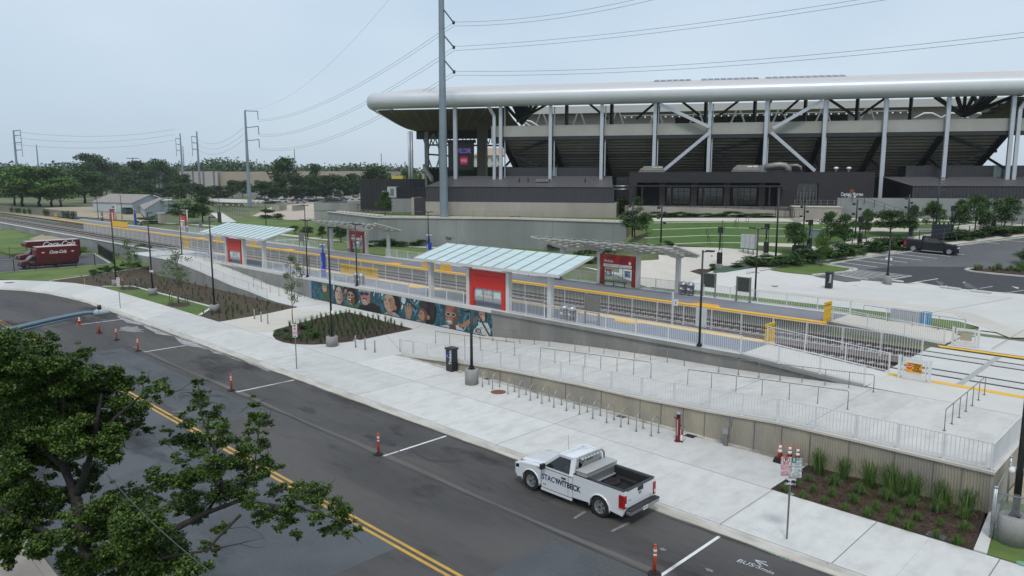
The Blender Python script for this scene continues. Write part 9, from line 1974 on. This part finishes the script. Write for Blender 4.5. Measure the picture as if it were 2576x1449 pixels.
t=thing('equipment_cabinet','black trailer sign in the hedge left of the black pickup','cabinet',tuple(TK('r',928,300)));q=TK('r',928,302);mb=MB();mb.box(q.x-1.0,q.x+1.0,q.y-.4,q.y+.4,q.z+.3,q.z+1.9,mat('dark casing',(.025,.03,.045)));mb.build('body',t);mb=MB();[mb.box(q.x-.8+k*.5,q.x-.65+k*.5,q.y-.2,q.y,q.z+1.9,q.z+2.25,black_m)for k in range(4)];mb.build('lamps',t)
t=thing('equipment_cabinet','small black trailer in the hedge below the round headed tree','cabinet',tuple(TK('r',45,395)));q=TK('r',45,397);mb=MB();mb.box(q.x-.9,q.x+.9,q.y-.4,q.y+.4,q.z+.2,q.z+1.1,mat('dark casing',(0,0,0)));mb.build('body',t);mb=MB();[mb.beam((q.x-.85+k*.55,q.y,q.z+1.1),(q.x-.85+k*.55,q.y,q.z+1.6),.06,.06,black_m)for k in range(4)];mb.beam((q.x-.9,q.y,q.z+1.6),(q.x+.85,q.y,q.z+1.6),.06,.06,black_m);mb.build('rail',t)
# ================================================================== FAR BUILDINGS
def gable(label,pts,z0,zw,zr,wall_m_,roof_m_,name='shed',along=None):
 """pts: four ground corners in order; ridge runs between the midpoints of sides 0-1 and 2-3 when along=0, else the other way"""
 c=sum(pts,Vector())/4;b=thing(name,label,'shed' if name=='shed' else 'building',(c.x,c.y,z0));P_=[Vector((p.x,p.y,0))for p in pts];up=Vector((0,0,1));mb=MB()
 if along==1:P_=P_[1:]+P_[:1]
 m0,m1=(P_[0]+P_[1])/2,(P_[2]+P_[3])/2
 mb.add([p+up*z0 for p in P_]+[p+up*zw for p in P_]+[m0+up*zr,m1+up*zr],[(0,1,5,8,4),(1,2,6,5),(2,3,7,9,6),(3,0,4,7)],wall_m_);mb.build('wall',b)
 def ov(p,c_):d=(p-c_);d.z=0;return p+d*.05
 mb=MB();e=.12;q=[ov(p,c)+up*(zw-.05+e)for p in P_];r0,r1=ov(m0,c)+up*(zr+e),ov(m1,c)+up*(zr+e);mb.add(q+[r0,r1]+[v-up*.12 for v in q+[r0,r1]],[(0,4,5,3),(1,2,5,4),(6,9,11,10),(7,10,11,8),(0,3,9,6),(1,7,8,2),(0,6,10,4),(4,10,7,1),(3,5,11,9),(5,2,8,11)],roof_m_);mb.build('roof',b);return b
sw_=mat('pale blue siding',(.42,.47,.50),(.37,.42,.45),.5,.8);sr=mat('shingle roof',(.30,.27,.255),(.25,.225,.21),.8,.9)
a,b=G('a',706,724,2),G('a',1000,736,2);d=(b-a).normalized();nn=Vector((-d.y,d.x,0));gable('long low grey blue shed with a brown roof left of the wind swept tree',[a,b,b+nn*12,a+nn*12],2,4.9,7.3,sw_,sr,along=1)
a,b=G('a',1098,775,2),G('a',1342,712,2);d=(b-a).normalized();bk2=G('a',1050,722,2);nn=(bk2-a)/45;nn.z=0;sg_=gable('grey blue gabled shed with its roof running away to the left',[a,b,b+nn*45,a+nn*45],2,4.2,6.4,sw_,sr,along=0)
mb=MB();c=a+(b-a)*.42;mb.beam(c-Vector((-d.y,d.x,0))*1.2+Vector((0,0,4.0)),c+d*7-Vector((-d.y,d.x,0))*1.2+Vector((0,0,4.0)),2.4,.12,refl_white);mb.build('awning',sg_)
mb=MB();
for k in range(14):p=(a+b)/2+nn*(2+k*3);mb.lathe([(.25,6.6),(.35,7.1),(.1,7.4)],(p.x,p.y,0),dk_steel,6)
mb.build('ridge_vents',sg_)
q=G('a',965,745,2);t=thing('skip','small dark green skip against the long grey blue shed','skip',tuple(q));mb=MB();mb.prism([(-1.6,0),(1.4,0),(1.6,1.5),(-1.2,1.9),(-1.8,1.3)],-1,1,mat('skip green',(.03,.07,.055)),Matrix.Translation(q)@MXZ);mb.build('body',t);mb=MB();mb.box(q.x-1.6,q.x+1.6,q.y-1.1,q.y+1.0,q.z+1.75,q.z+1.85,mat('skip lid',(.05,.06,.06)));mb.build('lid',t)
q=G('a',1222,815,2);t=thing('gate_pillar','square beige pillar with a small grey box behind the far platform','pillar',tuple(q));mb=MB();mb.box(q.x-.8,q.x+.8,q.y-.6,q.y+.6,2,4.3,wall_tan);mb.build('shaft',t);mb=MB();mb.box(q.x-.9,q.x+.9,q.y-.7,q.y+.7,4.3,4.45,concrete);mb.build('cap',t)
def flat_building(label,x0,x1,yt,yb,d0,wm_,rib=0,name='warehouse',dx=0):
 A,B=ray(x0,yt)*(d0/F),ray(x1,yt)*((d0+dx)/F);zt0=HC+A[2];a,b=Vector((A[0],A[1],0)),Vector((B[0],B[1],0));d=(b-a).normalized();nn=Vector((-d.y,d.x,0));L=(b-a).length
 t=thing(name,label,'warehouse' if name=='warehouse' else 'building',(a.x,a.y,2));mb=MB();P_=[a,b,b+nn*40,a+nn*40];mb.add([Vector((p.x,p.y,1.5))for p in P_]+[Vector((p.x,p.y,zt0))for p in P_],[(0,1,5,4),(1,2,6,5),(2,3,7,6),(3,0,4,7)],wm_);mb.build('wall',t)
 mb=MB();mb.add([Vector((p.x,p.y,zt0-.3))for p in P_],[(0,1,2,3)],mat('flat roof grey',(.35,.34,.33)));mb.build('roof',t)
 if rib:
  mb=MB();k=2.0
  while k<L:p=a+d*k-nn*.2;mb.beam((p.x,p.y,2),(p.x,p.y,zt0),.9,.5,mat('rib brown',(.20,.155,.13)),up=tuple(nn));k+=rib
  mb.build('rib_panel',t)
 return t,a,d,nn,zt0,L
ws=mat('sand wall',(.40,.34,.27),(.35,.295,.235),.05,.9);wp=mat('pale grey wall',(.42,.41,.40),(.37,.36,.35),.05,.9)
flat_building('long warehouse front with vertical brown ribs and a pale roof edge',451,546,431,470,500,wp,7.0)
o=flat_building('plain sand coloured warehouse to the right of the ribbed one',546,905,432,468,505,ws,0,dx=-60)
for k in(60,75):p=o[1]+o[2]*k-o[3]*.5;mb=MB();mb.beam((p.x,p.y,6),(p.x+o[2].x*9,p.y+o[2].y*9,6),.6,5,wp,up=(0,0,1));mb.build('loading_door',o[0])
flat_building('low sand coloured building seen between the trees left of the stadium',905,1066,437,465,480,ws,0)
flat_building('pale green roofed low building behind the left row of trees',316,395,432,455,520,mat('pale green wall',(.30,.36,.34)),0)
flat_building('pale building at the far left behind the trees',-20,62,434,456,500,mat('pale teal wall',(.33,.40,.41)),0)
o=flat_building('cream apartment block seen under the stadium roof',1192,1262,391,425,330,mat('cream render',(.55,.52,.45)),0,'apartment_building')
t_,a,d,nn,z_,L=o;mb=MB();mb.add([Vector((p.x,p.y,z_))for p in(a-d*1-nn,a+d*(L+1)-nn,a+d*(L+1)+nn*20,a-d+nn*20)]+[Vector((p.x,p.y,z_+3.6))for p in(a+d*6+nn*8,a+d*(L+1)+nn*8)],[(0,1,5,4),(3,0,4),(2,3,4,5)],mat('tile roof',(.42,.30,.21)));mb.build('roof',t_)
for i in range(4):
 for j in range(2):p=a+d*(2.2+i*2.8)-nn*.06;mb=MB();mb.beam(Vector((p.x,p.y,z_-1.9-j*3.2)),Vector((p.x,p.y,z_-1.9-j*3.2))+d*1.2,.08,1.6,mat('window blue',(.07,.09,.12)),up=(0,0,1));mb.build('window',t_)
for i,(x_,y0,y1)in enumerate(((412,395,362),(425,395,365),(478,400,358),(1004,352,320),(535,388,363))):
 A=ray(*K('a',x_,y0))*(520/F);q=Vector((A[0],A[1],HC+A[2]-4));zt__=HT(q,*K('a',x_,y1));mb=MB();mb.tube((q.x,q.y,q.z-8),(q.x,q.y,zt__),.3,dk_steel,n=5);mb.beam((q.x-3,q.y-3,zt__-.5),(q.x+3,q.y+3,zt__-.5),.4,.4,dk_steel);tag(mb.build('distant_mast'),['first thin crossarm mast on the left skyline','second thin crossarm mast on the left skyline','taller thin mast right of the twin masts','thin mast with a flat lamp head above the distant road','small mast between the masts and the tall dark tree'][i],'mast','thin masts on the skyline')
 # ================================================================== HAZE
mb=MB();mb.box(-1700,700,-250,2200,-2.0,75,mat('air',(1,1,1)));hz=mb.build('haze');hz['kind']='stuff'
m=bpy.data.materials.new('haze air');m.use_nodes=True;t=m.node_tree;t.nodes.remove(t.nodes['Principled BSDF']);v=t.nodes.new('ShaderNodeVolumePrincipled');v.inputs['Color'].default_value=(.94,.97,1,1);v.inputs['Density'].default_value=.00013;v.inputs['Anisotropy'].default_value=.2
t.links.new(v.outputs['Volume'],t.nodes['Material Output'].inputs['Volume']);hz.data.materials.clear();hz.data.materials.append(m)
scene.cycles.volume_bounces=0;scene.cycles.volume_max_steps=8
